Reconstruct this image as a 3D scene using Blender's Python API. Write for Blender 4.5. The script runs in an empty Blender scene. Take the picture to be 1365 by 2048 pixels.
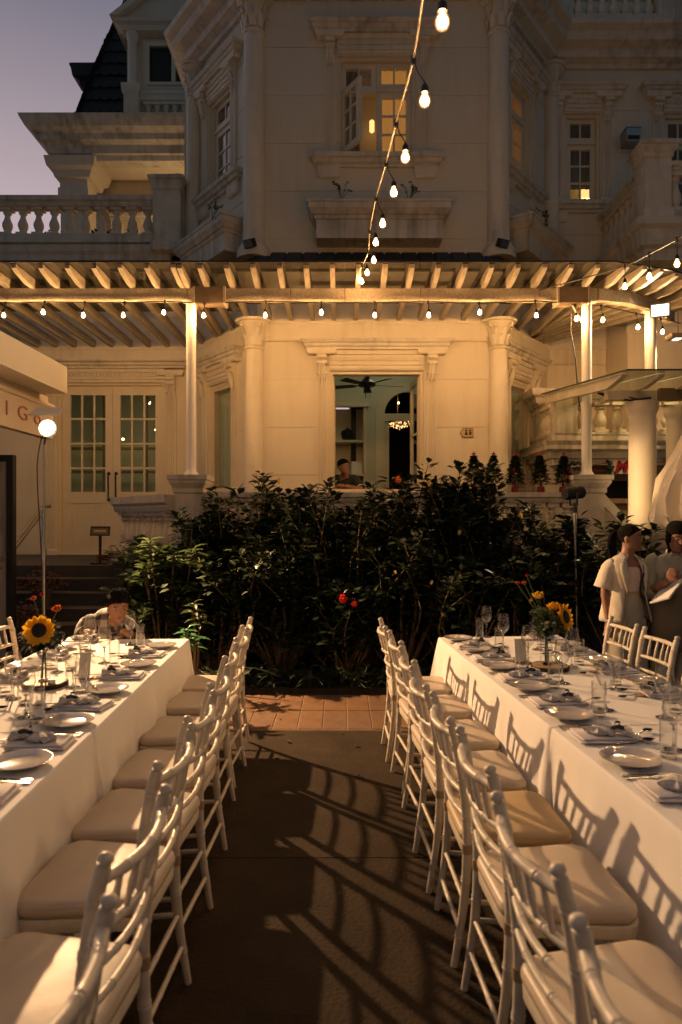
import bpy, math, random
import numpy as np
from mathutils import Vector, Matrix, Euler

PI = math.pi
SC = bpy.context.scene
COL = SC.collection

# ------------------------------------------------------------------ camera, sky, exposure
cam_d = bpy.data.cameras.new("camera")
cam_d.sensor_fit = 'VERTICAL'
cam_d.sensor_height = 36.0
cam_d.lens = 24.0
cam_d.shift_y = 11.0 / 2048.0
cam_d.clip_end = 500
cam_d.dof.use_dof = True
cam_d.dof.focus_distance = 7.0
cam_d.dof.aperture_fstop = 2.8
cam = bpy.data.objects.new("camera", cam_d)
COL.objects.link(cam)
cam.location = (0, 0, 1.65)
cam.rotation_euler = (PI / 2, 0, 0)
SC.camera = cam

SC.render.engine = 'CYCLES'
SC.view_settings.view_transform = 'Standard'
SC.view_settings.look = 'None'
SC.view_settings.gamma = 1.0
SC.view_settings.use_curve_mapping = False
SC.view_settings.exposure = 0.0
cy = SC.cycles
cy.use_denoising = True
cy.max_bounces = 14
cy.diffuse_bounces = 4
cy.glossy_bounces = 3
cy.transmission_bounces = 14
cy.transparent_max_bounces = 24
cy.sample_clamp_indirect = 4.0
cy.sample_clamp_direct = 0.0
cy.caustics_reflective = False
cy.caustics_refractive = False

BULB = 360.0        # emission of the festoon bulbs
FLOOD = 1750.0
BULBP = 1080.0      # power of the work lamp on the stand
SKYK = 1.55
WARM = (1.0, 0.62, 0.285)

world = bpy.data.worlds.new("World")
SC.world = world
world.use_nodes = True
wn = world.node_tree
wn.nodes.clear()
def wnode(t, **kw):
    n = wn.nodes.new(t)
    for k, v in kw.items():
        setattr(n, k, v)
    return n
_out = wnode('ShaderNodeOutputWorld')
_bg = wnode('ShaderNodeBackground')
_tc = wnode('ShaderNodeTexCoord')
_sep = wnode('ShaderNodeSeparateXYZ')
wn.links.new(_tc.outputs['Generated'], _sep.inputs[0])
_rampz = wnode('ShaderNodeValToRGB')          # dusk sky: colour by height
_el = _rampz.color_ramp.elements
_el[0].position = 0.0; _el[0].color = (0.47, 0.31, 0.32, 1)
_el[1].position = 1.0; _el[1].color = (0.030, 0.036, 0.062, 1)
e = _rampz.color_ramp.elements.new(0.38); e.color = (0.335, 0.266, 0.282, 1)
e = _rampz.color_ramp.elements.new(0.58); e.color = (0.128, 0.118, 0.152, 1)
wn.links.new(_sep.outputs['Z'], _rampz.inputs[0])
# the afterglow fades away from the side where the sun went down (ahead and to the left)
_dot = wnode('ShaderNodeVectorMath', operation='DOT_PRODUCT')
_dot.inputs[1].default_value = (-0.45, 0.89, 0.0)
wn.links.new(_tc.outputs['Generated'], _dot.inputs[0])
_map = wnode('ShaderNodeMapRange')
_map.inputs['From Min'].default_value = 0.05
_map.inputs['From Max'].default_value = 0.75
_map.inputs['To Min'].default_value = 0.19
_map.inputs['To Max'].default_value = 1.0
wn.links.new(_dot.outputs['Value'], _map.inputs['Value'])
_mul = wnode('ShaderNodeMath', operation='MULTIPLY')
_mul.inputs[1].default_value = SKYK
wn.links.new(_map.outputs[0], _mul.inputs[0])
_cool = wnode('ShaderNodeMix', data_type='RGBA')      # the far side of the sky has lost its pink
_cool.inputs[6].default_value = (0.162, 0.250, 0.335, 1)
wn.links.new(_map.outputs[0], _cool.inputs[0])
wn.links.new(_rampz.outputs[0], _cool.inputs[7])
wn.links.new(_cool.outputs[2], _bg.inputs['Color'])
wn.links.new(_mul.outputs[0], _bg.inputs['Strength'])
wn.links.new(_bg.outputs[0], _out.inputs[0])

# ------------------------------------------------------------------ materials
def mat(name, col, rough=0.6, metal=0.0, noise=0.0, nscale=8.0, bump=0.0, bscale=60.0,
        col2=None, emit=None, estr=0.0, coat=0.0, spec=0.5, stretch=None, streak=0.0, sheen=0.0, trans=0.0):
    m = bpy.data.materials.new(name)
    m.use_nodes = True
    nt = m.node_tree
    b = nt.nodes['Principled BSDF']
    b.inputs['Base Color'].default_value = (*col, 1)
    b.inputs['Roughness'].default_value = rough
    b.inputs['Metallic'].default_value = metal
    b.inputs['Specular IOR Level'].default_value = spec
    if coat: b.inputs['Coat Weight'].default_value = coat
    if sheen: b.inputs['Sheen Weight'].default_value = sheen
    if emit:
        b.inputs['Emission Color'].default_value = (*emit, 1)
        b.inputs['Emission Strength'].default_value = estr
    tc = nt.nodes.new('ShaderNodeTexCoord')
    vec = tc.outputs['Object']
    if stretch:
        mp = nt.nodes.new('ShaderNodeMapping')
        mp.inputs['Scale'].default_value = stretch
        nt.links.new(vec, mp.inputs[0]); vec = mp.outputs[0]
    last = None
    if noise > 0 or col2:
        n = nt.nodes.new('ShaderNodeTexNoise')
        n.inputs['Scale'].default_value = nscale
        n.inputs['Detail'].default_value = 6
        n.inputs['Roughness'].default_value = 0.65
        nt.links.new(vec, n.inputs['Vector'])
        r = nt.nodes.new('ShaderNodeValToRGB')
        c2 = col2 if col2 else tuple(c * (1 - noise) for c in col)
        r.color_ramp.elements[0].position = 0.33; r.color_ramp.elements[0].color = (*c2, 1)
        r.color_ramp.elements[1].position = 0.66; r.color_ramp.elements[1].color = (*col, 1)
        nt.links.new(n.outputs['Fac'], r.inputs[0])
        last = r.outputs[0]
        nt.links.new(last, b.inputs['Base Color'])
    if streak > 0:      # rain streaks: noise stretched downwards, in world space
        g = nt.nodes.new('ShaderNodeNewGeometry')
        mp = nt.nodes.new('ShaderNodeMapping'); mp.inputs['Scale'].default_value = (9, 9, 0.7)
        nt.links.new(g.outputs['Position'], mp.inputs[0])
        n = nt.nodes.new('ShaderNodeTexNoise'); n.inputs['Scale'].default_value = 1.0; n.inputs['Detail'].default_value = 5
        nt.links.new(mp.outputs[0], n.inputs['Vector'])
        n2 = nt.nodes.new('ShaderNodeTexNoise'); n2.inputs['Scale'].default_value = 0.9; n2.inputs['Detail'].default_value = 4
        nt.links.new(g.outputs['Position'], n2.inputs['Vector'])
        mu = nt.nodes.new('ShaderNodeMath'); mu.operation = 'MULTIPLY'
        nt.links.new(n.outputs['Fac'], mu.inputs[0]); nt.links.new(n2.outputs['Fac'], mu.inputs[1])
        r2 = nt.nodes.new('ShaderNodeValToRGB')
        r2.color_ramp.elements[0].position = 0.24; r2.color_ramp.elements[0].color = (1, 1, 1, 1)
        k = 1 - streak
        r2.color_ramp.elements[1].position = 0.46; r2.color_ramp.elements[1].color = (k, k * 0.97, k * 0.90, 1)
        nt.links.new(mu.outputs[0], r2.inputs[0])
        mx = nt.nodes.new('ShaderNodeMix'); mx.data_type = 'RGBA'; mx.blend_type = 'MULTIPLY'
        mx.inputs[0].default_value = 1.0
        if last is not None: nt.links.new(last, mx.inputs[6])
        else: mx.inputs[6].default_value = (*col, 1)
        nt.links.new(r2.outputs[0], mx.inputs[7])
        nt.links.new(mx.outputs[2], b.inputs['Base Color'])
    if bump > 0:
        n = nt.nodes.new('ShaderNodeTexNoise')
        n.inputs['Scale'].default_value = bscale
        n.inputs['Detail'].default_value = 4
        nt.links.new(vec, n.inputs['Vector'])
        bp = nt.nodes.new('ShaderNodeBump')
        bp.inputs['Strength'].default_value = bump
        bp.inputs['Distance'].default_value = 0.01
        nt.links.new(n.outputs['Fac'], bp.inputs['Height'])
        nt.links.new(bp.outputs[0], b.inputs['Normal'])
    return m

def glassmat(name, tint=(1, 1, 1), ior=1.45, rough=0.0, base=0.02, grime=0.0):
    m = bpy.data.materials.new(name)
    m.use_nodes = True
    nt = m.node_tree
    nt.nodes.clear()
    o = nt.nodes.new('ShaderNodeOutputMaterial')
    t = nt.nodes.new('ShaderNodeBsdfTransparent'); t.inputs[0].default_value = (*tint, 1)
    g = nt.nodes.new('ShaderNodeBsdfGlossy'); g.inputs['Roughness'].default_value = rough
    f = nt.nodes.new('ShaderNodeLayerWeight')
    pw = nt.nodes.new('ShaderNodeMath'); pw.operation = 'POWER'; pw.inputs[1].default_value = 2.2
    nt.links.new(f.outputs['Facing'], pw.inputs[0])
    a = nt.nodes.new('ShaderNodeMath'); a.operation = 'MULTIPLY_ADD'; a.inputs[1].default_value = 0.80; a.inputs[2].default_value = base
    a.use_clamp = True
    nt.links.new(pw.outputs[0], a.inputs[0])
    mx = nt.nodes.new('ShaderNodeMixShader')
    nt.links.new(a.outputs[0], mx.inputs[0]); nt.links.new(t.outputs[0], mx.inputs[1]); nt.links.new(g.outputs[0], mx.inputs[2])
    if grime > 0:       # a film of dust on old canopy glass
        d = nt.nodes.new('ShaderNodeBsdfDiffuse'); d.inputs[0].default_value = (0.13, 0.125, 0.11, 1)
        n = nt.nodes.new('ShaderNodeTexNoise'); n.inputs['Scale'].default_value = 2.5; n.inputs['Detail'].default_value = 5
        q = nt.nodes.new('ShaderNodeMath'); q.operation = 'MULTIPLY'; q.inputs[1].default_value = grime * 2
        nt.links.new(n.outputs['Fac'], q.inputs[0])
        m2 = nt.nodes.new('ShaderNodeMixShader')
        nt.links.new(q.outputs[0], m2.inputs[0]); nt.links.new(mx.outputs[0], m2.inputs[1]); nt.links.new(d.outputs[0], m2.inputs[2])
        mx = m2
    nt.links.new(mx.outputs[0], o.inputs[0])
    return m

def emat(name, col, s):
    m = bpy.data.materials.new(name)
    m.use_nodes = True
    nt = m.node_tree
    nt.nodes.clear()
    o = nt.nodes.new('ShaderNodeOutputMaterial')
    e = nt.nodes.new('ShaderNodeEmission')
    e.inputs[0].default_value = (*col, 1); e.inputs[1].default_value = s
    nt.links.new(e.outputs[0], o.inputs[0])
    return m

MT = dict(
    stucco=mat('cream_stucco', (0.74, 0.66, 0.52), 0.75, noise=0.07, nscale=1.3, bump=0.25, bscale=90, streak=0.07),
    trim=mat('cream_trim', (0.77, 0.69, 0.55), 0.65, noise=0.10, nscale=3, bump=0.15, bscale=50, streak=0.20),
    trimw=mat('weathered_trim', (0.72, 0.66, 0.55), 0.7, noise=0.22, nscale=4, bump=0.2, bscale=40, streak=0.55),
    joinery=mat('cream_joinery', (0.72, 0.63, 0.46), 0.42, noise=0.06, nscale=5),
    glass=glassmat('window_glass', (0.86, 0.90, 0.88), 1.5, base=0.03),
    canopyglass=glassmat('canopy_glass', (0.40, 0.43, 0.40), 1.5, base=0.03, grime=0.30),
    rafter=mat('painted_timber', (0.47, 0.40, 0.30), 0.65, noise=0.35, nscale=5, stretch=(6, 1, 6), bump=0.2, bscale=30),
    brown=mat('brown_board', (0.20, 0.14, 0.085), 0.7, noise=0.3, nscale=6),
    rooftile=mat('dark_roof_tile', (0.035, 0.033, 0.036), 0.7, noise=0.4, nscale=5),
    dark=mat('dark_interior', (0.03, 0.027, 0.024), 0.8),  # near-black stands for the shade of unlit insides
    roomwall=mat('room_wall', (0.62, 0.60, 0.45), 0.8, noise=0.05),
    curtain_glow=mat('glowing_curtain', (0.5, 0.33, 0.14), 0.9, emit=(1.0, 0.42, 0.09), estr=0.30, noise=0.2, nscale=3, stretch=(12, 12, 0.5)),  # light of the room behind is put into the cloth as emission
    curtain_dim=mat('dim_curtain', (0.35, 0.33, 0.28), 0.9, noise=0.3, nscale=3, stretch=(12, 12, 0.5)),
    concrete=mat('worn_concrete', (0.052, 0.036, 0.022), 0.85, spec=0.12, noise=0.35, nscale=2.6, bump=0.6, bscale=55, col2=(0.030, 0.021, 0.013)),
    tile=mat('terracotta_tile', (0.20, 0.105, 0.048), 0.6, noise=0.4, nscale=7, bump=0.3, bscale=70, col2=(0.13, 0.066, 0.032)),
    tileb=mat('terracotta_tile_dark', (0.165, 0.088, 0.042), 0.65, noise=0.4, nscale=9, bump=0.3, bscale=70, col2=(0.105, 0.056, 0.03)),
    grout=mat('pale_grout', (0.34, 0.25, 0.15), 0.9, noise=0.3, nscale=20),
    soil=mat('dark_soil', (0.022, 0.017, 0.012), 0.95, noise=0.5, nscale=9, bump=1.0, bscale=40),
    stone=mat('grey_stone', (0.085, 0.075, 0.065), 0.8, noise=0.4, nscale=3, bump=0.3, bscale=50),
    cloth=mat('white_linen', (0.80, 0.77, 0.72), 0.85, noise=0.03, nscale=4, bump=0.10, bscale=350, sheen=0.15),
    napkin=mat('mauve_white_napkin', (0.70, 0.65, 0.63), 0.9, bump=0.2, bscale=200),
    gauze=mat('white_gauze', (0.70, 0.66, 0.62), 0.9, noise=0.45, nscale=45, bump=0.8, bscale=70),
    ribbon=mat('navy_ribbon', (0.012, 0.013, 0.03), 0.35),
    kraft=mat('kraft_card', (0.42, 0.27, 0.12), 0.8),
    paper=mat('white_card', (0.80, 0.77, 0.70), 0.8, noise=0.05, nscale=20),
    china=mat('white_china', (0.47, 0.44, 0.43), 0.09, coat=0.8),
    steel=mat('polished_steel', (0.62, 0.58, 0.52), 0.16, metal=1.0),
    steeld=mat('brushed_steel', (0.42, 0.40, 0.37), 0.32, metal=1.0),
    navy=mat('navy_glint', (0.02, 0.025, 0.07), 0.15, metal=0.6),  # the spoons' navy glint is put in as bowl colour
    chair=mat('white_lacquer', (0.68, 0.60, 0.48), 0.42, noise=0.20, nscale=11, spec=0.4),
    chairw=mat('white_matt_paint', (0.80, 0.76, 0.69), 0.4),
    tape=mat('tan_joint', (0.33, 0.24, 0.15), 0.6),
    cush=mat('ivory_vinyl', (0.53, 0.44, 0.34), 0.45, noise=0.08, nscale=9, bump=0.12, bscale=16),
    cushy=mat('straw_vinyl', (0.46, 0.33, 0.17), 0.5, noise=0.10, nscale=9, bump=0.12, bscale=16),
    glassware=glassmat('clear_glass', (0.985, 0.985, 0.98), 1.42, base=0.045),
    glassfoot=None,
    black=mat('black_metal', (0.012, 0.011, 0.010), 0.4),
    blackm=mat('matt_black', (0.010, 0.010, 0.010), 0.8),
    rubber=mat('black_cable', (0.015, 0.013, 0.012), 0.5),
    cable=mat('tan_cable', (0.20, 0.15, 0.09), 0.4),
    wood=mat('pale_cut_wood', (0.44, 0.27, 0.12), 0.6, noise=0.35, nscale=14),
    bark=mat('rough_bark', (0.050, 0.034, 0.021), 0.9, noise=0.5, nscale=18, bump=0.9, bscale=30),
    stem=mat('brown_stem', (0.16, 0.10, 0.05), 0.8, noise=0.4, nscale=12, bump=0.4, bscale=40),
    cutwood=mat('fresh_cut_wood', (0.50, 0.27, 0.10), 0.8),
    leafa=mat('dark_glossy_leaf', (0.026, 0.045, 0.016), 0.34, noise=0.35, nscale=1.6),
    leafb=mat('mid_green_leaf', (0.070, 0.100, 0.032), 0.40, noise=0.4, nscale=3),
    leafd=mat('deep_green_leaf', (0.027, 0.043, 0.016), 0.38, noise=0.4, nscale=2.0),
    leaf_greenlit=mat('green_lit_leaf', (0.10, 0.30, 0.11), 0.4, noise=0.3, nscale=5),  # light of an unseen green spotlight put into the leaf colour
    leafy=mat('yellowed_leaf', (0.60, 0.33, 0.05), 0.5, noise=0.2, nscale=10),
    redleaf=mat('crimson_leaf', (0.10, 0.010, 0.010), 0.5, noise=0.4, nscale=6),
    redbloom=mat('red_petal', (0.55, 0.02, 0.025), 0.5),
    orange=mat('orange_petal', (0.62, 0.12, 0.03), 0.55),
    yellow=mat('sunflower_petal', (0.90, 0.50, 0.012), 0.55, noise=0.25, nscale=20),
    rose=mat('yellow_petal', (0.78, 0.50, 0.06), 0.5),
    whiteb=mat('white_petal', (0.75, 0.72, 0.62), 0.6),
    seeds=mat('dark_seed_head', (0.016, 0.010, 0.008), 0.9, noise=0.5, nscale=60, bump=1.0, bscale=200),
    green=mat('green_stalk', (0.09, 0.14, 0.03), 0.5),
    conifer=mat('dark_conifer', (0.018, 0.034, 0.016), 0.6, noise=0.4, nscale=20),
    redgloss=mat('red_gloss', (0.35, 0.012, 0.012), 0.25, coat=0.4),
    redpot=mat('red_wrap', (0.22, 0.012, 0.015), 0.5),
    signred=mat('red_letter', (0.42, 0.012, 0.018), 0.45),
    white=mat('white_paint', (0.75, 0.73, 0.68), 0.5),
    whitel=mat('canopy_white', (0.78, 0.72, 0.60), 0.6, noise=0.04, nscale=2),
    beige=mat('sign_board', (0.66, 0.55, 0.45), 0.7, noise=0.05),
    letter=mat('rust_letter', (0.40, 0.17, 0.10), 0.6),
    tan=mat('tan_plate', (0.50, 0.36, 0.17), 0.5),
    drape=mat('cream_canvas', (0.70, 0.62, 0.49), 0.85, noise=0.12, nscale=3, bump=0.6, bscale=9),
    skin=mat('tan_skin', (0.31, 0.155, 0.09), 0.5, noise=0.08, nscale=20),
    hair=mat('black_hair', (0.010, 0.0075, 0.0065), 0.85, noise=0.4, nscale=8, stretch=(30, 30, 2), bump=0.6, bscale=20, spec=0.10),
    linen=mat('oatmeal_linen', (0.74, 0.65, 0.51), 0.85, noise=0.22, nscale=9, bump=1.0, bscale=16),
    cami=mat('blush_top', (0.66, 0.53, 0.45), 0.8, bump=0.1, bscale=40),
    trouser=mat('ecru_trousers', (0.50, 0.46, 0.33), 0.85, noise=0.2, nscale=6, bump=0.8, bscale=12),
    shirtg=mat('sage_shirt', (0.36, 0.36, 0.29), 0.85, noise=0.2, nscale=8, bump=1.0, bscale=16),
    apron=mat('khaki_apron', (0.24, 0.20, 0.13), 0.85, noise=0.1, nscale=5),
    navycloth=mat('dark_polo', (0.020, 0.018, 0.022), 0.85),
    eyew=mat('eye_white', (0.6, 0.55, 0.5), 0.3),
    lip=mat('lip', (0.30, 0.085, 0.07), 0.5),
    bulbglass=emat('warm_bulb_glow', (1.0, 0.53, 0.20), BULB),
    shell=None,
    bulbglassp=emat('warm_festoon_glow', (1.0, 0.57, 0.24), BULBP),
    floodface=emat('work_lamp_glow', (1.0, 0.78, 0.50), 400.0),
    ledface=emat('led_panel_glow', (1.0, 0.93, 0.70), 6.0),
    lampshade=mat('glowing_shade', (0.8, 0.6, 0.35), 0.8, emit=(1.0, 0.52, 0.17), estr=1.7),
    downlight=emat('downlight_glow', (1.0, 0.92, 0.56), 85.0),
    flame=emat('tealight_glow', (1.0, 0.55, 0.18), 30.0),
    sparkle=emat('crystal_glow', (1.0, 0.55, 0.2), 3.0),
)

_m = bpy.data.materials.new('bulb_halo_glass'); _m.use_nodes = True; _t = _m.node_tree; _t.nodes.clear()
_o = _t.nodes.new('ShaderNodeOutputMaterial'); _a = _t.nodes.new('ShaderNodeAddShader'); _tr = _t.nodes.new('ShaderNodeBsdfTransparent'); _e = _t.nodes.new('ShaderNodeEmission')
_tr.inputs[0].default_value = (0.86, 0.80, 0.70, 1); _e.inputs[0].default_value = (1.0, 0.42, 0.10, 1); _e.inputs[1].default_value = 0.62  # orange halo rim put into the glass as weak emission
_t.links.new(_tr.outputs[0], _a.inputs[0]); _t.links.new(_e.outputs[0], _a.inputs[1]); _t.links.new(_a.outputs[0], _o.inputs[0])
MT['shell'] = _m
MT['glassfoot'] = mat('thick_glass', (0.97, 0.97, 0.95), 0.02, spec=0.6)
MT['glassfoot'].node_tree.nodes['Principled BSDF'].inputs['Transmission Weight'].default_value = 1.0
MT['realglass'] = mat('blown_glass', (1.0, 1.0, 0.99), 0.0, spec=0.5)
MT['realglass'].node_tree.nodes['Principled BSDF'].inputs['Transmission Weight'].default_value = 1.0
MT['realglass'].node_tree.nodes['Principled BSDF'].inputs['IOR'].default_value = 1.45
MT['clearcanopy'] = glassmat('clear_canopy_glass', (0.80, 0.84, 0.80), 1.5, base=0.04, grime=0.05)
MT['rafterw'] = mat('cream_timber', (0.66, 0.58, 0.45), 0.6, noise=0.25, nscale=5)

for _k in ('yellow', 'rose', 'orange', 'redbloom', 'leaf_greenlit', 'leafb'):      # thin petals and leaves let light through
    _n = MT[_k].node_tree; _p = _n.nodes['Principled BSDF']; _o = [q for q in _n.nodes if q.type == 'OUTPUT_MATERIAL'][0]
    _tl = _n.nodes.new('ShaderNodeBsdfTranslucent'); _x = _n.nodes.new('ShaderNodeMixShader'); _x.inputs[0].default_value = 0.38
    _l = _p.inputs['Base Color'].links
    if _l: _n.links.new(_l[0].from_socket, _tl.inputs[0])
    else: _tl.inputs[0].default_value = _p.inputs['Base Color'].default_value
    _n.links.new(_p.outputs[0], _x.inputs[1]); _n.links.new(_tl.outputs[0], _x.inputs[2]); _n.links.new(_x.outputs[0], _o.inputs[0])

# ------------------------------------------------------------------ mesh helpers
class MB:
    def __init__(s): s.v = []; s.f = []
    def add(s, vs, fs, M=None):
        o = len(s.v)
        if M is not None: vs = [M @ Vector(p) for p in vs]
        s.v.extend([tuple(p) for p in vs])
        s.f.extend([tuple(i + o for i in f) for f in fs])
        return s
    def loft(s, rings, cap0=True, cap1=True, closed=True, M=None):
        n = len(rings[0]); vs = [p for r in rings for p in r]; fs = []
        for j in range(len(rings) - 1):
            for i in range(n if closed else n - 1):
                a = j * n + i; b = j * n + (i + 1) % n
                fs.append((a, b, b + n, a + n))
        if cap0: fs.append(tuple(range(n - 1, -1, -1)))
        if cap1: fs.append(tuple(range((len(rings) - 1) * n, len(rings) * n)))
        return s.add(vs, fs, M)
    def box(s, x0, x1, y0, y1, z0, z1, M=None):
        return s.loft([[(x0, y0, z0), (x1, y0, z0), (x1, y1, z0), (x0, y1, z0)],
                       [(x0, y0, z1), (x1, y0, z1), (x1, y1, z1), (x0, y1, z1)]], M=M)
    def mould(s, x0, x1, prof, depth=0.02, M=None, ends=True):
        """stacked profile against a wall plane y=0 (outside is -y): prof = [(z, projection)]"""
        R = []
        for z, p in prof:
            e = p if ends else 0
            R.append([(x0 - e, -p, z), (x1 + e, -p, z), (x1 + e, depth, z), (x0 - e, depth, z)])
        return s.loft(R, M=M)
    def block(s, cx, cy, prof, M=None):
        """free-standing square stack: prof = [(z, half width x, half width y)]"""
        R = [[(cx - a, cy - b, z), (cx + a, cy - b, z), (cx + a, cy + b, z), (cx - a, cy + b, z)] for z, a, b in prof]
        return s.loft(R, M=M)
    def tube(s, pts, r, n=8, M=None, cap=True):
        pts = [Vector(p) for p in pts]; k = len(pts)
        rr = r if isinstance(r, (list, tuple)) else [r] * k
        up = Vector((0, 0, 1)); rings = []
        t0 = (pts[1] - pts[0]).normalized()
        a = up.cross(t0) if abs(t0.z) < 0.9 else Vector((1, 0, 0)).cross(t0)
        a.normalize()
        for i in range(k):
            t = (pts[min(i + 1, k - 1)] - pts[max(i - 1, 0)]).normalized()
            a = (a - t * a.dot(t)).normalized(); b = t.cross(a)
            rings.append([pts[i] + (a * math.cos(2 * PI * j / n) + b * math.sin(2 * PI * j / n)) * rr[i] for j in range(n)])
        return s.loft(rings, cap, cap, M=M)
    def lathe(s, prof, n=16, M=None, cap=True, a0=0.0, a1=2 * PI):
        full = abs(a1 - a0 - 2 * PI) < 1e-6
        k = n if full else n + 1
        rings = [[(r * math.cos(a0 + (a1 - a0) * j / n), r * math.sin(a0 + (a1 - a0) * j / n), z) for j in range(k)] for r, z in prof]
        return s.loft(rings, cap and full, cap and full, closed=full, M=M)
    def prism(s, poly, y0, y1, M=None):
        """polygon in (x, z), extruded along y"""
        return s.loft([[(x, y0, z) for x, z in poly], [(x, y1, z) for x, z in poly]], M=M)
    def sweep(s, path, prof, M=None, closed=False):
        """profile [(outward, z)] along a plan path [(x, y)], outside on the right of the travel direction"""
        P = [Vector((x, y)) for x, y in path]; n = len(P); rings = []
        for i in range(n):
            d0 = (P[i] - P[i - 1]).normalized() if i > 0 or closed else None
            d1 = (P[(i + 1) % n] - P[i]).normalized() if i < n - 1 or closed else None
            if d0 is None: d0 = d1
            if d1 is None: d1 = d0
            n0 = Vector((d0.y, -d0.x)); n1 = Vector((d1.y, -d1.x))
            m = (n0 + n1).normalized(); m = m / max(0.3, m.dot(n0))
            rings.append([(P[i].x + m.x * o, P[i].y + m.y * o, z) for o, z in prof])
        return s.loft(rings, True, True, M=M)
    def build(s, name, m, parent=None, M=None, smooth=None, recenter=True, tag_kind=None):
        V = [Vector(p) for p in s.v]
        if M is not None: V = [M @ p for p in V]
        off = Vector((0, 0, 0))
        if recenter and V:
            xs = [p.x for p in V]; ys = [p.y for p in V]; zs = [p.z for p in V]
            off = Vector(((min(xs) + max(xs)) / 2, (min(ys) + max(ys)) / 2, min(zs)))
            V = [p - off for p in V]
        me = bpy.data.meshes.new(name)
        me.from_pydata([tuple(p) for p in V], [], s.f)
        me.validate()
        return mkobj(name, me, m, parent, off, smooth, tag_kind)

def mkobj(name, me, m, parent=None, off=(0, 0, 0), smooth=None, tag_kind=None):
    if m is not None:
        for q in (m if isinstance(m, (list, tuple)) else [m]):
            me.materials.append(MT[q] if isinstance(q, str) else q)
    if smooth is not None:
        me.polygons.foreach_set('use_smooth', [True] * len(me.polygons))
        if smooth < 179: me.set_sharp_from_angle(angle=math.radians(smooth))
    o = bpy.data.objects.new(name, me)
    COL.objects.link(o)
    off = Vector(off)
    if parent is not None:
        o.parent = parent
        q = parent; base = Vector((0, 0, 0))
        while q is not None:
            base += q.location; q = q.parent
        off = off - base
    o.location = off
    if tag_kind: o['kind'] = tag_kind
    return o

def tag(o, label, cat, group=None):
    o['label'] = label; o['category'] = cat
    if group: o['group'] = group
    return o

def thing(name, label, cat, loc=(0, 0, 0), group=None):
    o = bpy.data.objects.new(name, None)
    o.empty_display_size = 0.1
    COL.objects.link(o); o.location = loc
    return tag(o, label, cat, group)

def dup(root, loc=None, rotz=None, label=None, group=None, scale=None):
    r = root.copy(); COL.objects.link(r)
    if loc is not None: r.location = loc
    if rotz is not None: r.rotation_euler = (0, 0, rotz)
    if scale is not None: r.scale = (scale,) * 3
    if label: r['label'] = label
    if group: r['group'] = group
    for ch in list(root.children):
        c = ch.copy(); COL.objects.link(c); c.parent = r
        for g in list(ch.children):
            d = g.copy(); COL.objects.link(d); d.parent = c
    return r

def dup_part(o, parent, off):
    c = o.copy(); COL.objects.link(c); c.parent = parent
    q = parent; base = Vector((0, 0, 0))
    while q is not None:
        base += q.location; q = q.parent
    c.location = Vector(off) - base
    return c

def struct(o):
    o['kind'] = 'structure'; return o

def frame(x, y, ang, z=0.0):
    return Matrix.Translation((x, y, z)) @ Matrix.Rotation(ang, 4, 'Z')

ORD = ['nearest', 'first', 'second', 'third', 'fourth', 'fifth', 'sixth', 'seventh', 'eighth', 'ninth', 'tenth',
       'eleventh', 'twelfth', 'thirteenth', 'fourteenth', 'fifteenth', 'sixteenth']

# ================================================================== THE SETTING
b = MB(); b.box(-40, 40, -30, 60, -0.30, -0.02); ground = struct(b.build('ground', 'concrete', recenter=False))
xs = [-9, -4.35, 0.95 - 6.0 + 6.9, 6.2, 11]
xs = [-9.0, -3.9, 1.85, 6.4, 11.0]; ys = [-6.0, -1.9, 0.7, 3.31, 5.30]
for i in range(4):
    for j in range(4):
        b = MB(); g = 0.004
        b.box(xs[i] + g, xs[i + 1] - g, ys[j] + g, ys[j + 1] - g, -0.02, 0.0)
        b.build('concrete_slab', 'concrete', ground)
path = MB(); path.box(-9, 11, 5.30, 6.36, -0.02, -0.003)
path = struct(path.build('tiled_path', 'grout', recenter=False))
_r = random.Random(3)
tw = 0.196
meshes = []
for k in range(2):
    b = MB()
    b.loft([[(0.004, 0.004, 0), (tw - 0.004, 0.004, 0), (tw - 0.004, 0.505, 0), (0.004, 0.505, 0)],
            [(0.004, 0.004, 0.0035), (tw - 0.004, 0.004, 0.0035), (tw - 0.004, 0.505, 0.0035), (0.004, 0.505, 0.0035)],
            [(0.007, 0.007, 0.005), (tw - 0.007, 0.007, 0.005), (tw - 0.007, 0.502, 0.005), (0.007, 0.502, 0.005)]])
    me = bpy.data.meshes.new('tile'); me.from_pydata(b.v, [], b.f); me.materials.append(MT['tile' if k == 0 else 'tileb'])
    meshes.append(me)
for i in range(-22, 26):
    for j in range(2):
        o = bpy.data.objects.new('tile', meshes[_r.random() < 0.4]); COL.objects.link(o); o.parent = path
        o.location = (0.05 + i * tw, 5.315 + j * 0.515, -0.003 + _r.uniform(0, 0.0015))

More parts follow.
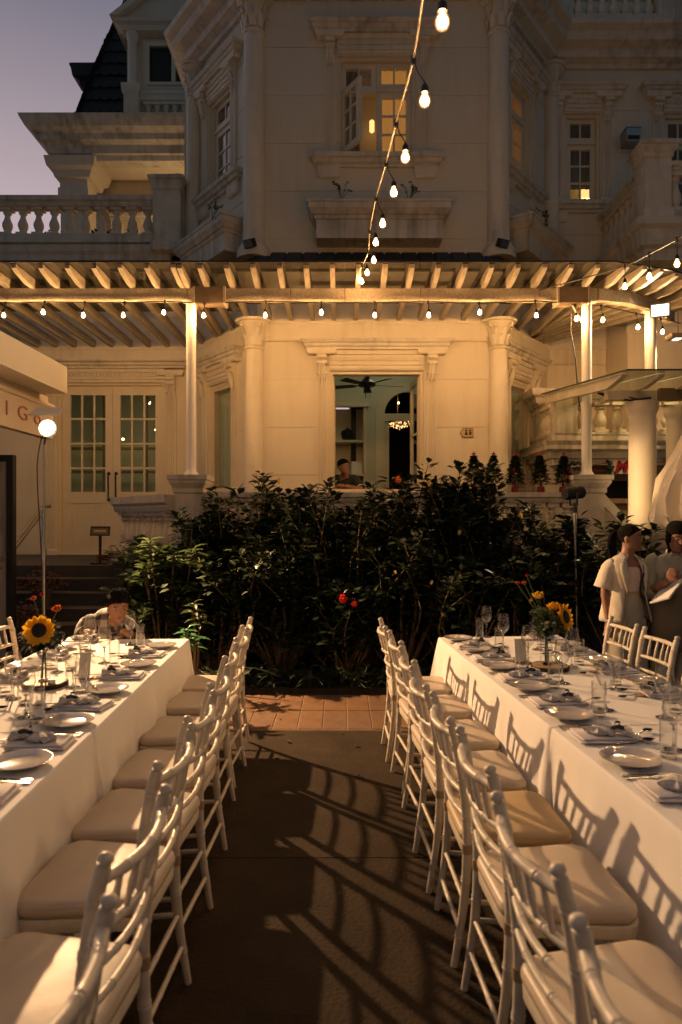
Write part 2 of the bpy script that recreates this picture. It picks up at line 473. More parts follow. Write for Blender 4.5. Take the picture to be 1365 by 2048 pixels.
# planting bed behind the path, and the raised terrace
b = MB(); b.loft([[(-2.55, 6.36, -0.02), (8, 6.36, -0.02), (8, 8.7, -0.02), (-2.55, 8.7, -0.02)],
                  [(-2.52, 6.40, 0.05), (8, 6.40, 0.05), (8, 8.7, 0.12), (-2.52, 8.7, 0.12)]])
struct(b.build('soil', 'soil', recenter=False))
b = MB()
b.box(-2.45, 3.75, 8.70, 12.0, -0.02, 1.0)
b.box(3.75, 9.5, 9.3, 12.0, -0.02, 1.0)
b.box(-8.5, -2.45, 9.25, 12.0, -0.02, 1.0)
terrace = struct(b.build('terrace', 'stone', recenter=False))
st = None
for i in range(6):
    z1 = 1.0 - 0.155 * (i + 1); y0 = 9.25 - 0.30 * (i + 1)
    b = MB(); b.box(-6.0, -2.56, y0, y0 + 0.298, -0.02, z1 - 0.03); b.box(-6.02, -2.55, y0 - 0.02, y0 + 0.298, z1 - 0.03, z1)
    if st is None:
        st = struct(b.build('steps', 'stone', recenter=False))
    else:
        b.build('step', 'stone', st)

# ================================================================== THE VILLA
villa = thing('villa', 'large cream colonial villa with a columned bay and balustraded terraces behind the shrubs', 'villa', (0.53, 10.3, 1.0))
YF, YW = 10.3, 11.9
MF = frame(0, YF, 0); MW = frame(0, YW, 0)
ML = frame(-2.506, YW, math.atan2(-1.6, 1.242)); LL = 2.0255
MR = frame(2.32, YF, math.atan2(1.6, 1.276)); LR = 2.0465
JZ = [1.60, 2.29, 3.008, 3.725, 4.44, 5.13, 5.85, 6.57, 7.29, 8.01, 8.74, 9.5]

def cells(x0, x1, z0, z1, ops):
    cuts = sorted(set([x0, x1] + [c for o in ops for c in (o[0], o[1]) if x0 < c < x1]))
    out = []
    for a, c in zip(cuts[:-1], cuts[1:]):
        m = (a + c) / 2; iv = [(z0, z1)]
        for o in ops:
            if o[0] < m < o[1]:
                n = []
                for p, q in iv:
                    if o[3] <= p or o[2] >= q: n.append((p, q)); continue
                    if o[2] > p: n.append((p, o[2]))
                    if o[3] < q: n.append((o[3], q))
                iv = n
        out += [(a, c, p, q) for p, q in iv]
    # merge neighbours with equal height
    out.sort(key=lambda t: (t[2], t[3], t[0])); res = []
    for t in out:
        if res and res[-1][2:] == t[2:] and abs(res[-1][1] - t[0]) < 1e-6: res[-1] = (res[-1][0], t[1], t[2], t[3])
        else: res.append(t)
    return res

def wall(M, x0, x1, z0, z1, ops=(), th=0.30, m='stucco', courses=True, e0=0, e1=0):
    b = MB()
    for a, c, p, q in cells(x0, x1, z0, z1, ops): b.box(a, c, 0.010, th, p, q)
    w = b.build('wall', m, villa, M)
    if courses:
        zz = [z0] + [z for z in JZ if z0 + 0.1 < z < z1 - 0.1] + [z1]
        for p, q in zip(zz[:-1], zz[1:]):
            for a, c, s, t in cells(x0, x1, p + 0.006, q - 0.006, ops):
                b = MB(); b.box(a, c, 0, 0.0105, s, t); b.build('wall_course', m, w, M)
    return w

def pane_grid(sash, x0, x1, z0, z1, y, nc, nr, bar=0.028):
    """bars of a glazed field added to sash; returns the pane rectangles"""
    pw = (x1 - x0 - bar * (nc - 1)) / nc; ph = (z1 - z0 - bar * (nr - 1)) / nr
    for i in range(1, nc):
        a = x0 + i * pw + (i - 1) * bar; sash.box(a, a + bar, y - 0.012, y + 0.018, z0, z1)
    for j in range(1, nr):
        c = z0 + j * ph + (j - 1) * bar
        for i in range(nc):
            a = x0 + i * (pw + bar); sash.box(a, a + pw, y - 0.010, y + 0.016, c, c + bar)
    return [(x0 + i * (pw + bar), x0 + i * (pw + bar) + pw, z0 + j * (ph + bar), z0 + j * (ph + bar) + ph) for i in range(nc) for j in range(nr)]

def ring(b, x0, x1, z0, z1, w, y0, y1):
    b.box(x0, x0 + w, y0, y1, z0, z1); b.box(x1 - w, x1, y0, y1, z0, z1)
    b.box(x0 + w, x1 - w, y0, y1, z0, z0 + w); b.box(x0 + w, x1 - w, y0, y1, z1 - w, z1)

def panes(par, M, rects, y, m='glass'):
    for a, c, p, q in rects:
        b = MB(); b.add([(a, y, p), (c, y, p), (c, y, q), (a, y, q)], [(0, 1, 2, 3)])
        b.build('pane', m, par, M)

def pilaster(par, M, x0, x1, z0, z1):
    w = x1 - x0; b = MB()
    zs = z0 + 0.10; zt = z1 - 0.42
    b.mould(x0, x1, [(z0, 0.055), (zs - 0.03, 0.055), (zs, 0.04)])
    n = 4; poly = [(x0, 0.015)]
    k = w * 0.80 / n; ox = x0 + w * 0.10
    poly.append((x0, -0.035)); 
    for i in range(n):
        a = ox + i * k
        poly += [(a + 0.18 * k, -0.035), (a + 0.30 * k, -0.018), (a + 0.70 * k, -0.018), (a + 0.82 * k, -0.035)]
    poly += [(x1, -0.035), (x1, 0.015)]
    b.loft([[(x, y, zs) for x, y in poly], [(x, y, zt) for x, y in poly]])
    b.build('pilaster', 'trim', par, M)
    # scrolled corbel that crowns it
    c = MB()
    prof = [(0.035, zt - 0.02), (0.055, zt + 0.03), (0.05, zt + 0.10), (0.075, zt + 0.18), (0.10, zt + 0.27), (0.115, zt + 0.345)]
    ix = w * 0.08
    for i in range(len(prof) - 1):
        pass
    c.loft([[(x0 + ix, -p, z), (x1 - ix, -p, z), (x1 - ix, 0.01, z), (x0 + ix, 0.01, z)] for p, z in prof])
    cx = (x0 + x1) / 2
    for zz, r, p in ((zt + 0.07, 0.036, 0.066), (zt + 0.22, 0.045, 0.10), (zt + 0.30, 0.05, 0.125)):
        c.tube([(x0 + ix * 0.3, -p + 0.01, zz), (x1 - ix * 0.3, -p + 0.01, zz)], r * 0.75, 10)
    for k in (-1, 0, 1):       # leaf ribs
        c.tube([(cx + k * w * 0.22, -0.055, zt - 0.05 - 0.02 * (k == 0)), (cx + k * w * 0.22, -0.085, zt + 0.13), (cx + k * w * 0.20, -0.12, zt + 0.20)],
               [0.010, 0.020, 0.008], 6)
    c.mould(x0, x1, [(zt + 0.345, 0.12), (zt + 0.37, 0.14), (z1, 0.14)])
    c.build('corbel', 'trim', par, M, smooth=40)

def lintel(par, M, x0, x1, z0, z1, over=0.10, proj=0.20):
    """frieze with dentils between the corbels and a cornice over them"""
    zc = z1 - (z1 - z0) * 0.36; b = MB()
    b.mould(x0 - over * 0.3, x1 + over * 0.3, [(zc, 0.12), (zc + 0.035, 0.12), (zc + 0.05, proj * 0.72), (zc + 0.09, proj * 0.80), (zc + 0.10, proj * 0.95),
                                (z1 - 0.03, proj), (z1 - 0.02, proj * 1.05), (z1, proj * 1.05)])
    b.build('cornice', 'trimw', par, M)
    f = MB()
    f.mould(x0 + 0.19, x1 - 0.19, [(z0, 0.02), (z0 + 0.05, 0.02), (z0 + 0.055, 0.04), (zc - 0.07, 0.04), (zc - 0.06, 0.065), (zc - 0.003, 0.075)], ends=False)
    f.build('frieze', 'trim', par, M)
    d = MB(); n = int((x1 - x0 - 0.44) / 0.062); k = (x1 - x0 - 0.44) / n
    zd = z0 + (zc - z0) * 0.42
    for i in range(n): d.box(x0 + 0.22 + i * k + 0.008, x0 + 0.22 + i * k + k - 0.012, -0.064, -0.0405, zd, zd + 0.062)
    d.build('dentil_band', 'trim', par, M)

def sill(par, M, x0, x1, z, brackets=True):
    b = MB()
    b.mould(x0, x1, [(z - 0.17, 0.05), (z - 0.13, 0.06), (z - 0.12, 0.10), (z - 0.07, 0.12), (z - 0.06, 0.16), (z, 0.165)])
    b.build('sill', 'trimw', par, M)
    if brackets:
        for a in (x0 + 0.02, x1 - 0.22):
            c = MB(); c.mould(a, a + 0.20, [(z - 0.33, 0.04), (z - 0.30, 0.06), (z - 0.173, 0.07)])
            c.build('bracket', 'trim', par, M)

def sash_leaf(par, M, x0, x1, z0, z1, y, nr=3, transom=True, back=None):
    s = MB(); rects = []
    zt = z0 + (z1 - z0) * 0.73
    if transom:
        ring(s, x0, x1, zt, z1, 0.075, y, y + 0.05)
        rects += pane_grid(s, x0 + 0.075, x1 - 0.075, zt + 0.075, z1 - 0.075, y + 0.02, 2, 1)
        s.box(x0, x1, y - 0.03, y + 0.05, zt - 0.05, zt - 0.001)
        ztop = zt - 0.051
    else: ztop = z1
    ring(s, x0, x1, z0, ztop, 0.085, y, y + 0.05)
    rects += pane_grid(s, x0 + 0.085, x1 - 0.085, z0 + 0.085, ztop - 0.085, y + 0.02, 2, nr)
    s.build('sash', 'joinery', par, M)
    panes(par, M, rects, y + 0.022)

def window(M, x0, x1, z0, z1, leaves=2, back='curtain_dim', lint=0.42, pil=0.155, sashes=True, mod=None):
    f = MB(); ring(f, x0, x1, z0, z1, 0.05, 0.05, 0.20)
    w = f.build('window', 'joinery', villa, M)
    for a, c in ((x0 - pil - 0.04, x0 - 0.04), (x1 + 0.04, x1 + pil + 0.04)): pilaster(w, M, a, c, z0 - 0.002, z1 + 0.30)
    lintel(w, M, x0 - pil - 0.04, x1 + pil + 0.04, z1 + 0.02, z1 + 0.02 + lint)
    if sashes:
        k = (x1 - x0 - 0.10) / leaves
        for i in range(leaves):
            if mod and mod(i): continue
            sash_leaf(w, M, x0 + 0.05 + i * k + 0.002, x0 + 0.05 + (i + 1) * k - 0.002, z0 + 0.052, z1 - 0.052, 0.11)
    if back:
        c = MB(); n = int((x1 - x0) / 0.03)
        c.loft([[(x0 - 0.15 + (x1 - x0 + 0.3) * i / n, 0.42 + 0.018 * math.sin(i * 1.7), z) for i in range(n + 1)] for z in (z0 - 0.1, z1 + 0.1)], False, False, False)
        c.build('curtain', back, w, M)
    return w

# --- walls of the bay and of the two wings
G_OP = (-0.17, 1.249, 2.03, 3.87); U_OP = (-0.05, 1.128, 7.09, 8.62)
wall(MF, -1.264, 2.32, 1.0, 9.5, [G_OP, U_OP])
LG = (0.42, 1.22, 2.03, 3.87); LU = (0.42, 1.20, 7.09, 8.62)
wall(ML, 0, LL, 1.0, 9.5, [LG, LU]); wall(MR, 0, LR, 1.0, 9.5, [(LR - 1.50, LR - 0.72, 2.03, 3.87), (LR - 1.50, LR - 0.72, 7.09, 8.62)])
DOOR = (-4.95, -3.07, 1.0, 4.02)
wall(MW, -9.0, -2.506, 1.0, 6.22, [DOOR])
RW = [(3.90, 4.52, 7.12, 8.70), (5.62, 6.24, 7.12, 8.70)]
wall(MW, 3.596, 9.5, 1.0, 9.5, RW)
b = MB(); b.box(4.62, 9.5, 11.0, 11.897, 1.0, 5.38)
lodge = b.build('wall', 'stucco', villa)
b = MB(); b.mould(4.62, 9.5, [(4.6, 0.0), (4.62, 0.03), (4.72, 0.03), (4.73, 0)], M=frame(0, 11.0, 0)); b.build('string_course', 'trim', lodge)

# string course where the wall meets the pergola, all round the bay
pathb = [(-9.0, YW), (-2.506, YW), (-1.264, YF), (2.32, YF), (3.596, YW), (4.60, YW)]
b = MB(); b.sweep(pathb, [(-0.02, 4.30), (0.03, 4.30), (0.05, 4.33), (0.05, 4.55), (0.07, 4.58), (0.07, 4.62), (-0.02, 4.62)])
b.build('string_course', 'trim', villa)
# main cornice, all round
cprof = [(-0.02, 9.44), (0.06, 9.44), (0.08, 9.50), (0.20, 9.55), (0.22, 9.60), (0.22, 9.66), (0.38, 9.72), (0.42, 9.78), (0.42, 9.84), (0.52, 9.90), (0.54, 9.97), (-0.02, 9.99)]
b = MB(); b.sweep([(-2.506, 14.2), (-2.506, YW), (-1.264, YF), (2.32, YF), (3.596, YW), (9.5, YW)], cprof)
b.build('cornice', 'trimw', villa)
b = MB(); b.add([(-2.5, 14, 9.52), (-2.5, YW + .05, 9.52), (-1.26, YF + .05, 9.52), (2.31, YF + .05, 9.52), (3.59, YW + .05, 9.52), (9.5, YW + .05, 9.52), (9.5, 16, 9.52), (-2.5, 16, 9.52)], [tuple(range(8))])
b.build('flat_roof', 'trimw', villa)
b = MB(); b.box(2.6, 9.5, 12.6, 12.9, 9.5, 13.5); b.build('attic_wall', 'stucco', villa)
b = MB(); b.box(-2.80, -2.507, 11.9 + 0.31, 14.0, 1.0, 9.45); b.build('wall', 'stucco', villa)

# small tiled skirt roof over the pergola, in front of the bay
b = MB(); sk = [(-2.35, YW - 0.05), (-1.25, YF), (2.31, YF), (3.45, YW - 0.05)]
b.sweep(sk, [(0.0, 5.40), (0.42, 5.26), (0.42, 5.31), (0.0, 5.62)])
skirt = b.build('skirt_roof', 'rooftile', villa)
t0 = None
for i in range(15):
    c = MB(); x0 = -1.30 + i * 0.245
    c.loft([[(x0, YF - 0.44, 5.315), (x0 + 0.235, YF - 0.44, 5.315), (x0 + 0.235, YF - 0.002, 5.628), (x0, YF - 0.002, 5.628)],
            [(x0 + 0.02, YF - 0.445, 5.338), (x0 + 0.215, YF - 0.445, 5.338), (x0 + 0.215, YF - 0.004, 5.650), (x0 + 0.02, YF - 0.004, 5.650)]])
    if t0 is None: t0 = c.build('roof_tile', 'rooftile', skirt)
    else: dup_part(t0, skirt, (x0 + 0.1175, YF - 0.2235, 5.315))

# --- bay columns, two storeys
def column(x, y, z0, z1, r, cap, name='column', flare=True, base=True):
    b = MB(); hc = cap
    p = []
    if base: p += [(r * 1.55, z0), (r * 1.55, z0 + 0.07), (r * 1.45, z0 + 0.08), (r * 1.50, z0 + 0.12), (r * 1.40, z0 + 0.16), (r * 1.12, z0 + 0.18), (r * 1.2, z0 + 0.22), (r * 1.05, z0 + 0.25)]
    else: p += [(r * 1.05, z0)]
    p += [(r * 1.0, z0 + 0.4), (r * 0.97, (z0 + z1) / 2), (r * 0.90, z1 - hc - 0.06), (r * 1.04, z1 - hc - 0.05), (r * 1.06, z1 - hc - 0.02), (r * 0.9, z1 - hc)]
    b.lathe(p, 28)
    c = b.build(name, 'trim', villa, Matrix.Translation((x, y, 0)), smooth=40)
    k = MB()
    zb = z1 - hc
    k.lathe([(r * 0.92, zb), (r * 0.95, zb + hc * 0.45), (r * 1.25, zb + hc * 0.78), (r * 1.55, zb + hc * 0.86), (r * 1.60, zb + hc * 0.90), (r * 1.85, zb + hc * 0.91), (r * 1.85, zb + hc * 0.96), (r * 1.95, z1)], 28)
    for row, (zz, h, nn, rr) in enumerate(((0.0, 0.42, 8, 0.98), (0.26, 0.46, 8, 1.03))):
        for i in range(nn):
            a = 2 * PI * (i + 0.5 * row) / nn; ca, sa = math.cos(a), math.sin(a)
            def q(rad, z, s): return (ca * rad * r - sa * s * r, sa * rad * r + ca * s * r, zb + hc * z)
            k.loft([[q(rr, zz, -0.28), q(rr + 0.10, zz, 0), q(rr, zz, 0.28)],
                    [q(rr + 0.05, zz + h * 0.55, -0.32), q(rr + 0.18, zz + h * 0.55, 0), q(rr + 0.05, zz + h * 0.55, 0.32)],
                    [q(rr + 0.26, zz + h * 0.92, -0.22), q(rr + 0.42, zz + h * 0.92, 0), q(rr + 0.26, zz + h * 0.92, 0.22)],
                    [q(rr + 0.40, zz + h * 0.80, -0.10), q(rr + 0.48, zz + h * 0.78, 0), q(rr + 0.40, zz + h * 0.80, 0.10)]], False, False, False)
    for i in range(4):     # corner volutes
        a = PI / 4 + i * PI / 2
        k.tube([(math.cos(a) * r * 1.0, math.sin(a) * r * 1.0, zb + hc * 0.55), (math.cos(a) * r * 1.35, math.sin(a) * r * 1.35, zb + hc * 0.74),
                (math.cos(a) * r * 1.62, math.sin(a) * r * 1.62, zb + hc * 0.80), (math.cos(a) * r * 1.60, math.sin(a) * r * 1.60, zb + hc * 0.68)], [r * 0.08, r * 0.14, r * 0.16, r * 0.1], 6)
    k.build('capital', 'trim', c, Matrix.Translation((x, y, 0)), smooth=50)
    return c
for x in (-1.31, 2.37):
    column(x, YF - 0.03, 1.0, 4.60, 0.145, 0.38)
    column(x, YF - 0.03, 5.52, 9.44, 0.165, 0.50)
for x in (-2.56, 3.65): column(x, YW - 0.06, 5.30, 9.44, 0.13, 0.48)

# --- windows of the bay
gw = window(MF, *G_OP, sashes=False, back=None)
# the tall casement stands open: its leaves are folded back into the room
for hx, sgn, ang in ((-0.12, 1, math.radians(89)), (1.199, -1, math.radians(96))):
    for kk in range(1):
        Mx = frame(hx, YF + 0.14, 0) @ Matrix.Rotation(ang, 4, 'Z')
        s = MB(); ring(s, 0.0, 0.60, 2.09, 3.815, 0.085, -0.022, 0.022)
        rc = pane_grid(s, 0.085, 0.515, 2.175, 3.73, 0, 1, 2)
        s.build('casement_leaf', 'joinery', gw, Mx); panes(gw, Mx, rc, 0.0)
sill(gw, MF, G_OP[0] - 0.28, G_OP[1] + 0.28, G_OP[2] - 0.002, False)
uw = window(MF, *U_OP, back=None, mod=lambda i: i == 0)
c = MB(); c.loft([[(0.56 + 0.60 * i / 24, 0.40 + 0.015 * math.sin(i * 1.6), z) for i in range(25)] for z in (7.0, 8.65)], False, False, False)
c.build('curtain', 'curtain_glow', uw, MF)
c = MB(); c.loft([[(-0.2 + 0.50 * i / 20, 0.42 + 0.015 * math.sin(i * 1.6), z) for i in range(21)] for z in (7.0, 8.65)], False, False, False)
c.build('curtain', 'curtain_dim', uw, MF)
s = MB()     # fixed light over the open leaf, then the leaf swung outwards
ring(s, 0.002, 0.537, 8.15, 8.566, 0.075, 0.11, 0.16); rc = pane_grid(s, 0.077, 0.462, 8.225, 8.49, 0.13, 2, 1)
s.box(0.002, 0.537, 0.08, 0.16, 8.10, 8.149); s.build('sash', 'joinery', uw, MF); panes(uw, MF, rc, 0.132)
Mx = frame(0.006, YF + 0.10, -math.radians(58))
s = MB(); ring(s, 0.0, 0.53, 7.145, 8.095, 0.085, -0.025, 0.025); rc = pane_grid(s, 0.085, 0.445, 7.23, 8.01, -0.005, 2, 3)
s.build('open_sash', 'joinery', uw, Mx); panes(uw, Mx, rc, 0.0)
sill(uw, MF, U_OP[0] - 0.26, U_OP[1] + 0.26, U_OP[2] - 0.002)
for M, L0, L1, bk in ((ML, 0.42, 1.22, None), (MR, LR - 1.50, LR - 0.72, None)):
    w = window(M, L0, L1, 2.03, 3.87, leaves=1, sashes=False, back=None)
    s = MB(); ring(s, L0 + 0.052, L1 - 0.052, 2.085, 3.815, 0.05, 0.055, 0.085)
    s.build('sash', 'joinery', w, M); panes(w, M, [(L0 + 0.10, L1 - 0.10, 2.135, 3.765)], 0.065)
    sill(w, M, L0 - 0.25, L1 + 0.25, 2.028, False)
    c = MB(); c.loft([[(L0 - 0.1 + (L1 - L0 + 0.2) * i / 30, 0.20 + 0.015 * math.sin(i * 1.9), z) for i in range(31)] for z in (2.0, 3.9)], False, False, False)
    c.build('curtain', mat('sage_sheer', (0.50, 0.55, 0.42), 0.9) if 'sage_sheer' not in bpy.data.materials else bpy.data.materials['sage_sheer'], w, M)
for M, L0, L1, bk in ((ML, 0.42, 1.20, 'curtain_dim'), (MR, LR - 1.50, LR - 0.72, 'curtain_glow')):
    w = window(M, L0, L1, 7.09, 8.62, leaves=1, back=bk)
    sill(w, M, L0 - 0.25, L1 + 0.25, 7.088)
for i, (a, c_, p, q) in enumerate(RW):
    w = window(MW, a, c_, p, q, leaves=1, back=None if i == 0 else 'curtain_dim')
    sill(w, MW, a - 0.25, c_ + 0.25, p - 0.002)
    if i == 0:
        c = MB(); c.loft([[(a - 0.1 + (c_ - a + 0.2) * k / 24, 0.40 + 0.012 * math.sin(k * 1.8), z) for k in range(25)] for z in (7.56, 8.8)], False, False, False)
        c.build('curtain', 'curtain_dim', w, MW)
        r = MB(); r.box(a - 0.6, c_ + 0.6, YW + 0.9, YW + 0.95, 6.9, 8.9); r.box(a - 0.6, c_ + 0.6, YW + 0.31, YW + 0.95, 6.85, 6.9)
        r.build('room_back', 'roomwall', w)

# --- planter troughs under the upper windows
def trough(M, x0, x1, nm='planter_trough'):
    b = MB()
    b.mould(x0, x1, [(5.72, 0.36), (5.98, 0.36), (6.0, 0.39), (6.04, 0.39), (6.05, 0.42), (6.10, 0.45), (6.12, 0.47), (6.20, 0.47), (6.205, 0.49), (6.24, 0.49)], depth=0.0)
    return b.build(nm, 'trimw', villa, M)
trough(MF, 0.0, 1.12); trough(ML, 0.55, 1.30); trough(MR, LR - 1.30, LR - 0.55)

# --- french doors of the left wing
f = MB(); ring(f, DOOR[0], DOOR[1], 1.0 - 0.05, DOOR[3], 0.06, 0.04, 0.22)
dw = f.build('door_frame', 'joinery', villa, MW)
for a, c in ((DOOR[0] - 0.20, DOOR[0] - 0.03), (DOOR[1] + 0.03, DOOR[1] + 0.20)): pilaster(dw, MW, a, c, 1.0, 4.18)
lintel(dw, MW, DOOR[0] - 0.20, DOOR[1] + 0.20, 4.00, 4.36, 0.16, 0.22)
mid = (DOOR[0] + DOOR[1]) / 2
for k, (a, c) in enumerate(((DOOR[0] + 0.062, mid - 0.002), (mid + 0.002, DOOR[1] - 0.062))):
    s = MB(); y = 0.10
    zg0, zg1 = 2.10, 3.80
    s.box(a, a + 0.13, y, y + 0.05, 1.01, 3.955); s.box(c - 0.13, c, y, y + 0.05, 1.01, 3.955)
    s.box(a + 0.13, c - 0.13, y, y + 0.05, zg1, 3.955); s.box(a + 0.13, c - 0.13, y, y + 0.05, 1.90, zg0); s.box(a + 0.13, c - 0.13, y, y + 0.05, 1.01, 1.22)
    s.box(a + 0.13, c - 0.13, y + 0.018, y + 0.04, 1.22, 1.90)
    ring(s, a + 0.17, c - 0.17, 1.26, 1.86, 0.02, y + 0.008, y + 0.0178)
    rc = pane_grid(s, a + 0.13, c - 0.13, zg0, zg1, y + 0.022, 3, 4, 0.032)
    d = s.build('door', 'joinery', villa, MW); panes(d, MW, rc, y + 0.024)
    hx = mid + (-0.065 if k == 0 else 0.065)
    h = MB(); z0 = 1.93
    h.tube([(hx, y - 0.045, z0), (hx, y - 0.055, z0 + 0.1), (hx, y - 0.055, z0 + 0.42), (hx, y - 0.045, z0 + 0.52)], [0.010, 0.014, 0.014, 0.010], 8)
    for zz in (z0 + 0.03, z0 + 0.49):
        h.tube([(hx, y + 0.01, zz), (hx, y - 0.05, zz)], 0.014, 8); h.lathe([(0.0, zz - 0.03), (0.02, zz - 0.01), (0.02, zz + 0.01), (0.0, zz + 0.03)], 10, Matrix.Translation((hx, y - 0.05, 0)))
        h.lathe([(0.026, -0.004), (0.026, 0.004)], 12, Matrix.Translation((hx, y - 0.004, zz)) @ Matrix.Rotation(PI / 2, 4, 'X'))
    h.build('handle', 'black', d, MW, smooth=40)
h = MB(); h.lathe([(0.032, -0.006), (0.032, 0.006)], 14, Matrix.Translation((mid + 0.09, 0.092, 1.80)) @ Matrix.Rotation(PI / 2, 4, 'X')); h.build('lock', 'black', dw, MW)
# lobby behind the doors
b = MB(); X0, X1, Y0, Y1, Z0, Z1 = -6.2, -2.9, YW + 0.32, YW + 3.6, 1.0, 4.4
b.box(X0, X1, Y1, Y1 + .1, Z0, Z1); b.box(X0 - .1, X0, Y0, Y1, Z0, Z1); b.box(X1, X1 + .1, Y0, Y1, Z0, Z1); b.box(X0, X1, Y0, Y1, Z1, Z1 + .1); b.box(X0, X1, Y0, Y1, Z0 - .05, Z0 + .005)
lob = b.build('lobby', 'roomwall', villa)
b = MB()
for x in (-5.1, -4.2, -3.5): b.box(x, x + 0.06, Y1 - 0.9, Y1 - 0.85, Z0, Z1)
for z in (1.9, 2.6, 3.1): b.box(X0 + .1, X1 - .1, Y1 - 0.95, Y1 - 0.80, z, z + 0.05)
b.build('shelf', 'brown', lob)
b = MB(); b.lathe([(0.09, -0.006), (0.09, 0.0)], 16, Matrix.Translation((-4.2, YW + 1.4, 4.39))); b.build('downlight', 'downlight', lob)  # unseen fitting added to brighten the door panes
for x, z in ((-3.55, 2.45), (-3.42, 2.22), (-3.75, 2.68), (-4.6, 3.3), (-3.9, 3.5)):
    b = MB(); b.lathe([(0, -.03), (.03, 0), (0, .03)], 8, Matrix.Translation((x, Y1 - 1.1, z))); b.build('lamp', 'flame', lob)

# --- room behind the open bay window
rb = MB(); RY = 13.35; cz = 4.90
rb.add([(-2.2, YW + .2, cz), (-1.15, YF + .32, cz), (2.2, YF + .32, cz), (3.3, YW + .2, cz), (3.3, RY, cz), (-2.2, RY, cz)], [(0, 1, 2, 3, 4, 5)])
rb.box(-2.3, -2.2, YW + .31, RY, 1.0, cz); rb.box(3.3, 3.4, YW + .31, RY, 1.0, cz)
room = rb.build('room', 'roomwall', villa)
AX0, AX1 = 0.80, 1.78; acx = (AX0 + AX1) / 2; arr = (AX1 - AX0) / 2; spr = 3.66
b = MB()
b.box(-2.2, -0.62, RY, RY + .2, 1.0, cz); b.box(0.50, AX0, RY, RY + .2, 1.0, cz); b.box(AX1, 3.3, RY, RY + .2, 1.0, cz)
b.box(-0.62, 0.50, RY, RY + .2, 3.83, cz); b.box(-0.62, 0.50, RY, RY + .2, 1.0, 1.45)
nn = 16
for i in range(nn):
    a0, a1 = PI * i / nn, PI * (i + 1) / nn
    pts = [(acx + arr * math.cos(a0), spr + arr * math.sin(a0)), (acx + arr * math.cos(a0), cz), (acx + arr * math.cos(a1), cz), (acx + arr * math.cos(a1), spr + arr * math.sin(a1))]
    b.prism(pts, RY, RY + .2)
b.build('back_wall', 'roomwall', room)
b = MB()          # arch surround, transom, jambs
rings = []
for i in range(21):
    a = PI * i / 20; rings.append([(acx + (arr - .05) * math.cos(a), RY - .05, spr + (arr - .05) * math.sin(a)), (acx + (arr + .12) * math.cos(a), RY - .05, spr + (arr + .12) * math.sin(a)),
                                   (acx + (arr + .12) * math.cos(a), RY + .02, spr + (arr + .12) * math.sin(a)), (acx + (arr - .05) * math.cos(a), RY + .02, spr + (arr - .05) * math.sin(a))])
b.loft(rings)
b.box(AX0 - .12, AX0 + .05, RY - .052, RY + .02, 1.0, spr); b.box(AX1 - .05, AX1 + .12, RY - .052, RY + .02, 1.0, spr); b.box(AX0 + .05, AX1 - .05, RY - .02, RY + .06, spr - .12, spr + .02)
b.box(AX0 + .05, AX0 + .14, RY + .01, RY + .07, 1.0, spr - .12)
b.build('arch_surround', 'joinery', room)
b = MB(); b.box(-0.62, -0.56, RY - .03, RY + .4, 1.45, 3.83); b.box(0.44, 0.50, RY - .03, RY + .4, 1.45, 3.83); b.box(-0.62, 0.50, RY + .4, RY + .45, 1.45, 3.83)
b.box(-0.66, 0.54, RY - .06, RY + .0, 3.81, 3.90)
for z in (1.50, 1.90, 2.46, 3.12): b.box(-0.56, 0.44, RY - .02, RY + .4, z, z + .045)
b.build('bookcase', 'joinery', room)
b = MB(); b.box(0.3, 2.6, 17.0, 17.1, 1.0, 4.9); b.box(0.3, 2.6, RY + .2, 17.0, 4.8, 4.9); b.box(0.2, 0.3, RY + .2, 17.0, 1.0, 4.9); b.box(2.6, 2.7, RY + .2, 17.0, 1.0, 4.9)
b.build('far_room', 'dark', room)  # darkness of the unlit room put into its wall colour
for x, y, z in ((-0.55, 11.9, 4.89), (0.9, 12.4, 4.89)):
    b = MB(); b.lathe([(0.065, -0.006), (0.065, 0.0)], 16, Matrix.Translation((x, y, z))); b.build('downlight', 'downlight', room)
for x, y, z in ((1.23, 14.6, 4.40), (1.23, 14.6, 4.10)):
    b = MB(); b.lathe([(0.0, -0.02), (0.025, 0), (0.0, 0.02)], 10, Matrix.Translation((x, y, z))); b.build('lamp', 'flame', room)

# --- balustrades
BAL = {}
def baluster_mesh(h, r):
    key = (round(h, 3), round(r, 3))
    if key not in BAL:
        b = MB(); w = r * 1.05
        b.block(0, 0, [(0, w, w), (h * 0.10, w, w)]); b.block(0, 0, [(h * 0.91, w, w), (h, w, w)])
        b.lathe([(r * .75, h * .10), (r * .85, h * .13), (r * .62, h * .17), (r * .80, h * .24), (r * 1.0, h * .36), (r * .95, h * .46), (r * .62, h * .60), (r * .50, h * .70),
                 (r * .56, h * .76), (r * .80, h * .80), (r * .80, h * .83), (r * .60, h * .85), (r * .85, h * .91)], 12, cap=False)
        me = bpy.data.meshes.new('baluster'); me.from_pydata(b.v, [], b.f); me.materials.append(MT['trim'])
        me.polygons.foreach_set('use_smooth', [True] * len(me.polygons)); me.set_sharp_from_angle(angle=math.radians(40))
        BAL[key] = me
    return BAL[key]

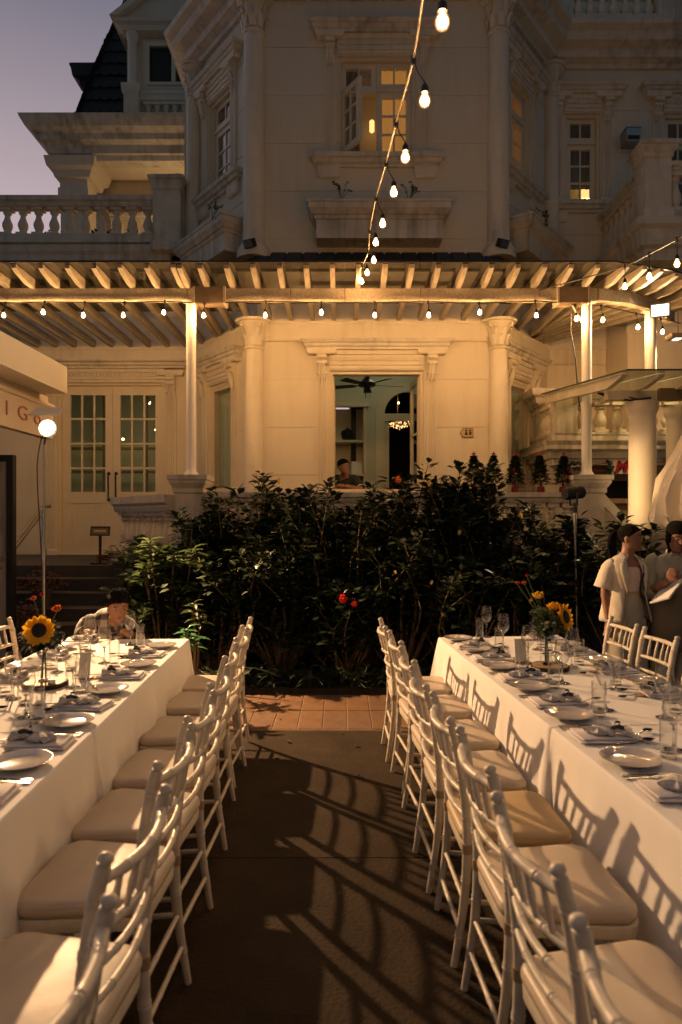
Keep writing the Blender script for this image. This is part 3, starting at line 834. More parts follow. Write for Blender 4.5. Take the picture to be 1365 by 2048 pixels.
def balustrade(x0, y0, x1, y1, z, h, n, r=0.075, plinth=0.16, cap=0.13, w=0.13, m='trimw', inset=0.0):
    d = Vector((x1 - x0, y1 - y0)); L = d.length; M = frame(x0, y0, math.atan2(d.y, d.x), z)
    b = MB()
    R = [[(0, -a, zz), (L, -a, zz), (L, a, zz), (0, a, zz)] for zz, a in ((0, w * 1.15), (plinth - .03, w * 1.15), (plinth, w * 0.95))]
    b.loft(R)
    R = [[(0, -a, zz), (L, -a, zz), (L, a, zz), (0, a, zz)] for zz, a in ((h - cap, w * 0.8), (h - cap * .75, w * 0.95), (h - cap * .6, w * 0.95), (h - cap * .45, w * 1.25), (h, w * 1.3))]
    b.loft(R)
    o = b.build('balustrade', m, villa, M)
    me = baluster_mesh(h - cap - plinth, r)
    for i in range(n):
        t = (i + 0.5) / n
        q = bpy.data.objects.new('baluster', me); COL.objects.link(q); q.parent = o
        q.location = Vector((x0 + d.x * t, y0 + d.y * t, z + plinth)) - o.location - villa.location
        q.rotation_euler = (0, 0, math.atan2(d.y, d.x))
    return o

def pedestal(x, y, z0, z1, hw=0.19, capw=1.55, name='pedestal', m='trimw', capm=True):
    b = MB(); H = z1 - z0
    b.block(x, y, [(z0, hw * 1.15, hw * 1.15), (z0 + .14, hw * 1.15, hw * 1.15), (z0 + .17, hw, hw), (z1 - .24, hw, hw), (z1 - .22, hw * 1.12, hw * 1.12), (z1 - .17, hw * 1.12, hw * 1.12),
                   (z1 - .10, hw * capw * .92, hw * capw * .92), (z1 - .07, hw * capw * .92, hw * capw * .92), (z1 - .06, hw * capw, hw * capw), (z1, hw * capw, hw * capw)])
    return b.build(name, m, villa)

# front terrace balustrade (behind the shrubs) and its returns
PX0, PX1, PY = -1.94, 3.18, 8.84
for x in (PX0, PX1): pedestal(x, PY, 1.0, 2.19, 0.17, 1.5)
balustrade(PX0 + .17, PY, PX1 - .17, PY, 1.0, 0.97, 26, 0.072)
balustrade(-2.14, 9.0, -3.35, 10.5, 1.0, 0.95, 10, 0.085, cap=0.22, w=0.16)
balustrade(-8.4, 9.75, -5.35, 9.75, 1.0, 0.94, 12, 0.09)
# sloping stair parapet on the right
b = MB()
for (za, wv) in (((0.0, 0.80), 0.11), ((0.80, 0.96), 0.16)):
    b.loft([[(3.34, PY - wv, 1.0 * (za[0] > 0) * 0 + 1.0 + za[0] * 1.0), (3.34, PY + wv, 1.0 + za[0]), (3.34, PY + wv, 1.0 + za[1]), (3.34, PY - wv, 1.0 + za[1])],
            [(4.05, PY - wv, 0.25 + za[0]), (4.05, PY + wv, 0.25 + za[0]), (4.05, PY + wv, 0.25 + za[1]), (4.05, PY - wv, 0.25 + za[1])]])
b.build('stair_parapet', 'trimw', villa)

# --- terrace over the left wing
TZ = 6.22
b = MB(); b.sweep([(-9.2, YW - 0.02), (-2.95, YW - 0.02)], [(-0.1, 5.98), (0.04, 5.98), (0.05, 6.06), (0.10, 6.10), (0.10, 6.18), (0.14, 6.24), (0.14, 6.34), (0.10, 6.38), (-0.1, 6.38)])
b.build('ledge', 'trimw', villa)
b = MB(); b.box(-9.2, -2.507, YW + .0, 14.0, TZ - .1, TZ + .06); b.build('terrace_slab', 'trimw', villa)
balustrade(-9.2, YW - .02, -3.22, YW - .02, 6.38, 0.80, 22, 0.088, cap=0.16, w=0.14)
pedestal(-2.97, YW - .05, 6.2, 7.46, 0.235, 1.30)
# pavilion on that terrace
X0, X1, Y0 = -5.85, -2.9, 13.95
path = [(X0, 20.0), (X0, Y0), (X1, Y0)]
b = MB(); b.sweep(path, [(-0.25, 8.93), (0.02, 8.93), (0.06, 9.02), (0.10, 9.04), (0.14, 9.18), (0.26, 9.24), (0.30, 9.34), (0.42, 9.42), (0.50, 9.56), (0.52, 9.62), (-0.25, 9.62)])
b.build('cornice', 'trimw', villa)
b = MB(); b.box(X0 + .05, X1 + .2, Y0 + .05, 20, 8.98, 9.60); b.build('porch_ceiling', 'stucco', villa)
b = MB(); b.block(-5.50, 14.32, [(6.2, .36, .36), (6.5, .36, .36), (6.52, .27, .27), (8.24, .27, .27), (8.28, .31, .31), (8.42, .31, .31), (8.45, .28, .28), (8.60, .28, .28), (8.62, .36, .36), (8.74, .40, .40), (8.80, .48, .48), (8.98, .52, .52)])
b.build('pier', 'stucco', villa)
MP = frame(0, 14.9, 0)
wall(MP, -5.5, -2.6, 6.2, 8.98, [(-4.85, -3.92, 6.3, 8.15), (-3.55, -3.15, 6.3, 8.50)], courses=False)
b = MB(); b.box(-5.8, -5.5, 14.9, 20, 6.2, 8.98); b.build('wall', 'stucco', villa)
f = MB(); ring(f, -4.85, -3.92, 6.3, 8.15, .06, .05, .2); pw_ = f.build('window', 'joinery', villa, MP)
for a, c in ((-5.02, -4.88), (-3.89, -3.75)): pilaster(pw_, MP, a, c, 6.3, 8.33)
lintel(pw_, MP, -5.02, -3.75, 8.15, 8.52, 0.1, 0.2); sash_leaf(pw_, MP, -4.79, -4.387, 6.36, 8.09, .11); sash_leaf(pw_, MP, -4.383, -3.98, 6.36, 8.09, .11)
b = MB(); b.box(-5.0, -3.0, 15.6, 15.65, 6.2, 9.2); b.build('curtain', 'curtain_dim', pw_)
s = MB(); Mx = frame(-3.55, 14.88, -math.radians(75)); ring(s, 0, .42, 6.3, 8.48, .09, -.02, .02); s.build('open_sash', 'joinery', villa, Mx)
b = MB(); b.lathe([(0.0, -.05), (.05, -.02), (.06, .02), (0, .05)], 12, Matrix.Translation((-3.2, 15.25, 7.55))); b.build('lamp', 'lampshade', villa)
# mansard with scalloped tile courses
MZ0, MZ1 = 9.61, 14.5
def mans(z):     # inset of the curved slope
    t = (z - MZ0) / (MZ1 - MZ0)
    return 0.20 + 0.268 * (z - MZ0) - 0.07 * math.sin(PI * t)
b = MB(); R = []
for i in range(9):
    z = MZ0 + (MZ1 - MZ0) * i / 8; s_ = mans(z)
    R.append([(-6.22 + s_, 14.7 + s_, z), (-2.0, 14.7 + s_, z), (-2.0, 20, z), (-6.22 + s_, 20, z)])
b.loft(R); roof = b.build('mansard_roof', 'rooftile', villa)
rows = 15; rh = (MZ1 - MZ0) / rows
bt = MB()
bt.loft([[(-.105, -.035, 0), (-.05, -.05, -.045), (.05, -.05, -.045), (.105, -.035, 0)], [(-.105, .10, .34), (-.05, .10, .34), (.05, .10, .34), (.105, .10, .34)]], closed=False, cap0=False, cap1=False)
bt.loft([[(-.105, .0, 0), (-.05, -.005, -.045), (.05, -.005, -.045), (.105, .0, 0)], [(-.105, -.035, 0), (-.05, -.05, -.045), (.05, -.05, -.045), (.105, -.035, 0)]], closed=False, cap0=False, cap1=False)
rest = MB(); tl = bpy.data.meshes.new('roof_tile'); tl.from_pydata(bt.v, [], bt.f); tl.materials.append(MT['rooftile'])
for j in range(rows):
    z = MZ0 + 0.06 + rh * j; s_ = mans(z); x = -6.22 + s_ + .05 + (0.1 if j % 2 else 0)
    while x < -4.6:
        q = bpy.data.objects.new('roof_tile', tl); COL.objects.link(q); q.parent = roof
        q.location = Vector((x, 14.7 + s_ - .01, z)) - villa.location - roof.location; x += 0.21
    y = 14.7 + s_
    while y < 17.5:
        for v in [Matrix.Translation((-6.22 + s_ - .01, y, z)) @ Matrix.Rotation(-PI / 2, 4, 'Z')]: rest.add(bt.v, bt.f, v)
        y += 0.21
o = rest.build('roof_tile', 'rooftile', roof); o['kind'] = 'stuff'
b = MB(); b.block(-6.02, 16.2, [(11.75, .08, .2), (11.90, .12, .2), (11.95, .24, .3), (12.15, .28, .3), (12.19, .31, .3), (12.25, .31, .3)]); b.build('chimney_cap', 'rooftile', roof)
# dormer
MD = frame(0.16, 14.55, 0)
dr = MB(); dr.box(-4.72, -2.2, .0, 1.6, 9.6, 11.90); ring(dr, -4.34, -3.04, 10.72, 11.74, 0.10, -0.10, -0.001); ring(dr, -4.27, -3.11, 10.79, 11.67, 0.06, -0.14, -0.101)
dr.box(-3.74, -3.66, -.14, -.002, 10.86, 11.60)
dor = dr.build('dormer', 'stucco', villa, MD)
b = MB(); b.box(-4.21, -3.75, -.06, -.05, 10.86, 11.60); b.box(-3.65, -3.17, -.06, -.05, 10.86, 11.60); b.build('pane', 'dark', dor, MD)
for x in (-4.55, -2.75):
    b = MB()
    b.lathe([(.12, 10.72), (.12, 10.77), (.09, 10.82), (.085, 11.66), (.12, 11.72), (.13, 11.78), (.13, 11.84)], 14, Matrix.Translation((x, -.16, 0)))
    b.block(x, -.16, [(9.61, .15, .14), (10.52, .15, .14), (10.55, .19, .16), (10.72, .20, .17)])
    b.build('column', 'trim', dor, MD, smooth=40)
b = MB(); b.mould(-4.56, -2.3, [(11.85, .02), (11.88, .22), (11.96, .26), (12.0, .34), (12.06, .36)])
b.prism([(-4.80, 12.06), (-2.16, 12.06), (-3.57, 12.98)], -.24, 1.2); b.prism([(-4.96, 12.065), (-4.80, 12.065), (-3.57, 12.99), (-2.16, 12.065), (-1.98, 12.065), (-3.57, 13.16)], -.42, 1.2)
b.build('pediment', 'trim', dor, MD)
b = MB(); b.mould(-4.35, -2.5, [(9.62, .06), (9.80, .06), (9.81, .03)]); b.mould(-4.35, -2.5, [(10.45, .06), (10.48, .12), (10.58, .13), (10.60, .15), (10.68, .15)]); b.build('parapet', 'trim', dor, MD)
for i in range(9):
    q = bpy.data.objects.new('baluster', baluster_mesh(0.62, 0.085)); COL.objects.link(q); q.parent = dor
    q.location = Vector((-4.09 + i * 0.19, 14.50, 9.815)) - villa.location - dor.location

# --- right wing: roof balustrade, balcony, annex
balustrade(3.95, YW - .25, 5.35, YW - .25, 9.99, 0.70, 7, 0.085); balustrade(5.8, YW - .25, 8.0, YW - .25, 9.99, 0.70, 11, 0.085)
b = MB(); b.box(5.35, 5.8, YW - .42, YW - .05, 9.99, 10.75); b.build('parapet', 'trimw', villa); b = MB(); b.box(2.9, 3.95, YW - .3, YW, 9.99, 10.8); b.build('parapet', 'trimw', villa)
b = MB()
for x0 in (4.05, 4.33): 
    ring(b, x0, x0 + .25, 9.10, 9.27, .02, -.015, -.001)
    for k in range(3): b.box(x0 + .02, x0 + .23, -.03, -.002, 9.125 + k * .045, 9.14 + k * .045)
g_ = b.build('vent', 'trim', villa, MW)
b = MB(); b.box(4.07, 4.28, -.004, -.0005, 9.12, 9.25); b.box(4.35, 4.56, -.004, -.0005, 9.12, 9.25); b.build('vent_shade_sheet', 'dark', g_, MW)  # dark sheets stand for the shade behind the slats
BZ = 5.42
b = MB(); b.sweep([(4.45, YW), (4.45, 10.0), (9.5, 10.0)], [(-.3, BZ), (0.0, BZ), (.02, BZ + .16), (.08, BZ + .2), (.10, BZ + .42), (.16, BZ + .47), (.16, BZ + .58), (-.3, BZ + .58)])
b.box(4.72, 9.5, 10.28, YW, BZ + .1, BZ + .55); b.build('balcony', 'trimw', villa)
pedestal(4.62, 10.12, BZ + .58, 7.12, 0.19, 1.45)
balustrade(4.60, YW, 4.60, 10.33, BZ + .58, 0.86, 7, 0.095, w=0.12)
balustrade(4.82, 10.12, 9.0, 10.12, BZ + .58, 0.86, 17, 0.095, w=0.12)
# annex with the bar under it
AY = 10.0
b = MB(); b.sweep([(3.12, 11.25), (3.12, AY), (9.0, AY)], [(-.2, 2.42), (.0, 2.42), (.02, 2.50), (.06, 2.52), (.08, 2.60), (.14, 2.64), (.14, 2.70), (.17, 2.76), (.0, 2.78), (.0, 2.88), (-.2, 2.88)])
b.box(3.32, 9.0, AY + .2, 11.0, 2.60, 2.86)
ann = b.build('annex', 'trimw', villa)
balustrade(3.45, AY + .10, 9.0, AY + .10, 2.88, 0.56, 22, 0.098, plinth=.02, cap=.10, w=0.10)
balustrade(3.22, 11.25, 3.22, AY + .25, 2.88, 0.56, 5, 0.098, plinth=.02, cap=.10, w=0.10)
b = MB(); b.block(3.30, AY + .12, [(2.88, .16, .14), (3.44, .16, .14)]); b.block(3.28, AY + .9, [(2.88, .16, .16), (3.42, .16, .16), (3.44, .22, .22), (3.52, .24, .24), (3.56, .30, .30), (3.66, .32, .32)])
b.build('pier', 'trimw', ann)
b = MB(); b.box(3.1, 3.75, AY + .25, AY + .5, 1.0, 2.42); b.box(3.1, 9, 10.8, 10.95, 1.0, 2.42); b.build('bar_wall', 'stucco', ann)
b = MB(); b.box(3.75, 9.0, AY + .5, AY + .62, 1.0, 2.42); b.build('bar_shade_sheet', 'dark', ann)  # near-black sheet stands in for the shaded inside of the bar
b = MB(); b.box(3.75, 6.5, AY + .12, AY + .45, 1.0, 1.86); b.box(3.72, 6.6, AY + .05, AY + .48, 1.86, 1.93); b.build('bar_counter', 'wood', ann)
b = MB(); b.box(3.72, 9.0, AY + .15, AY + .40, 2.20, 2.415); b.build('bar_fascia', 'brown', ann)

# ================================================================== PERGOLA
perg = thing('pergola', 'white timber pergola with a glass roof along the front of the villa', 'pergola', (0.5, 8.84, 1.0))
BMZ0, BMZ1, RZ = 4.45, 4.597, 4.72
CRV = [(3.30, 8.84), (3.75, 8.98), (4.25, 9.30), (4.75, 9.85)]
def beam_path(b, pts, z0, z1, w):
    b.sweep(pts, [(-w, z0), (w, z0), (w, z1), (-w, z1)])
jx = [-9.0, -5.4, -1.98, -0.65, 0.05, 1.02, 2.55, 3.30]
for a, c in zip(jx[:-1], jx[1:]):
    b = MB(); b.box(a + .004, c - .004, 8.78, 8.90, BMZ0, BMZ1); b.build('beam', 'rafter', perg)
b = MB(); beam_path(b, CRV, BMZ0, BMZ1, .06); b.build('beam', 'rafter', perg)
for a in (-1.87, 2.80):      # boxed joints in the beam
    b = MB(); b.box(a, a + .36, 8.735, 8.945, BMZ0 - .05, BMZ1 + .01); bj = b.build('joint_box', 'brown', perg)
    
    for e0, e1 in ((-.03, -.002), (.362, .39)):
        b = MB(); b.box(a + e0, a + e1, 8.73, 8.95, BMZ0 - .06, BMZ1 + .014); b.build('cheek', 'rafter', bj)
for x, y, r, zt in ((PX0, PY, .063, BMZ0), (PX1, PY, .063, BMZ0), (4.20, 9.26, .075, BMZ0)):
    z0 = 2.19 if r < .07 else 1.0
    b = MB(); b.lathe([(r * 1.5, z0), (r * 1.5, z0 + .02), (r * 1.05, z0 + .06), (r, z0 + .1), (r, zt - .02)], 20, Matrix.Translation((x, y, 0)))
    b.box(x - .11, x + .11, y - .05, y + .05, zt - .018, zt - .001)
    b.build('post', 'chairw', perg, smooth=40)
b = MB(); b.tube([(PX1 - .20, 8.84, 4.43), (PX1 - .03, 8.84, 4.12)], .012, 6); b.build('brace', 'rafter', perg)
bay = [(-9.0, YW), (-2.506, YW), (-1.264, YF), (2.32, YF), (3.596, YW), (9, YW)]
def wall_y(x):
    for (xa, ya), (xb, yb) in zip(bay[:-1], bay[1:]):
        if xa <= x <= xb: return ya + (yb - ya) * (x - xa) / (xb - xa)
    return YW
_r = random.Random(11)
def rafter(x, y0, xe, ye):
    """from the overhanging cut end at (x, y0) back to the wall at (xe, ye)"""
    d = Vector((xe - x, ye - y0)); L = d.length; M = frame(x, y0, math.atan2(d.y, d.x), 0)
    b = MB(); w = .030; zb = BMZ1 + .001
    poly = [(0.0, RZ - .045), (0.0, RZ), (L, RZ), (L, zb), (0.34, zb), (0.10, RZ - .075)]
    b.loft([[(px, -w, z) for px, z in poly], [(px, w, z) for px, z in poly]], M=M)
    b.build('rafter', 'rafter', perg)
k = 0; x = -5.9
while x < 3.25:
    rafter(x, 8.28 + _r.uniform(-.015, .015), x, wall_y(x) - .055)
    if abs(x + 2.03) < .161: rafter(x + .075, 8.285, x + .075, wall_y(x) - .055)
    x += 0.322; k += 1
for i in range(7):          # the rafters fan round the corner
    t = (i + .5) / 7; seg = t * 3; j = min(2, int(seg)); u = seg - j
    p = Vector(CRV[j]).lerp(Vector(CRV[j + 1]), u); a = math.radians(4 + 32 * t)
    dv = Vector((-math.sin(a), math.cos(a))); s_ = p - dv * 0.62
    L = (YW - .1 - p.y) / dv.y
    e_ = p + dv * L; rafter(s_.x, s_.y, e_.x, e_.y)
b = MB(); gz = RZ + .006
GL = [(-6.2, 8.22), (3.30, 8.22), (4.1, 8.50), (5.0, 9.0), (5.4, 9.55)]
xs_ = [-6.2, -4.6, -3.0, -1.4, 0.2, 1.8, 3.30]
for a, c in zip(xs_[:-1], xs_[1:]):
    b = MB(); b.box(a + .003, c - .003, 8.22, YF - .46 if a > -1.5 and c < 3.4 else YF - .1, gz, gz + .010); b.build('glass_panel', 'canopyglass', perg)
b = MB(); P4 = [(3.303, 8.22), (4.1, 8.50), (5.0, 9.0), (5.4, 9.55), (4.55, 11.0), (3.303, 10.9)]
b.loft([[(x, y, gz) for x, y in P4], [(x, y, gz + .01) for x, y in P4]]); b.build('glass_panel', 'canopyglass', perg)
b = MB(); b.sweep(GL, [(0.0, gz - .004), (.008, gz - .004), (.008, gz + .016), (0.0, gz + .016)]); b.build('edge_strip', 'black', perg)
b = MB(); b.tube([(3.0, 8.88, 4.40), (3.01, 8.95, 4.1), (3.07, 8.93, 3.7), (3.09, 8.92, 3.35), (3.11, 8.9, 3.1)], .010, 6); b.build('power_cord', 'rubber', perg)

# ---- low glass canopy on stout columns, at the right
can = thing('glass_canopy', 'low flat glass canopy on stout white columns at the right edge', 'canopy', (3.8, 8.0, 0))
CX0 = 2.93; zf, zbk = 3.16, 3.45; cyf, cyb = 7.0, 10.0
zz = lambda y: zf + (zbk - zf) * (y - cyf) / (cyb - cyf)
b = MB(); b.loft([[(CX0, cyf, zf), (8, cyf, zf), (8, cyb, zbk), (CX0, cyb, zbk)], [(CX0, cyf, zf + .012), (8, cyf, zf + .012), (8, cyb, zbk + .012), (CX0, cyb, zbk + .012)]])
b.build('glass_panel', 'clearcanopy', can)
b = MB(); b.tube([(CX0, cyb, zbk + .006), (CX0, cyf, zf + .006), (8, cyf, zf + .006)], .009, 6); b.build('edge_strip', 'black', can)
for i in range(11):
    x = 3.02 + i * 0.40; b = MB(); y0 = 7.28
    b.loft([[(x + s, y0, zz(y0) - .03), (x + s, y0, zz(y0) - .006), (x + s, cyb, zz(cyb) - .006), (x + s, cyb, zz(cyb) - .13), (x + s, y0 + .42, zz(y0 + .42) - .13), (x + s, y0 + .12, zz(y0 + .1) - .06)] for s in (-.03, .03)])
    b.build('rafter', 'rafterw', can)
b = MB(); b.box(3.05, 8, 7.82, 7.94, 3.0, zz(7.82) - .135); b.build('beam', 'rafterw', can)
b = MB(); b.box(3.62, 4.4, 7.75, 7.81, 2.98, 3.12); b.build('joint_box', 'brown', can)
for x in (3.475, 4.08):
    b = MB(); b.lathe([(.19, 0), (.19, .12), (.16, .16), (.155, .3), (.145, 2.80), (.15, 2.84), (.17, 2.87), (.18, 2.93), (.175, 2.98), (.06, 2.982), (.06, 3.02)], 28, Matrix.Translation((x, 7.88 + (x > 3.9) * .35, 0)))
    b.build('column', 'trim', can, smooth=40)
b = MB(); b.tube([(2.99, 7.95, 3.10), (3.12, 7.9, 3.03), (3.3, 7.8, 2.99), (3.5, 7.7, 3.0)], .012, 6); b.tube([(2.99, 7.95, 3.10), (3.2, 7.85, 3.06), (3.4, 7.8, 3.0)], .008, 6); b.build('cable', 'rubber', can)

# ---- kiosk at the left edge: white boxed canopy, sign board, dark frame
kio = thing('kiosk', 'white boxed canopy of a kiosk with a lettered sign board, cut by the left edge', 'kiosk', (-4.4, 7.0, 0))
b = MB(); b.loft([[(-6.5, 2.0, 3.10), (-3.21, 2.0, 3.10), (-3.21, 8.0, 3.10), (-6.5, 8.0, 3.10)], [(-6.5, 2.0, 3.41), (-3.21, 2.0, 3.41), (-3.21, 8.0, 3.41), (-6.5, 8.0, 3.41)]])
b.build('canopy', 'whitel', kio)
b = MB(); b.box(-3.60, -3.50, 3.0, 8.3, 2.60, 2.96); sb = b.build('sign_board', 'beige', kio)
b = MB(); b.tube([(-3.50, 3.0, 2.99), (-3.50, 8.3, 2.99)], .03, 8); b.build('rail', 'joinery', kio)
b = MB(); b.box(-3.58, -3.52, 3.0, 8.2, 2.985, 3.098); b.build('soffit_panel', 'beige', kio)
def text(s, name, m, parent, loc, rot, size, extr=0.004, shear=0.0, offset=0.0, align='CENTER'):
    cu = bpy.data.curves.new(name, 'FONT'); cu.body = s; cu.size = size; cu.extrude = extr; cu.shear = shear; cu.offset = offset
    cu.align_x = align; cu.align_y = 'CENTER'
    t = bpy.data.objects.new(name, cu); COL.objects.link(t)
    dg = bpy.context.evaluated_depsgraph_get(); me = bpy.data.meshes.new_from_object(t.evaluated_get(dg))
    bpy.data.objects.remove(t)
    o = mkobj(name, me, m, parent, loc); o.rotation_euler = rot
    return o
for ch_, yy in (('e', 6.80), ('l', 7.14), ('G', 7.50), ('\u00f2', 7.86)):
    lt = text(ch_, 'letter', 'letter', sb, (-3.494, yy, 2.79), (PI / 2, 0, PI / 2), 0.22); lt.scale = (1.6, 1, 1)
b = MB(); b.box(-3.72, -3.60, 3.0, 6.9, 0.0, 2.59); b.build('back_panel', 'beige', kio)
b = MB(); b.lathe([(0, -.03), (.05, -.02), (.05, 0)], 12, Matrix.Translation((-3.75, 6.0, 3.098))); b.build('downlight', 'downlight', kio)
fr = thing('display_frame', 'tall dark framed panel standing at the left edge by the steps', 'display frame', (-3.6, 7.1, 0))
b = MB(); M = frame(-4.36, 7.3, 0)
ring(b, 0, .85, 0.02, 2.32, .07, 0, .08); b.build('frame', 'black', fr, M)
b = MB(); b.box(.07, .78, .03, .05, .09, 2.25); b.build('panel', 'curtain_dim', fr, M)

# ================================================================== TABLES
def LT(s, t, z=0.0): return Vector((-1.13 + 0.0375 * s - t, 5.065 - s - 0.0375 * t, z))
def RT(s, t, z=0.0): return Vector((0.734 + 0.0776 * s + t, 5.125 - s + 0.0776 * t, z))
LROT = -math.atan(0.0375); RROT = -math.atan(-0.0776)      # turn of each table against the y axis
TW = 0.92; TH = 0.75

def banquet_table(F, s0, s1, label):
    c = F((s0 + s1) / 2, TW / 2)
    t = thing('banquet_table', label, 'table', c, 'banquet tables under white cloths')
    def P(s, tt, z): return F(s, tt, z)
    b = MB(); b.loft([[P(s0 + .02, .02, z), P(s1 - .02, .02, z), P(s1 - .02, TW - .02, z), P(s0 + .02, TW - .02, z)] for z in (TH - .03, TH - .004)]); b.build('tabletop', 'wood', t)
    for s in (s0 + .3, s1 - .3):
        for q in (.12, TW - .12):
            p = P(s, q, 0); b = MB(); b.tube([p, p + Vector((0, 0, TH - .035))], .014, 8); b.build('leg', 'steeld', t)
    return t

def tablecloth(F, s0, s1, label, seed):
    r_ = random.Random(seed); ph = [r_.uniform(0, 6.28) for _ in range(8)]
    per = []; st = 0.03
    def seg(a, c_, nrm):
        a = Vector(a); c_ = Vector(c_); n = max(2, int((c_ - a).length / st))
        for i in range(n): per.append((a.lerp(c_, i / n), Vector(nrm)))
    # perimeter in (s, t), normals outward; corners rounded
    R = 0.018
    def corner(cs, ct, a0):
        for i in range(5):
            a = a0 + (PI / 2) * i / 5; per.append((Vector((cs + R * math.cos(a), ct + R * math.sin(a))), Vector((math.cos(a), math.sin(a)))))
    seg((s0 + R, 0), (s1 - R, 0), (0, -1)); corner(s1 - R, R, -PI / 2)
    seg((s1, R), (s1, TW - R), (1, 0)); corner(s1 - R, TW - R, 0)
    seg((s1 - R, TW), (s0 + R, TW), (0, 1)); corner(s0 + R, TW - R, PI / 2)
    seg((s0, TW - R), (s0, R), (-1, 0)); corner(s0 + R, R, PI)
    n = len(per); arc = [0]
    for i in range(1, n): arc.append(arc[-1] + (per[i][0] - per[i - 1][0]).length)
    L = arc[-1]
    corners = [i for i in range(n) if abs(per[i][1].x) > .3 and abs(per[i][1].y) > .3]
    ca = sorted(set(round(arc[i], 2) for i in corners))
    rings = []
    lv = [(0.0, 0.0), (0.006, -0.004), (0.009, -0.012)] + [(None, k / 16) for k in range(1, 17)]
    for o, k in lv:
        rg = []
        for i, (p, nr) in enumerate(per):
            if o is not None: q = p + nr * o; z = TH + k
            else:
                a = arc[i]; w = 0.030 * math.sin(a * 9.1 + ph[0]) + 0.034 * math.sin(a * 17.3 + ph[1]) * (0.5 + 0.5 * math.sin(a * 2.1 + ph[2])) + 0.010 * math.sin(a * 39 + ph[3]) * (0.5 + .5 * math.sin(a * 1.3 + ph[4]))
                cg = sum(math.exp(-((a - c) / 0.10) ** 2) for c in ca)
                cd = 0.05 * min(1, cg) + 0.03 * min(1, cg) * math.sin(a * 50)
                d = 0.009 + 0.03 * k + (w * .8 + 0.018) * k ** 0.8 + cd * k ** 1.1 * 0.8
                q = p + nr * d; z = TH - 0.012 - k * (TH - 0.035) + (0.006 * math.sin(a * 13 + ph[5]) if k == 1 else 0)
            v = F(q.x, q.y, z); rg.append(v)
        rings.append(rg)
    b = MB(); b.loft(rings, False, False)
    # the top: rows of quads with slight fold creases
    ns, nt_ = int((s1 - s0) / .05), 18
    G = []
    for i in range(ns + 1):
        for j in range(nt_ + 1):
            s = s0 + (s1 - s0) * i / ns; t_ = TW * j / nt_
            cz = -0.0012 * math.exp(-((t_ - TW / 2) / .012) ** 2) + 0.0007 * math.sin(s * 7 + ph[6]) * math.sin(t_ * 9)
            G.append(F(min(max(s, s0), s1), t_, TH + (cz if 0 < i < ns and 0 < j < nt_ else 0)))
    b.add(G, [(i * (nt_ + 1) + j, i * (nt_ + 1) + j + 1, (i + 1) * (nt_ + 1) + j + 1, (i + 1) * (nt_ + 1) + j) for i in range(ns) for j in range(nt_)])
    o = b.build('tablecloth', 'cloth', smooth=50)
    return tag(o, label, 'tablecloth', 'white tablecloths')

for F, nm in ((LT, 'left'), (RT, 'right')):
    banquet_table(F, 0.0, 2.19, 'far table of the %s row, hidden under a white cloth beside the shrubs' % nm)
    banquet_table(F, 2.20, 4.45, 'near table of the %s row, hidden under a white cloth' % nm)
    tablecloth(F, 0.0, 2.19, 'white floor-length cloth on the far table of the %s row' % nm, 5 if nm == 'left' else 9)
    tablecloth(F, 2.20, 4.45, 'white floor-length cloth on the near table of the %s row' % nm, 15 if nm == 'left' else 19)

# ================================================================== CHAIRS
def bamboo(pts, r, nring=(0.2, 0.45, 0.7), n=10, seg=14):
    """turned stick with paired rings"""
    P = [Vector(p) for p in pts]
    L = [0]
    for a, c in zip(P[:-1], P[1:]): L.append(L[-1] + (c - a).length)
    T = L[-1]
    def at(t):
        d = t * T
        for i in range(len(P) - 1):
            if d <= L[i + 1] or i == len(P) - 2: return P[i].lerp(P[i + 1], (d - L[i]) / (L[i + 1] - L[i]))
    ts = sorted(set([i / seg for i in range(seg + 1)]))
    e = 0.006 / T; marks = []
    for q in nring: marks += [(q - 2.2 * e, 1.0), (q - 1.3 * e, 1.14), (q - .5 * e, 1.14), (q, .97), (q + .5 * e, 1.14), (q + 1.3 * e, 1.14), (q + 2.2 * e, 1.0)]
    ts = [t for t in ts if all(abs(t - q) > 2.4 * e for q in nring)]
    allp = sorted([(t, 1.0) for t in ts] + marks)
    rf = r if callable(r) else (lambda t: r)
    return [at(t) for t, _ in allp], [rf(t) * k for t, k in allp]

def smooth_pts(pts, n=16):
    P = [Vector(p) for p in pts]; out = []
    for i in range(n + 1):
        t = i / n * (len(P) - 1); j = min(len(P) - 2, int(t)); u = t - j
        p0 = P[max(0, j - 1)]; p1 = P[j]; p2 = P[j + 1]; p3 = P[min(len(P) - 1, j + 2)]
        out.append(0.5 * ((2 * p1) + (p2 - p0) * u + (2 * p0 - 5 * p1 + 4 * p2 - p3) * u * u + (3 * p1 - p0 - 3 * p2 + p3) * u ** 3))
    return out

def rrect(x0, x1, w0, w1, r, n=6, sup=0):
    """rounded trapezoid outline: width w0 at x0, w1 at x1"""
    pts = []
    for (cx, cy_, a0) in ((x1 - r, w1 / 2 - r, 0), (x0 + r, w0 / 2 - r, PI / 2), (x0 + r, -w0 / 2 + r, PI), (x1 - r, -w1 / 2 + r, 3 * PI / 2)):
        for i in range(n + 1):
            a = a0 + PI / 2 * i / n; pts.append((cx + r * math.cos(a), cy_ + r * math.sin(a)))
    return pts

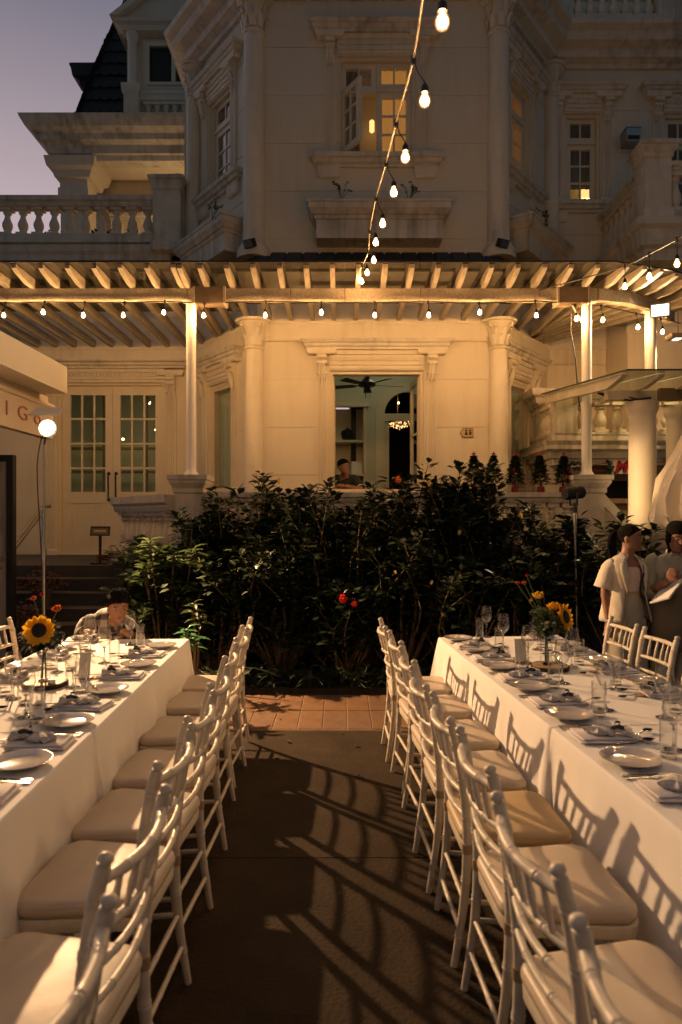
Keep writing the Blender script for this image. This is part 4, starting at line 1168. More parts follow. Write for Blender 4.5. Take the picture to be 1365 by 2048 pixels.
def make_chair(label, cm='chair', cush='cush'):
    t = thing('chair', label, 'chair', (0, 0, 0), 'white banquet chairs')
    for s in (-1, 1):
        pts = smooth_pts([(-.235, .182 * s, 0), (-.20, .183 * s, .22), (-.185, .185 * s, .44), (-.195, .188 * s, .62), (-.222, .19 * s, .80), (-.243, .19 * s, .885)], 20)
        pp, rr = bamboo(pts, lambda q: .0125 + .0055 * min(1, q * 2.2), (.13, .36, .62, .78, .93), 10, 20)
        b = MB(); b.tube(pp, rr, 10)
        e = pts[-1]; dr = (pts[-1] - pts[-2]).normalized()
        b.tube([e - dr * .004, e + dr * .008, e + dr * .010, e + dr * .020, e + dr * .030, e + dr * .036], [.017, .017, .012, .0185, .016, .006], 12)
        b.build('rear_leg', cm, t, smooth=50)
        pts = smooth_pts([(.205, .188 * s, 0), (.19, .186 * s, .22), (.178, .18 * s, .405)], 10)
        pp, rr = bamboo(pts, lambda q: .0125 + .005 * q, (.3, .72), 10, 12)
        b = MB(); b.tube(pp, rr, 10); b.build('front_leg', cm, t, smooth=50)
        b = MB(); c = Vector((-.186, .185 * s, .435)); b.tube([c + Vector((0, 0, -.017)), c + Vector((0, 0, .017))], .0205, 10); b.build('joint_ring', 'tape', t, smooth=50)
        pp, rr = bamboo([(-.20, .183 * s, .24), (.19, .186 * s, .20)], .0095, (.3, .7)); b = MB(); b.tube(pp, rr, 8); b.build('stretcher', cm, t, smooth=50)
    for z, x in ((.155, .194), (.27, .187)):
        pp, rr = bamboo([(x, -.186, z), (x, .186, z)], .009, (.33, .67)); b = MB(); b.tube(pp, rr, 8); b.build('stretcher', cm, t, smooth=50)
    for z, x in ((.13, -.214), (.24, -.198)):
        pp, rr = bamboo([(x, -.183, z), (x, .183, z)], .009, (.33, .67)); b = MB(); b.tube(pp, rr, 8); b.build('stretcher', cm, t, smooth=50)
    o = rrect(-.20, .215, .37, .43, .065); i_ = lambda k: [(x * k, y * k) for x, y in o]
    b = MB(); b.loft([[(x, y, z) for x, y in i_(k)] for z, k in ((.398, .97), (.402, .99), (.436, 1.0), (.441, .985))]); b.build('seat', cm, t, smooth=40)
    b = MB(); prof = [(.4415, .955), (.446, .985), (.455, 1.0), (.464, 1.005), (.470, .998), (.4715, .990), (.473, .998), (.480, .985), (.487, .95), (.4905, .88), (.493, .72), (.495, .45), (.4955, .15)]
    b.loft([[(x * k - .004, y * k, z) for x, y in o] for z, k in prof]); b.build('cushion', cush, t, smooth=60)
    def rail(z, r, bow, name, nr):
        xz = np.interp(z, [.44, .62, .80, .885], [-.185, -.195, -.222, -.243])
        pts = [(xz - bow * (1 - (q / .19) ** 2), q, z - .004 * (1 - (q / .19) ** 2)) for q in np.linspace(-.19, .19, 11)]
        pp, rr = bamboo(pts, r, nr, 10, 12); b = MB(); b.tube(pp, rr, 10); b.build(name, cm, t, smooth=50)
        return lambda q: Vector((xz - bow * (1 - (q / .19) ** 2), q, z - .004 * (1 - (q / .19) ** 2)))
    top = rail(.855, .0135, .040, 'crest_rail', (.2, .5, .8)); mid = rail(.728, .0115, .034, 'back_rail', (.25, .5, .75)); rail(.642, .0105, .028, 'back_rail', (.3, .7)); rail(.555, .0105, .022, 'back_rail', (.3, .7))
    for k in range(5):
        q = -.19 + .38 * (k + 1) / 6
        pp, rr = bamboo([mid(q), top(q)], lambda u: .0066 + .0024 * math.sin(PI * u), (.5,), 8, 8); b = MB(); b.tube(pp, rr, 8); b.build('spindle', cm, t, smooth=50)
    return t

ch_src = make_chair('src'); first_used = [False]
def place_chair(x, y, rot, label, group):
    if not first_used[0]:
        first_used[0] = True; c = ch_src; c.location = (x, y, 0); c.rotation_euler = (0, 0, rot); c['label'] = label; c['group'] = group
    else: c = dup(ch_src, (x, y, 0), rot, label, group)
    return c
_r = random.Random(21)
LY = [4.84, 4.36, 3.80, 3.22, 2.72, 2.25, 1.70, 1.15]
for i, y in enumerate(LY):
    xp = -.676 + (5.06 - y) * .0516
    l = 'white chair, aisle side of the left table, %s' % (('%s from the shrubs' % ORD[i + 1]) if i < 7 else 'the one nearest the camera')
    place_chair(xp - .243 + _r.uniform(-.012, .012), y, PI + LROT + _r.uniform(-.06, .06), l, 'chairs along the aisle side of the left table')
RY_ = [4.80, 4.27, 3.72, 3.20, 2.70, 2.22, 1.66, 1.10]
for i, y in enumerate(RY_):
    xp = .294 + (5.06 - y) * .0455
    l = 'white chair, aisle side of the right table, %s' % (('%s from the shrubs' % ORD[i + 1]) if i < 7 else 'the one nearest the camera')
    if i == 4: l = 'white chair with a straw yellow cushion, fifth from the shrubs by the right table'
    c = place_chair(xp + .243 + _r.uniform(-.012, .012), y, RROT + _r.uniform(-.06, .06), l, 'chairs along the aisle side of the right table')
    if i in (4, 2):
        for ch in c.children:
            if ch.name.startswith('cushion'):
                ch.data = ch.data.copy(); ch.data.materials[0] = MT['cushy' if i == 4 else 'cush']
for i, y in enumerate((4.87, 4.37, 3.83)):
    l = ['white chair at the outer side of the right table, before the woman in the blazer', 'white chair at the outer side of the right table, nearest the right edge', 'white chair at the outer side of the right table just past the frame'][i]
    place_chair(2.02 + (4.87 - y) * .06 - .243, y, PI + RROT + _r.uniform(-.03, .03), l, 'chairs along the outer side of the right table')
for i, y in enumerate((4.80, 4.25)):
    l = ['white chair at the outer side of the left table beside the sunflower', 'white chair at the outer side of the left table just past the frame'][i]
    place_chair(-2.43 + .243, y, LROT, l, 'chairs along the outer side of the left table')
sto = thing('stool', 'low dark wooden stool under the boy at the end of the left table', 'stool', (-1.93, 5.52, 0))
b = MB(); b.lathe([(0, .405), (.15, .405), (.16, .415), (.16, .432), (.15, .44), (0, .442)], 20, Matrix.Translation((-1.93, 5.52, 0))); b.build('seat', 'brown', sto, smooth=40)
for k in range(4):
    a = PI / 4 + k * PI / 2; b = MB(); b.tube([(-1.93 + .17 * math.cos(a), 5.52 + .17 * math.sin(a), 0), (-1.93 + .11 * math.cos(a), 5.52 + .11 * math.sin(a), .404)], .014, 8); b.build('leg', 'brown', sto)

# ================================================================== TABLEWARE
def lathe_obj(name, prof, m, n=28, parent=None, smooth=60, cap=False):
    b = MB(); b.lathe(prof, n, cap=cap); return b.build(name, m, parent, smooth=smooth, recenter=False)

PROTO = {}
def proto(kind):
    if kind in PROTO: return PROTO[kind]
    if kind == 'plate':
        o = lathe_obj('plate', [(0, .004), (.055, .004), (.058, 0), (.062, 0), (.064, .006), (.100, .020), (.1065, .0225), (.107, .0245), (.104, .0245), (.075, .0115), (.065, .0095), (0, .009)], 'china', 40)
    elif kind == 'wine_glass':
        o = lathe_obj('wine_glass', [(.0, .0995), (.012, .101), (.028, .118), (.039, .140), (.0425, .158), (.041, .185), (.036, .215), (.033, .232), (.0325, .232), (.0415, .158), (.027, .120), (.0, .104)], 'glassware', 40)
        b = MB(); b.lathe([(.0, .0006), (.036, .0006), (.037, .003), (.030, .006), (.010, .011), (.0045, .02), (.0038, .06), (.0045, .092), (.012, .1005), (.0, .1005)], 24); b.build('stem', 'glassfoot', o, smooth=60, recenter=False)
    elif kind == 'tumbler':
        o = lathe_obj('tumbler', [(.0, .0), (.0285, .0), (.030, .004), (.0315, .155), (.0300, .155), (.0285, .020)], 'glassware', 32)
        b = MB(); b.lathe([(.0, .001), (.0283, .001), (.0283, .0165), (.0, .0165)], 24); b.build('base', 'glassfoot', o, smooth=40, recenter=False)
    elif kind == 'short_glass':
        o = lathe_obj('tumbler', [(.0, .0), (.030, .0), (.034, .008), (.037, .05), (.0345, .088), (.033, .088), (.0355, .05), (.032, .014)], 'glassware', 28)
        b = MB(); b.lathe([(.0, .001), (.029, .001), (.029, .012), (.0, .012)], 20); b.build('base', 'glassfoot', o, smooth=40, recenter=False)
    elif kind == 'knife':
        b = MB(); b.loft([[(-.105, -.006, .001), (-.105, .006, .001), (-.105, .006, .006), (-.105, -.006, .006)], [(-.02, -.0045, .001), (-.02, .0045, .001), (-.02, .0045, .006), (-.02, -.0045, .006)], [(-.015, -.008, .002), (-.015, .009, .002), (-.015, .009, .004), (-.015, -.008, .004)],
                          [(.08, -.006, .002), (.08, .010, .002), (.08, .010, .0035), (.08, -.006, .0035)], [(.105, .004, .002), (.105, .007, .002), (.105, .007, .003), (.105, .004, .003)]])
        o = b.build('knife', 'steel', recenter=False)
    elif kind == 'fork':
        b = MB(); b.loft([[(-.10, -.006, .001), (-.10, .006, .001), (-.10, .006, .005), (-.10, -.006, .005)], [(.0, -.0028, .004), (.0, .0028, .004), (.0, .0028, .007), (.0, -.0028, .007)], [(.035, -.004, .004), (.035, .004, .004), (.035, .004, .007), (.035, -.004, .007)], [(.055, -.012, .006), (.055, .012, .006), (.055, .012, .009), (.055, -.012, .009)]])
        for k in range(4): b.box(.054, .10, -.012 + k * .0066, -.012 + k * .0066 + .0042, .006, .0085)
        o = b.build('fork', 'steel', recenter=False)
    elif kind == 'spoon':
        b = MB(); b.tube([(-.09, 0, .004), (-.02, 0, .006), (.03, 0, .012)], [.0045, .0028, .003], 8)
        o = b.build('spoon', 'steel', recenter=False, smooth=50)
        b = MB(); rg = []
        for i in range(7):
            u = i / 6; w = .018 * math.sin(PI * (0.06 + .90 * u)) ** .7; x = .028 + .055 * u
            rg.append([(x, w * math.cos(a), .013 - .008 * math.sin(PI * u) * math.sin(a)) for a in np.linspace(0, PI, 7)])
        b.loft(rg, False, False, False); b.build('bowl', 'navy', o, recenter=False, smooth=60)
    elif kind == 'napkin':
        b = MB(); r_ = random.Random(4)
        for k, (z, g) in enumerate(((.0005, 0), (.0085, .012))):
            rg = []
            for i in range(9):
                u = i / 8; x = -.12 + .23 * u + (.012 * k)
                yy = .078 - g + .007 * math.sin(u * 5 + k * 2); z0 = z + .002 * (1 + math.sin(u * 7 + k))
                rg.append([(x, -yy, z0 + .003), (x, -yy - .004, z0 + .005), (x, -yy + .004, z0 + .0085), (x, 0, z0 + .0082), (x, yy - .004, z0 + .0085), (x, yy + .003, z0 + .004), (x, yy - .004, z0), (x, 0, z0)])
            b.loft(rg)
        o = b.build('napkin', 'napkin', recenter=False, smooth=60)
    elif kind == 'favour_bag':
        b = MB(); r_ = random.Random(8); n = 22; rings = []
        for z, k in ((0, .80), (.006, .98), (.014, 1.0), (.022, .84), (.028, .50), (.030, .15)):
            rings.append([(.058 * k * math.cos(2 * PI * i / n) * (1 + .20 * math.sin(i * 2.3 + z * 120)) - .01, .043 * k * math.sin(2 * PI * i / n) * (1 + .22 * math.sin(i * 1.7 + z * 80)), z * .85 + .006 * math.sin(i * 2.9 + z * 60) * k) for i in range(n)])
        b.loft(rings); 
        n = 12; rg = [[(.040 + .065 * u, (.010 + .046 * u) * math.cos(2 * PI * i / n) + .006 * math.sin(i * 4.1) * u, .016 + (.006 + .013 * u) * math.sin(2 * PI * i / n) + .005 * math.sin(i * 3.3) * u) for i in range(n)] for u in (0, .35, .7, 1)]
        b.loft(rg, False, False)
        o = b.build('favour_bag', 'gauze', recenter=False, smooth=50)
        b = MB()
        for sg in (-1, 1):
            L = smooth_pts([(.042, 0, .026), (.055, .024 * sg, .040), (.075, .034 * sg, .034), (.062, .014 * sg, .026), (.042, 0, .026)], 14)
            b.loft([[(p.x, p.y, p.z - .004), (p.x, p.y, p.z + .006)] for p in L], False, False, False)
        L = smooth_pts([(.042, 0, .026), (.08, -.02, .028), (.125, -.012, .006)], 10); b.loft([[(p.x, p.y - .005, p.z), (p.x, p.y + .005, p.z + .002)] for p in L], False, False, False)
        b.lathe([(0, .018), (.011, .022), (.012, .028), (0, .034)], 10, Matrix.Translation((.042, 0, 0))); b.build('ribbon', 'ribbon', o, recenter=False)
        b = MB(); b.box(.095, .155, -.022, .022, -.0155, -.0138); b.build('card', 'kraft', o, recenter=False)
    PROTO[kind] = o; o['_unused'] = 1
    return o
def put(kind, p, rot, label, cat, group, jitter=True):
    s = proto(kind)
    if '_unused' in s.keys():
        del s['_unused']; o = s; o.location = p; o.rotation_euler = (0, 0, rot)
    else: o = dup(s, p, rot)
    o['label'] = label; o['category'] = cat; o['group'] = group
    return o

_r = random.Random(5)
def setting(F, rot, s, side, i, nm, last):
    """one cover: plate, folded napkin with a favour, cutlery, two glasses.  rot = direction from the diner towards the table"""
    g = lambda ds, t: F(s + ds, t if side == 'aisle' else TW - t, TH + .0012)
    j = lambda k=.008: _r.uniform(-k, k)
    rr = rot if side == 'aisle' else rot + PI
    w = '%s from the far end, %s side of the %s table' % (ORD[i + 1], side, nm)
    G = lambda k: '%s along the %s table' % (k, nm)
    fl = 1 if side == 'aisle' else -1
    put('plate', g(j(), .122 + j()), j(3), 'round white plate, %s' % w, 'plate', G('plates'))
    put('knife', g(.125 * fl + j(.004), .13), rr + j(.06), 'steel dinner knife, %s' % w, 'knife', G('knives'))
    put('fork', g(.150 * fl + j(.004), .125), rr + j(.05), 'steel dinner fork, %s' % w, 'fork', G('forks'))
    n = g(.275 * fl + j(.01), .155 + j(.01))
    put('napkin', n, rr + j(.10), 'folded white napkin, %s' % w, 'napkin', G('napkins'))
    put('favour_bag', n + Vector((0, 0, .0205)), rr + j(.35), 'gauze favour bag, %s' % w, 'favour', G('favours on the napkins'))
    put('spoon', g(.245 * fl + j(.01), .33 + j(.02)), rr + .5 + j(.3), 'dark-bowled spoon, %s' % w, 'spoon', G('spoons'))
    if (i + (side == 'aisle')) % 2: put('spoon', g(.35 * fl + j(.01), .25 + j(.02)), rr + .1 + j(.3), 'spoon near the plate, %s' % w, 'spoon', G('spoons'))
    put('tumbler', g(-.03 * fl + j(.02), .285 + j(.015)), 0, 'tall clear tumbler, %s' % w, 'tumbler', G('tumblers'))
    put('wine_glass', g(-.12 * fl + j(.02), .355 + j(.015)), 0, 'clear stemmed wine glass, %s' % w, 'wine glass', G('wine glasses'))
SL = [5.065 - y for y in (4.72, 4.12, 3.52, 2.97, 2.47, 1.95)]
for i, s in enumerate(SL): setting(LT, PI + LROT, s, 'aisle', i, 'left', 0)
for i, s in enumerate((.36, .95, 1.55, 2.1)): setting(LT, PI + LROT, s, 'outer', i, 'left', 0)
SR = [5.125 - y for y in (4.99, 4.58, 4.06, 3.56, 3.05, 2.49, 1.93)]
for i, s in enumerate(SR): setting(RT, RROT, s, 'aisle', i, 'right', 0)
for i, s in enumerate((.42, .95, 1.48, 2.0)): setting(RT, RROT, s, 'outer', i, 'right', 0)
for i, (s, t_) in enumerate(((1.02, .50), (1.75, .46))):
    put('short_glass', LT(s, t_, TH + .0012), 0, 'short clear tumbler %s' % ('behind the sunflower vase', 'near the left edge by the sunflower vase')[i], 'tumbler', 'short tumblers on the left table')

# ---- flower centrepieces
def slab(p, label):
    o = thing('wood_slab', label, 'wood slab', p, 'wood slabs under the flowers')
    b = MB(); n = 26; r_ = random.Random(int(p.x * 100)); q = [.112 * (1 + .05 * math.sin(i * .9) + r_.uniform(-.02, .02)) for i in range(n)]
    ring_ = lambda k, z: [(p.x + q[i] * k * math.cos(2 * PI * i / n), p.y + q[i] * k * math.sin(2 * PI * i / n), p.z + z) for i in range(n)]
    b.loft([ring_(.985, 0), ring_(1.0, .004), ring_(1.0, .022)]); b.build('bark_rim', 'bark', o)
    b = MB(); b.loft([ring_(.955, .004), ring_(.955, .024), ring_(.93, .0255)]); b.build('cut_face', 'wood', o)
    return o
def petal_ring(b, n, r0, r1, w, M, tilt, seed, curl=.15):
    r_ = random.Random(seed)
    for i in range(n):
        a = 2 * PI * i / n + r_.uniform(-.1, .1); L = (r1 - r0) * r_.uniform(.85, 1.1); tl = tilt + r_.uniform(-.22, .22); ww = w * r_.uniform(.85, 1.15)
        Q = M @ Matrix.Rotation(a, 4, 'Z') @ Matrix.Translation((r0, 0, 0)) @ Matrix.Rotation(-tl, 4, 'Y')
        c = curl * L
        b.add([(0, -ww * .35, 0), (0, ww * .35, 0), (L * .45, ww * .55, .0), (L * .45, 0, -c * .25), (L * .45, -ww * .55, 0), (L * .8, ww * .32, c * .5), (L * .8, -ww * .32, c * .5), (L, 0, c)],
              [(0, 1, 2, 3), (0, 3, 4), (3, 2, 5, 7), (3, 7, 6, 4)], Q)
def sprig(b, p, d, L, n, lw, r_):
    """leafy sprig: leaves off a stalk"""
    p = Vector(p); d = Vector(d).normalized(); side = d.cross(Vector((0, 0, 1))); side = side.normalized() if side.length > .1 else Vector((1, 0, 0))
    for i in range(n):
        t = .25 + .75 * i / n; q = p + d * L * t; a = r_.uniform(0, 6.28)
        o = (side * math.cos(a) + side.cross(d) * math.sin(a)); o = (o + d * .5).normalized(); s2 = o.cross(d).normalized(); l = lw * r_.uniform(.7, 1.2)
        b.add([q, q + o * l * .5 + s2 * l * .22, q + o * l, q + o * l * .5 - s2 * l * .22], [(0, 1, 2, 3)])
def face_dir(v):
    v = Vector(v).normalized(); return v.to_track_quat('Z', 'Y').to_matrix().to_4x4()
def bouquet(p, label, sun, others, seed, vase_h=.21, vr=.034, leafm='leafb'):
    o = thing('flower_vase', label, 'flower vase', p, 'vases of flowers on the tables'); r_ = random.Random(seed)
    b = MB(); b.lathe([(0, .001), (vr, .001), (vr * 1.05, .012), (vr * 1.05, vase_h * .55), (vr * .6, vase_h * .78), (vr * .58, vase_h * .97), (vr * .68, vase_h)], 24, Matrix.Translation(p), cap=False); b.build('bottle', 'glassware', o, smooth=50)
    b = MB(); b.lathe([(0, .006), (vr * .95, .006), (vr * .95, .001), (0, .001)], 20, Matrix.Translation(p)); b.build('bottle_base', 'glassfoot', o, smooth=50)
    st = MB(); lf = MB()
    def stalk(head, r=.0035):
        h = Vector(head); base = p + Vector((r_.uniform(-.4, .4) * vr, r_.uniform(-.4, .4) * vr, .015)); nk = p + Vector((0, 0, vase_h)); L = smooth_pts([base, nk.lerp(base, .3), nk + (h - nk) * .3 + Vector((0, 0, .01)), h], 10); st.tube(L, r, 6)
        return L
    for head, dr, R in sun:
        h = p + Vector(head); L = stalk(h - Vector(dr).normalized() * .012, .0055)
        M = Matrix.Translation(h) @ face_dir(dr)
        s = MB(); petal_ring(s, 17, R * .40, R, R * .36, M, .10, seed + 1); petal_ring(s, 16, R * .40, R * .94, R * .34, M @ Matrix.Translation((0, 0, -.006)), -.10, seed + 2)
        fl = s.build('sunflower', 'yellow', o, smooth=None)
        c = MB(); c.lathe([(0, .010), (R * .2, .012), (R * .36, .010), (R * .45, .002), (R * .40, -.010), (0, -.014)], 22, M); c.build('seed_head', 'seeds', fl, smooth=60)
        gb = MB(); petal_ring(gb, 12, R * .15, R * .62, R * .2, M @ Matrix.Translation((0, 0, -.016)), -.15, seed + 9); gb.build('sepal', 'green', fl)
        for q in L[3:6]: sprig(lf, q, (r_.uniform(-1, 1), r_.uniform(-1, 1), .3), .03, 2, .055, r_)
    for head, m, R, nm in others:
        h = p + Vector(head); stalk(h, .0025); M = Matrix.Translation(h) @ face_dir((r_.uniform(-.4, .4), -.5, 1))
        s = MB()
        for k in range(4): petal_ring(s, 9, R * .08, R * (1 - .18 * k), R * .75, M @ Matrix.Translation((0, 0, .004 * k)), .2 + .35 * k, seed + 20 + k, .5)
        s.build(nm, m, o)
    for k in range(52):
        a = r_.uniform(0, 6.28); rr = r_.uniform(.02, .12); z = vase_h + r_.uniform(-.02, .15) * (1 - rr * 3)
        q = p + Vector((rr * math.cos(a), rr * math.sin(a), z)); nk = p + Vector((0, 0, vase_h * .9)); st.tube([nk, nk.lerp(q, .5) + Vector((0, 0, .01)), q], .0014, 4)
        sprig(lf, nk, q - nk, (q - nk).length, 12, r_.choice([.026, .04, .055]), r_)
    wf = MB()
    for k in range(12):
        a = r_.uniform(2.5, 5.5); q = p + Vector((.07 * math.cos(a) * r_.uniform(.5, 1), .07 * math.sin(a), vase_h + r_.uniform(-.05, .05))); st.tube([p + Vector((0, 0, vase_h * .9)), q], .0011, 4)
        petal_ring(wf, 6, .002, .013, .009, Matrix.Translation(q) @ face_dir((r_.uniform(-.5, .5), -1, r_.uniform(0, 1))), .1, k)
    wf.build('small_flower', 'whiteb', o)
    st.build('stalk', 'green', o); lf.build('leafage', leafm, o)
    return o
zt = TH + .0012
SV = LT(1.40, .50, zt); slab(SV, 'round bark-edged wood slab under the sunflower vase on the left table')
bouquet(SV + Vector((-.005, 0, .0255)), 'glass bottle with a big sunflower facing the camera, on the left table', [((.02, -.115, .290), (.12, -1, .16), .084)],
        [((.055, .03, .375), 'orange', .030, 'orange_flower'), ((-.08, .05, .43), 'orange', .020, 'orange_flower'), ((-.05, .08, .45), 'redbloom', .014, 'red_flower')], 31, leafm='leafa')
SV2 = RT(1.10, .42, zt); slab(SV2, 'round bark-edged wood slab under the bouquet on the right table')
bouquet(SV2 + Vector((-.02, 0, .0255)), 'glass bottle with a sideways sunflower and a yellow rose, on the right table', [((.11, -.02, .285), (.75, -.60, .25), .088)],
        [((-.045, .0, .400), 'rose', .040, 'yellow_rose'), ((.05, .02, .33), 'yellow', .045, 'yellow_flower'), ((-.16, .05, .475), 'orange', .016, 'orange_flower'), ((-.12, .04, .475), 'orange', .018, 'orange_flower'), ((-.10, .05, .52), 'redbloom', .012, 'red_flower')], 47)
def votive(p, label):
    o = thing('tealight', label, 'tealight', p, 'tealights on the wood slabs')
    b = MB(); b.lathe([(0, .001), (.020, .001), (.022, .028), (.0215, .045)], 20, Matrix.Translation(p), cap=False); b.build('cup', 'glassware', o, smooth=50)
    b = MB(); b.lathe([(0, .002), (.0185, .002), (.0188, .022), (0, .023)], 16, Matrix.Translation(p)); b.build('wax', 'whiteb', o, smooth=40)
    b = MB(); b.lathe([(0, .024), (.0022, .029), (.0012, .036), (0, .040)], 8, Matrix.Translation(p)); b.build('flame', 'flame', o)
votive(SV + Vector((.055, -.055, .0255)), 'small lit tealight in a glass cup on the left wood slab')
votive(SV2 + Vector((.062, .03, .0255)), 'small tealight in a glass cup on the right wood slab')
def menu(p, rot, label):
    o = thing('menu_card', label, 'menu card', p); M = frame(p.x, p.y, rot, p.z)
    b = MB(); b.loft([[(-.036, 0, 0), (.036, 0, 0), (.036, .0015, 0), (-.036, .0015, 0)], [(-.036, .018, .15), (.036, .018, .15), (.036, .0195, .15), (-.036, .0195, .15)]]); b.build('card', 'paper', o, M)
    b = MB(); b.box(-.03, .03, .0, .05, 0, .012); b.build('holder', 'wood', o, M)
    return o
menu(LT(1.28, .34, zt), -.25, 'upright white menu card beside the sunflower on the left table')
menu(RT(.95, .30, zt), .15, 'upright white menu card beside the bouquet on the right table')

# ================================================================== FESTOON LIGHTS
def festoon(label, cable, drops, cordlen, scale=1.0, cm='rubber', rc=.008, gm='bulbglass'):
    """cable: control points; drops: bulb centres hanging under the cable"""
    o = thing('string_lights', label, 'string lights', cable[0], 'festoon bulbs on black cable')
    b = MB(); b.tube(smooth_pts(cable, len(cable) * 8), rc, 6); b.build('cable', cm, o)
    for i, (p, cl) in enumerate(drops):
        p = Vector(p); b = MB(); R = .030 * scale
        core = [(0, -.92), (.34, -.86), (.60, -.66), (.72, -.26), (.70, .10), (.54, .48), (.34, .80), (.20, 1.05)]
        prof = [(0, -1.25), (.45, -1.18), (.80, -.92), (1.0, -.40), (.98, .10), (.78, .62), (.52, .98), (.44, 1.22)]
        b.lathe([(r * R, z * R) for r, z in prof], 14, Matrix.Translation(p)); bl = b.build('bulb', 'shell', o, smooth=60)
        b = MB(); b.lathe([(r * R, z * R) for r, z in core], 12, Matrix.Translation(p)); b.build('filament', gm, bl, smooth=60)
        s = MB(); s.lathe([(.50 * R, 1.20 * R), (.66 * R, 1.22 * R), (.68 * R, 2.2 * R), (.50 * R, 2.5 * R), (.25 * R, 2.9 * R), (.12 * R, 3.2 * R)], 12, Matrix.Translation(p))
        t = Vector(cl); s.tube([p + Vector((0, 0, 3.1 * R)), p.lerp(t, .7) + Vector((.003, 0, 0)), t], .0042, 6)
        d = Vector((0, 0, 1)); s.lathe([(.010, -.03), (.015, -.02), (.015, .012), (.008, .02)], 8, Matrix.Translation(t)); s.build('socket', 'black', bl, smooth=40)
    return o
D = [(.408, 2.75, 3.65), (.435, 3.55, 3.82), (.405, 4.30, 3.92), (.394, 5.10, 4.08), (.36, 5.90, 4.19), (.336, 6.6, 4.31), (.35, 7.3, 4.40), (.305, 7.95, 4.50), (.258, 8.5, 4.59)]
D2 = [(.42, 1.95, 3.55), (.43, 1.10, 3.50), (.44, .25, 3.50), (.45, -.6, 3.55), (.46, -1.5, 3.62), (.47, -2.4, 3.72), (.48, -3.3, 3.85)]
cab = [(p[0] - .055, p[1] + .03, p[2] + (.235 if k < 5 else .20 - .015 * k)) for k, p in enumerate(D)]
cab2 = [(p[0] - .055, p[1], p[2] + .24) for p in D2]
festoon('festoon bulbs on a pale cord running overhead from the pergola above the aisle', [(.20, 8.80, 4.60)] + cab[::-1] + cab2 + [(.46, -4.4, 4.30)], [(p, c) for p, c in zip(D, cab)] + [(p, c) for p, c in zip(D2, cab2)], .2, 1.0, 'cable', .006)
px_ = [8, 87, 167, 247, 328, 408, 531, 643, 750, 858, 960, 1073]
pe = [((x - 682.5) * 8.70 / 1365, 8.70, 1.65 + (1035 - 631 + (6 if k % 3 == 1 else 0)) * 8.70 / 1365) for k, x in enumerate(px_)]
pe = [(-5.1, 8.7, 4.22)] + pe + [(3.02, 8.76, 4.20), (3.42, 8.92, 4.23), (3.98, 9.15, 4.20), (4.45, 9.45, 4.22)]
cb = [(-5.6, 8.76, 4.44)]
drops = []
for k, p in enumerate(pe):
    a = (p[0], p[1] + .05, 4.425 - .025 * abs(math.sin(k * 1.3)) if k < 13 else p[2] + .2); cb.append(a); drops.append((p, a))
cb.append((4.9, 9.85, 4.45))
festoon('festoon bulbs hanging in a row under the front beam of the pergola', cb, drops, .1, .92, gm='bulbglassp')
R3 = [(3.16, 7.6, 4.22), (3.16, 7.0, 4.12), (3.15, 6.4, 4.03), (3.14, 5.7, 3.95), (3.12, 5.0, 3.90), (3.10, 4.2, 3.88), (3.08, 3.3, 3.90), (3.05, 2.3, 3.95), (3.0, 1.2, 4.0)]
c3 = [(p[0], p[1], p[2] + .23) for p in R3]
festoon('festoon bulbs on a black cord sagging from the pergola corner towards the right edge', [(2.55, 8.80, 4.58), (2.9, 8.2, 4.52)] + c3 + [(2.95, 0, 4.5)], list(zip(R3, c3)), .2)

# ================================================================== LAMPS
def lamp(name, kind, loc, target, power, col, **kw):
    l = bpy.data.lights.new(name, kind); l.energy = power; l.color = col
    for k, v in kw.items(): setattr(l, k, v)
    o = bpy.data.objects.new(name, l); COL.objects.link(o); o.location = loc
    o.rotation_euler = (Vector(target) - Vector(loc)).to_track_quat('-Z', 'Y').to_euler()
    return o
# work lamp on the tall stand, left
FL = Vector((-3.0, 7.0, 2.56)); TG = Vector((0.9, 2.2, 0.6)); dv = (TG - FL).normalized()
ws = thing('work_lamp', 'blazing round work lamp on a tall slim chrome stand at the left', 'work lamp', (-3.06, 7.05, 0))
b = MB(); b.tube([(-3.07, 7.06, .03), (-3.07, 7.06, 1.35)], .016, 10); b.tube([(-3.07, 7.06, 1.30), (-3.07, 7.06, 2.42)], .012, 10); b.tube([(-3.07, 7.06, 1.22), (-3.07, 7.06, 1.32)], .024, 10); b.build('pole', 'steeld', ws, smooth=40)
for k in range(3):
    a = 2 * PI * k / 3 + .4; b = MB(); b.tube([(-3.07, 7.06, .42), (-3.07 + .42 * math.cos(a), 7.06 + .42 * math.sin(a), .012)], .010, 8); b.build('leg', 'steeld', ws)
M = Matrix.Translation(FL - dv * .02) @ face_dir(dv)
b = MB(); b.lathe([(0, -.13), (.05, -.13), (.06, -.06), (.085, -.02), (.092, .0), (.088, .002), (.07, -.015), (0, -.02)], 24, M); b.build('housing', 'black', ws, smooth=40)
b = MB(); b.lathe([(0, .001), (.068, -.006)], 24, M, cap=False); b.build('lens', 'floodface', ws)
b = MB(); b.loft([[(-.16, -.10, .02), (.16, -.10, .02), (.16, -.10, .035), (-.16, -.10, .035)], [(-.13, .02, .11), (.13, .02, .11), (.13, .02, .12), (-.13, .02, .12)]], M=Matrix.Translation(FL + Vector((0, 0, .10)))); b.build('visor', 'white', ws)
b = MB(); b.tube([(-3.07, 7.06, 2.40), (-3.05, 7.04, 2.46), tuple(FL - dv * .13)], .010, 8); b.build('bracket', 'black', ws)
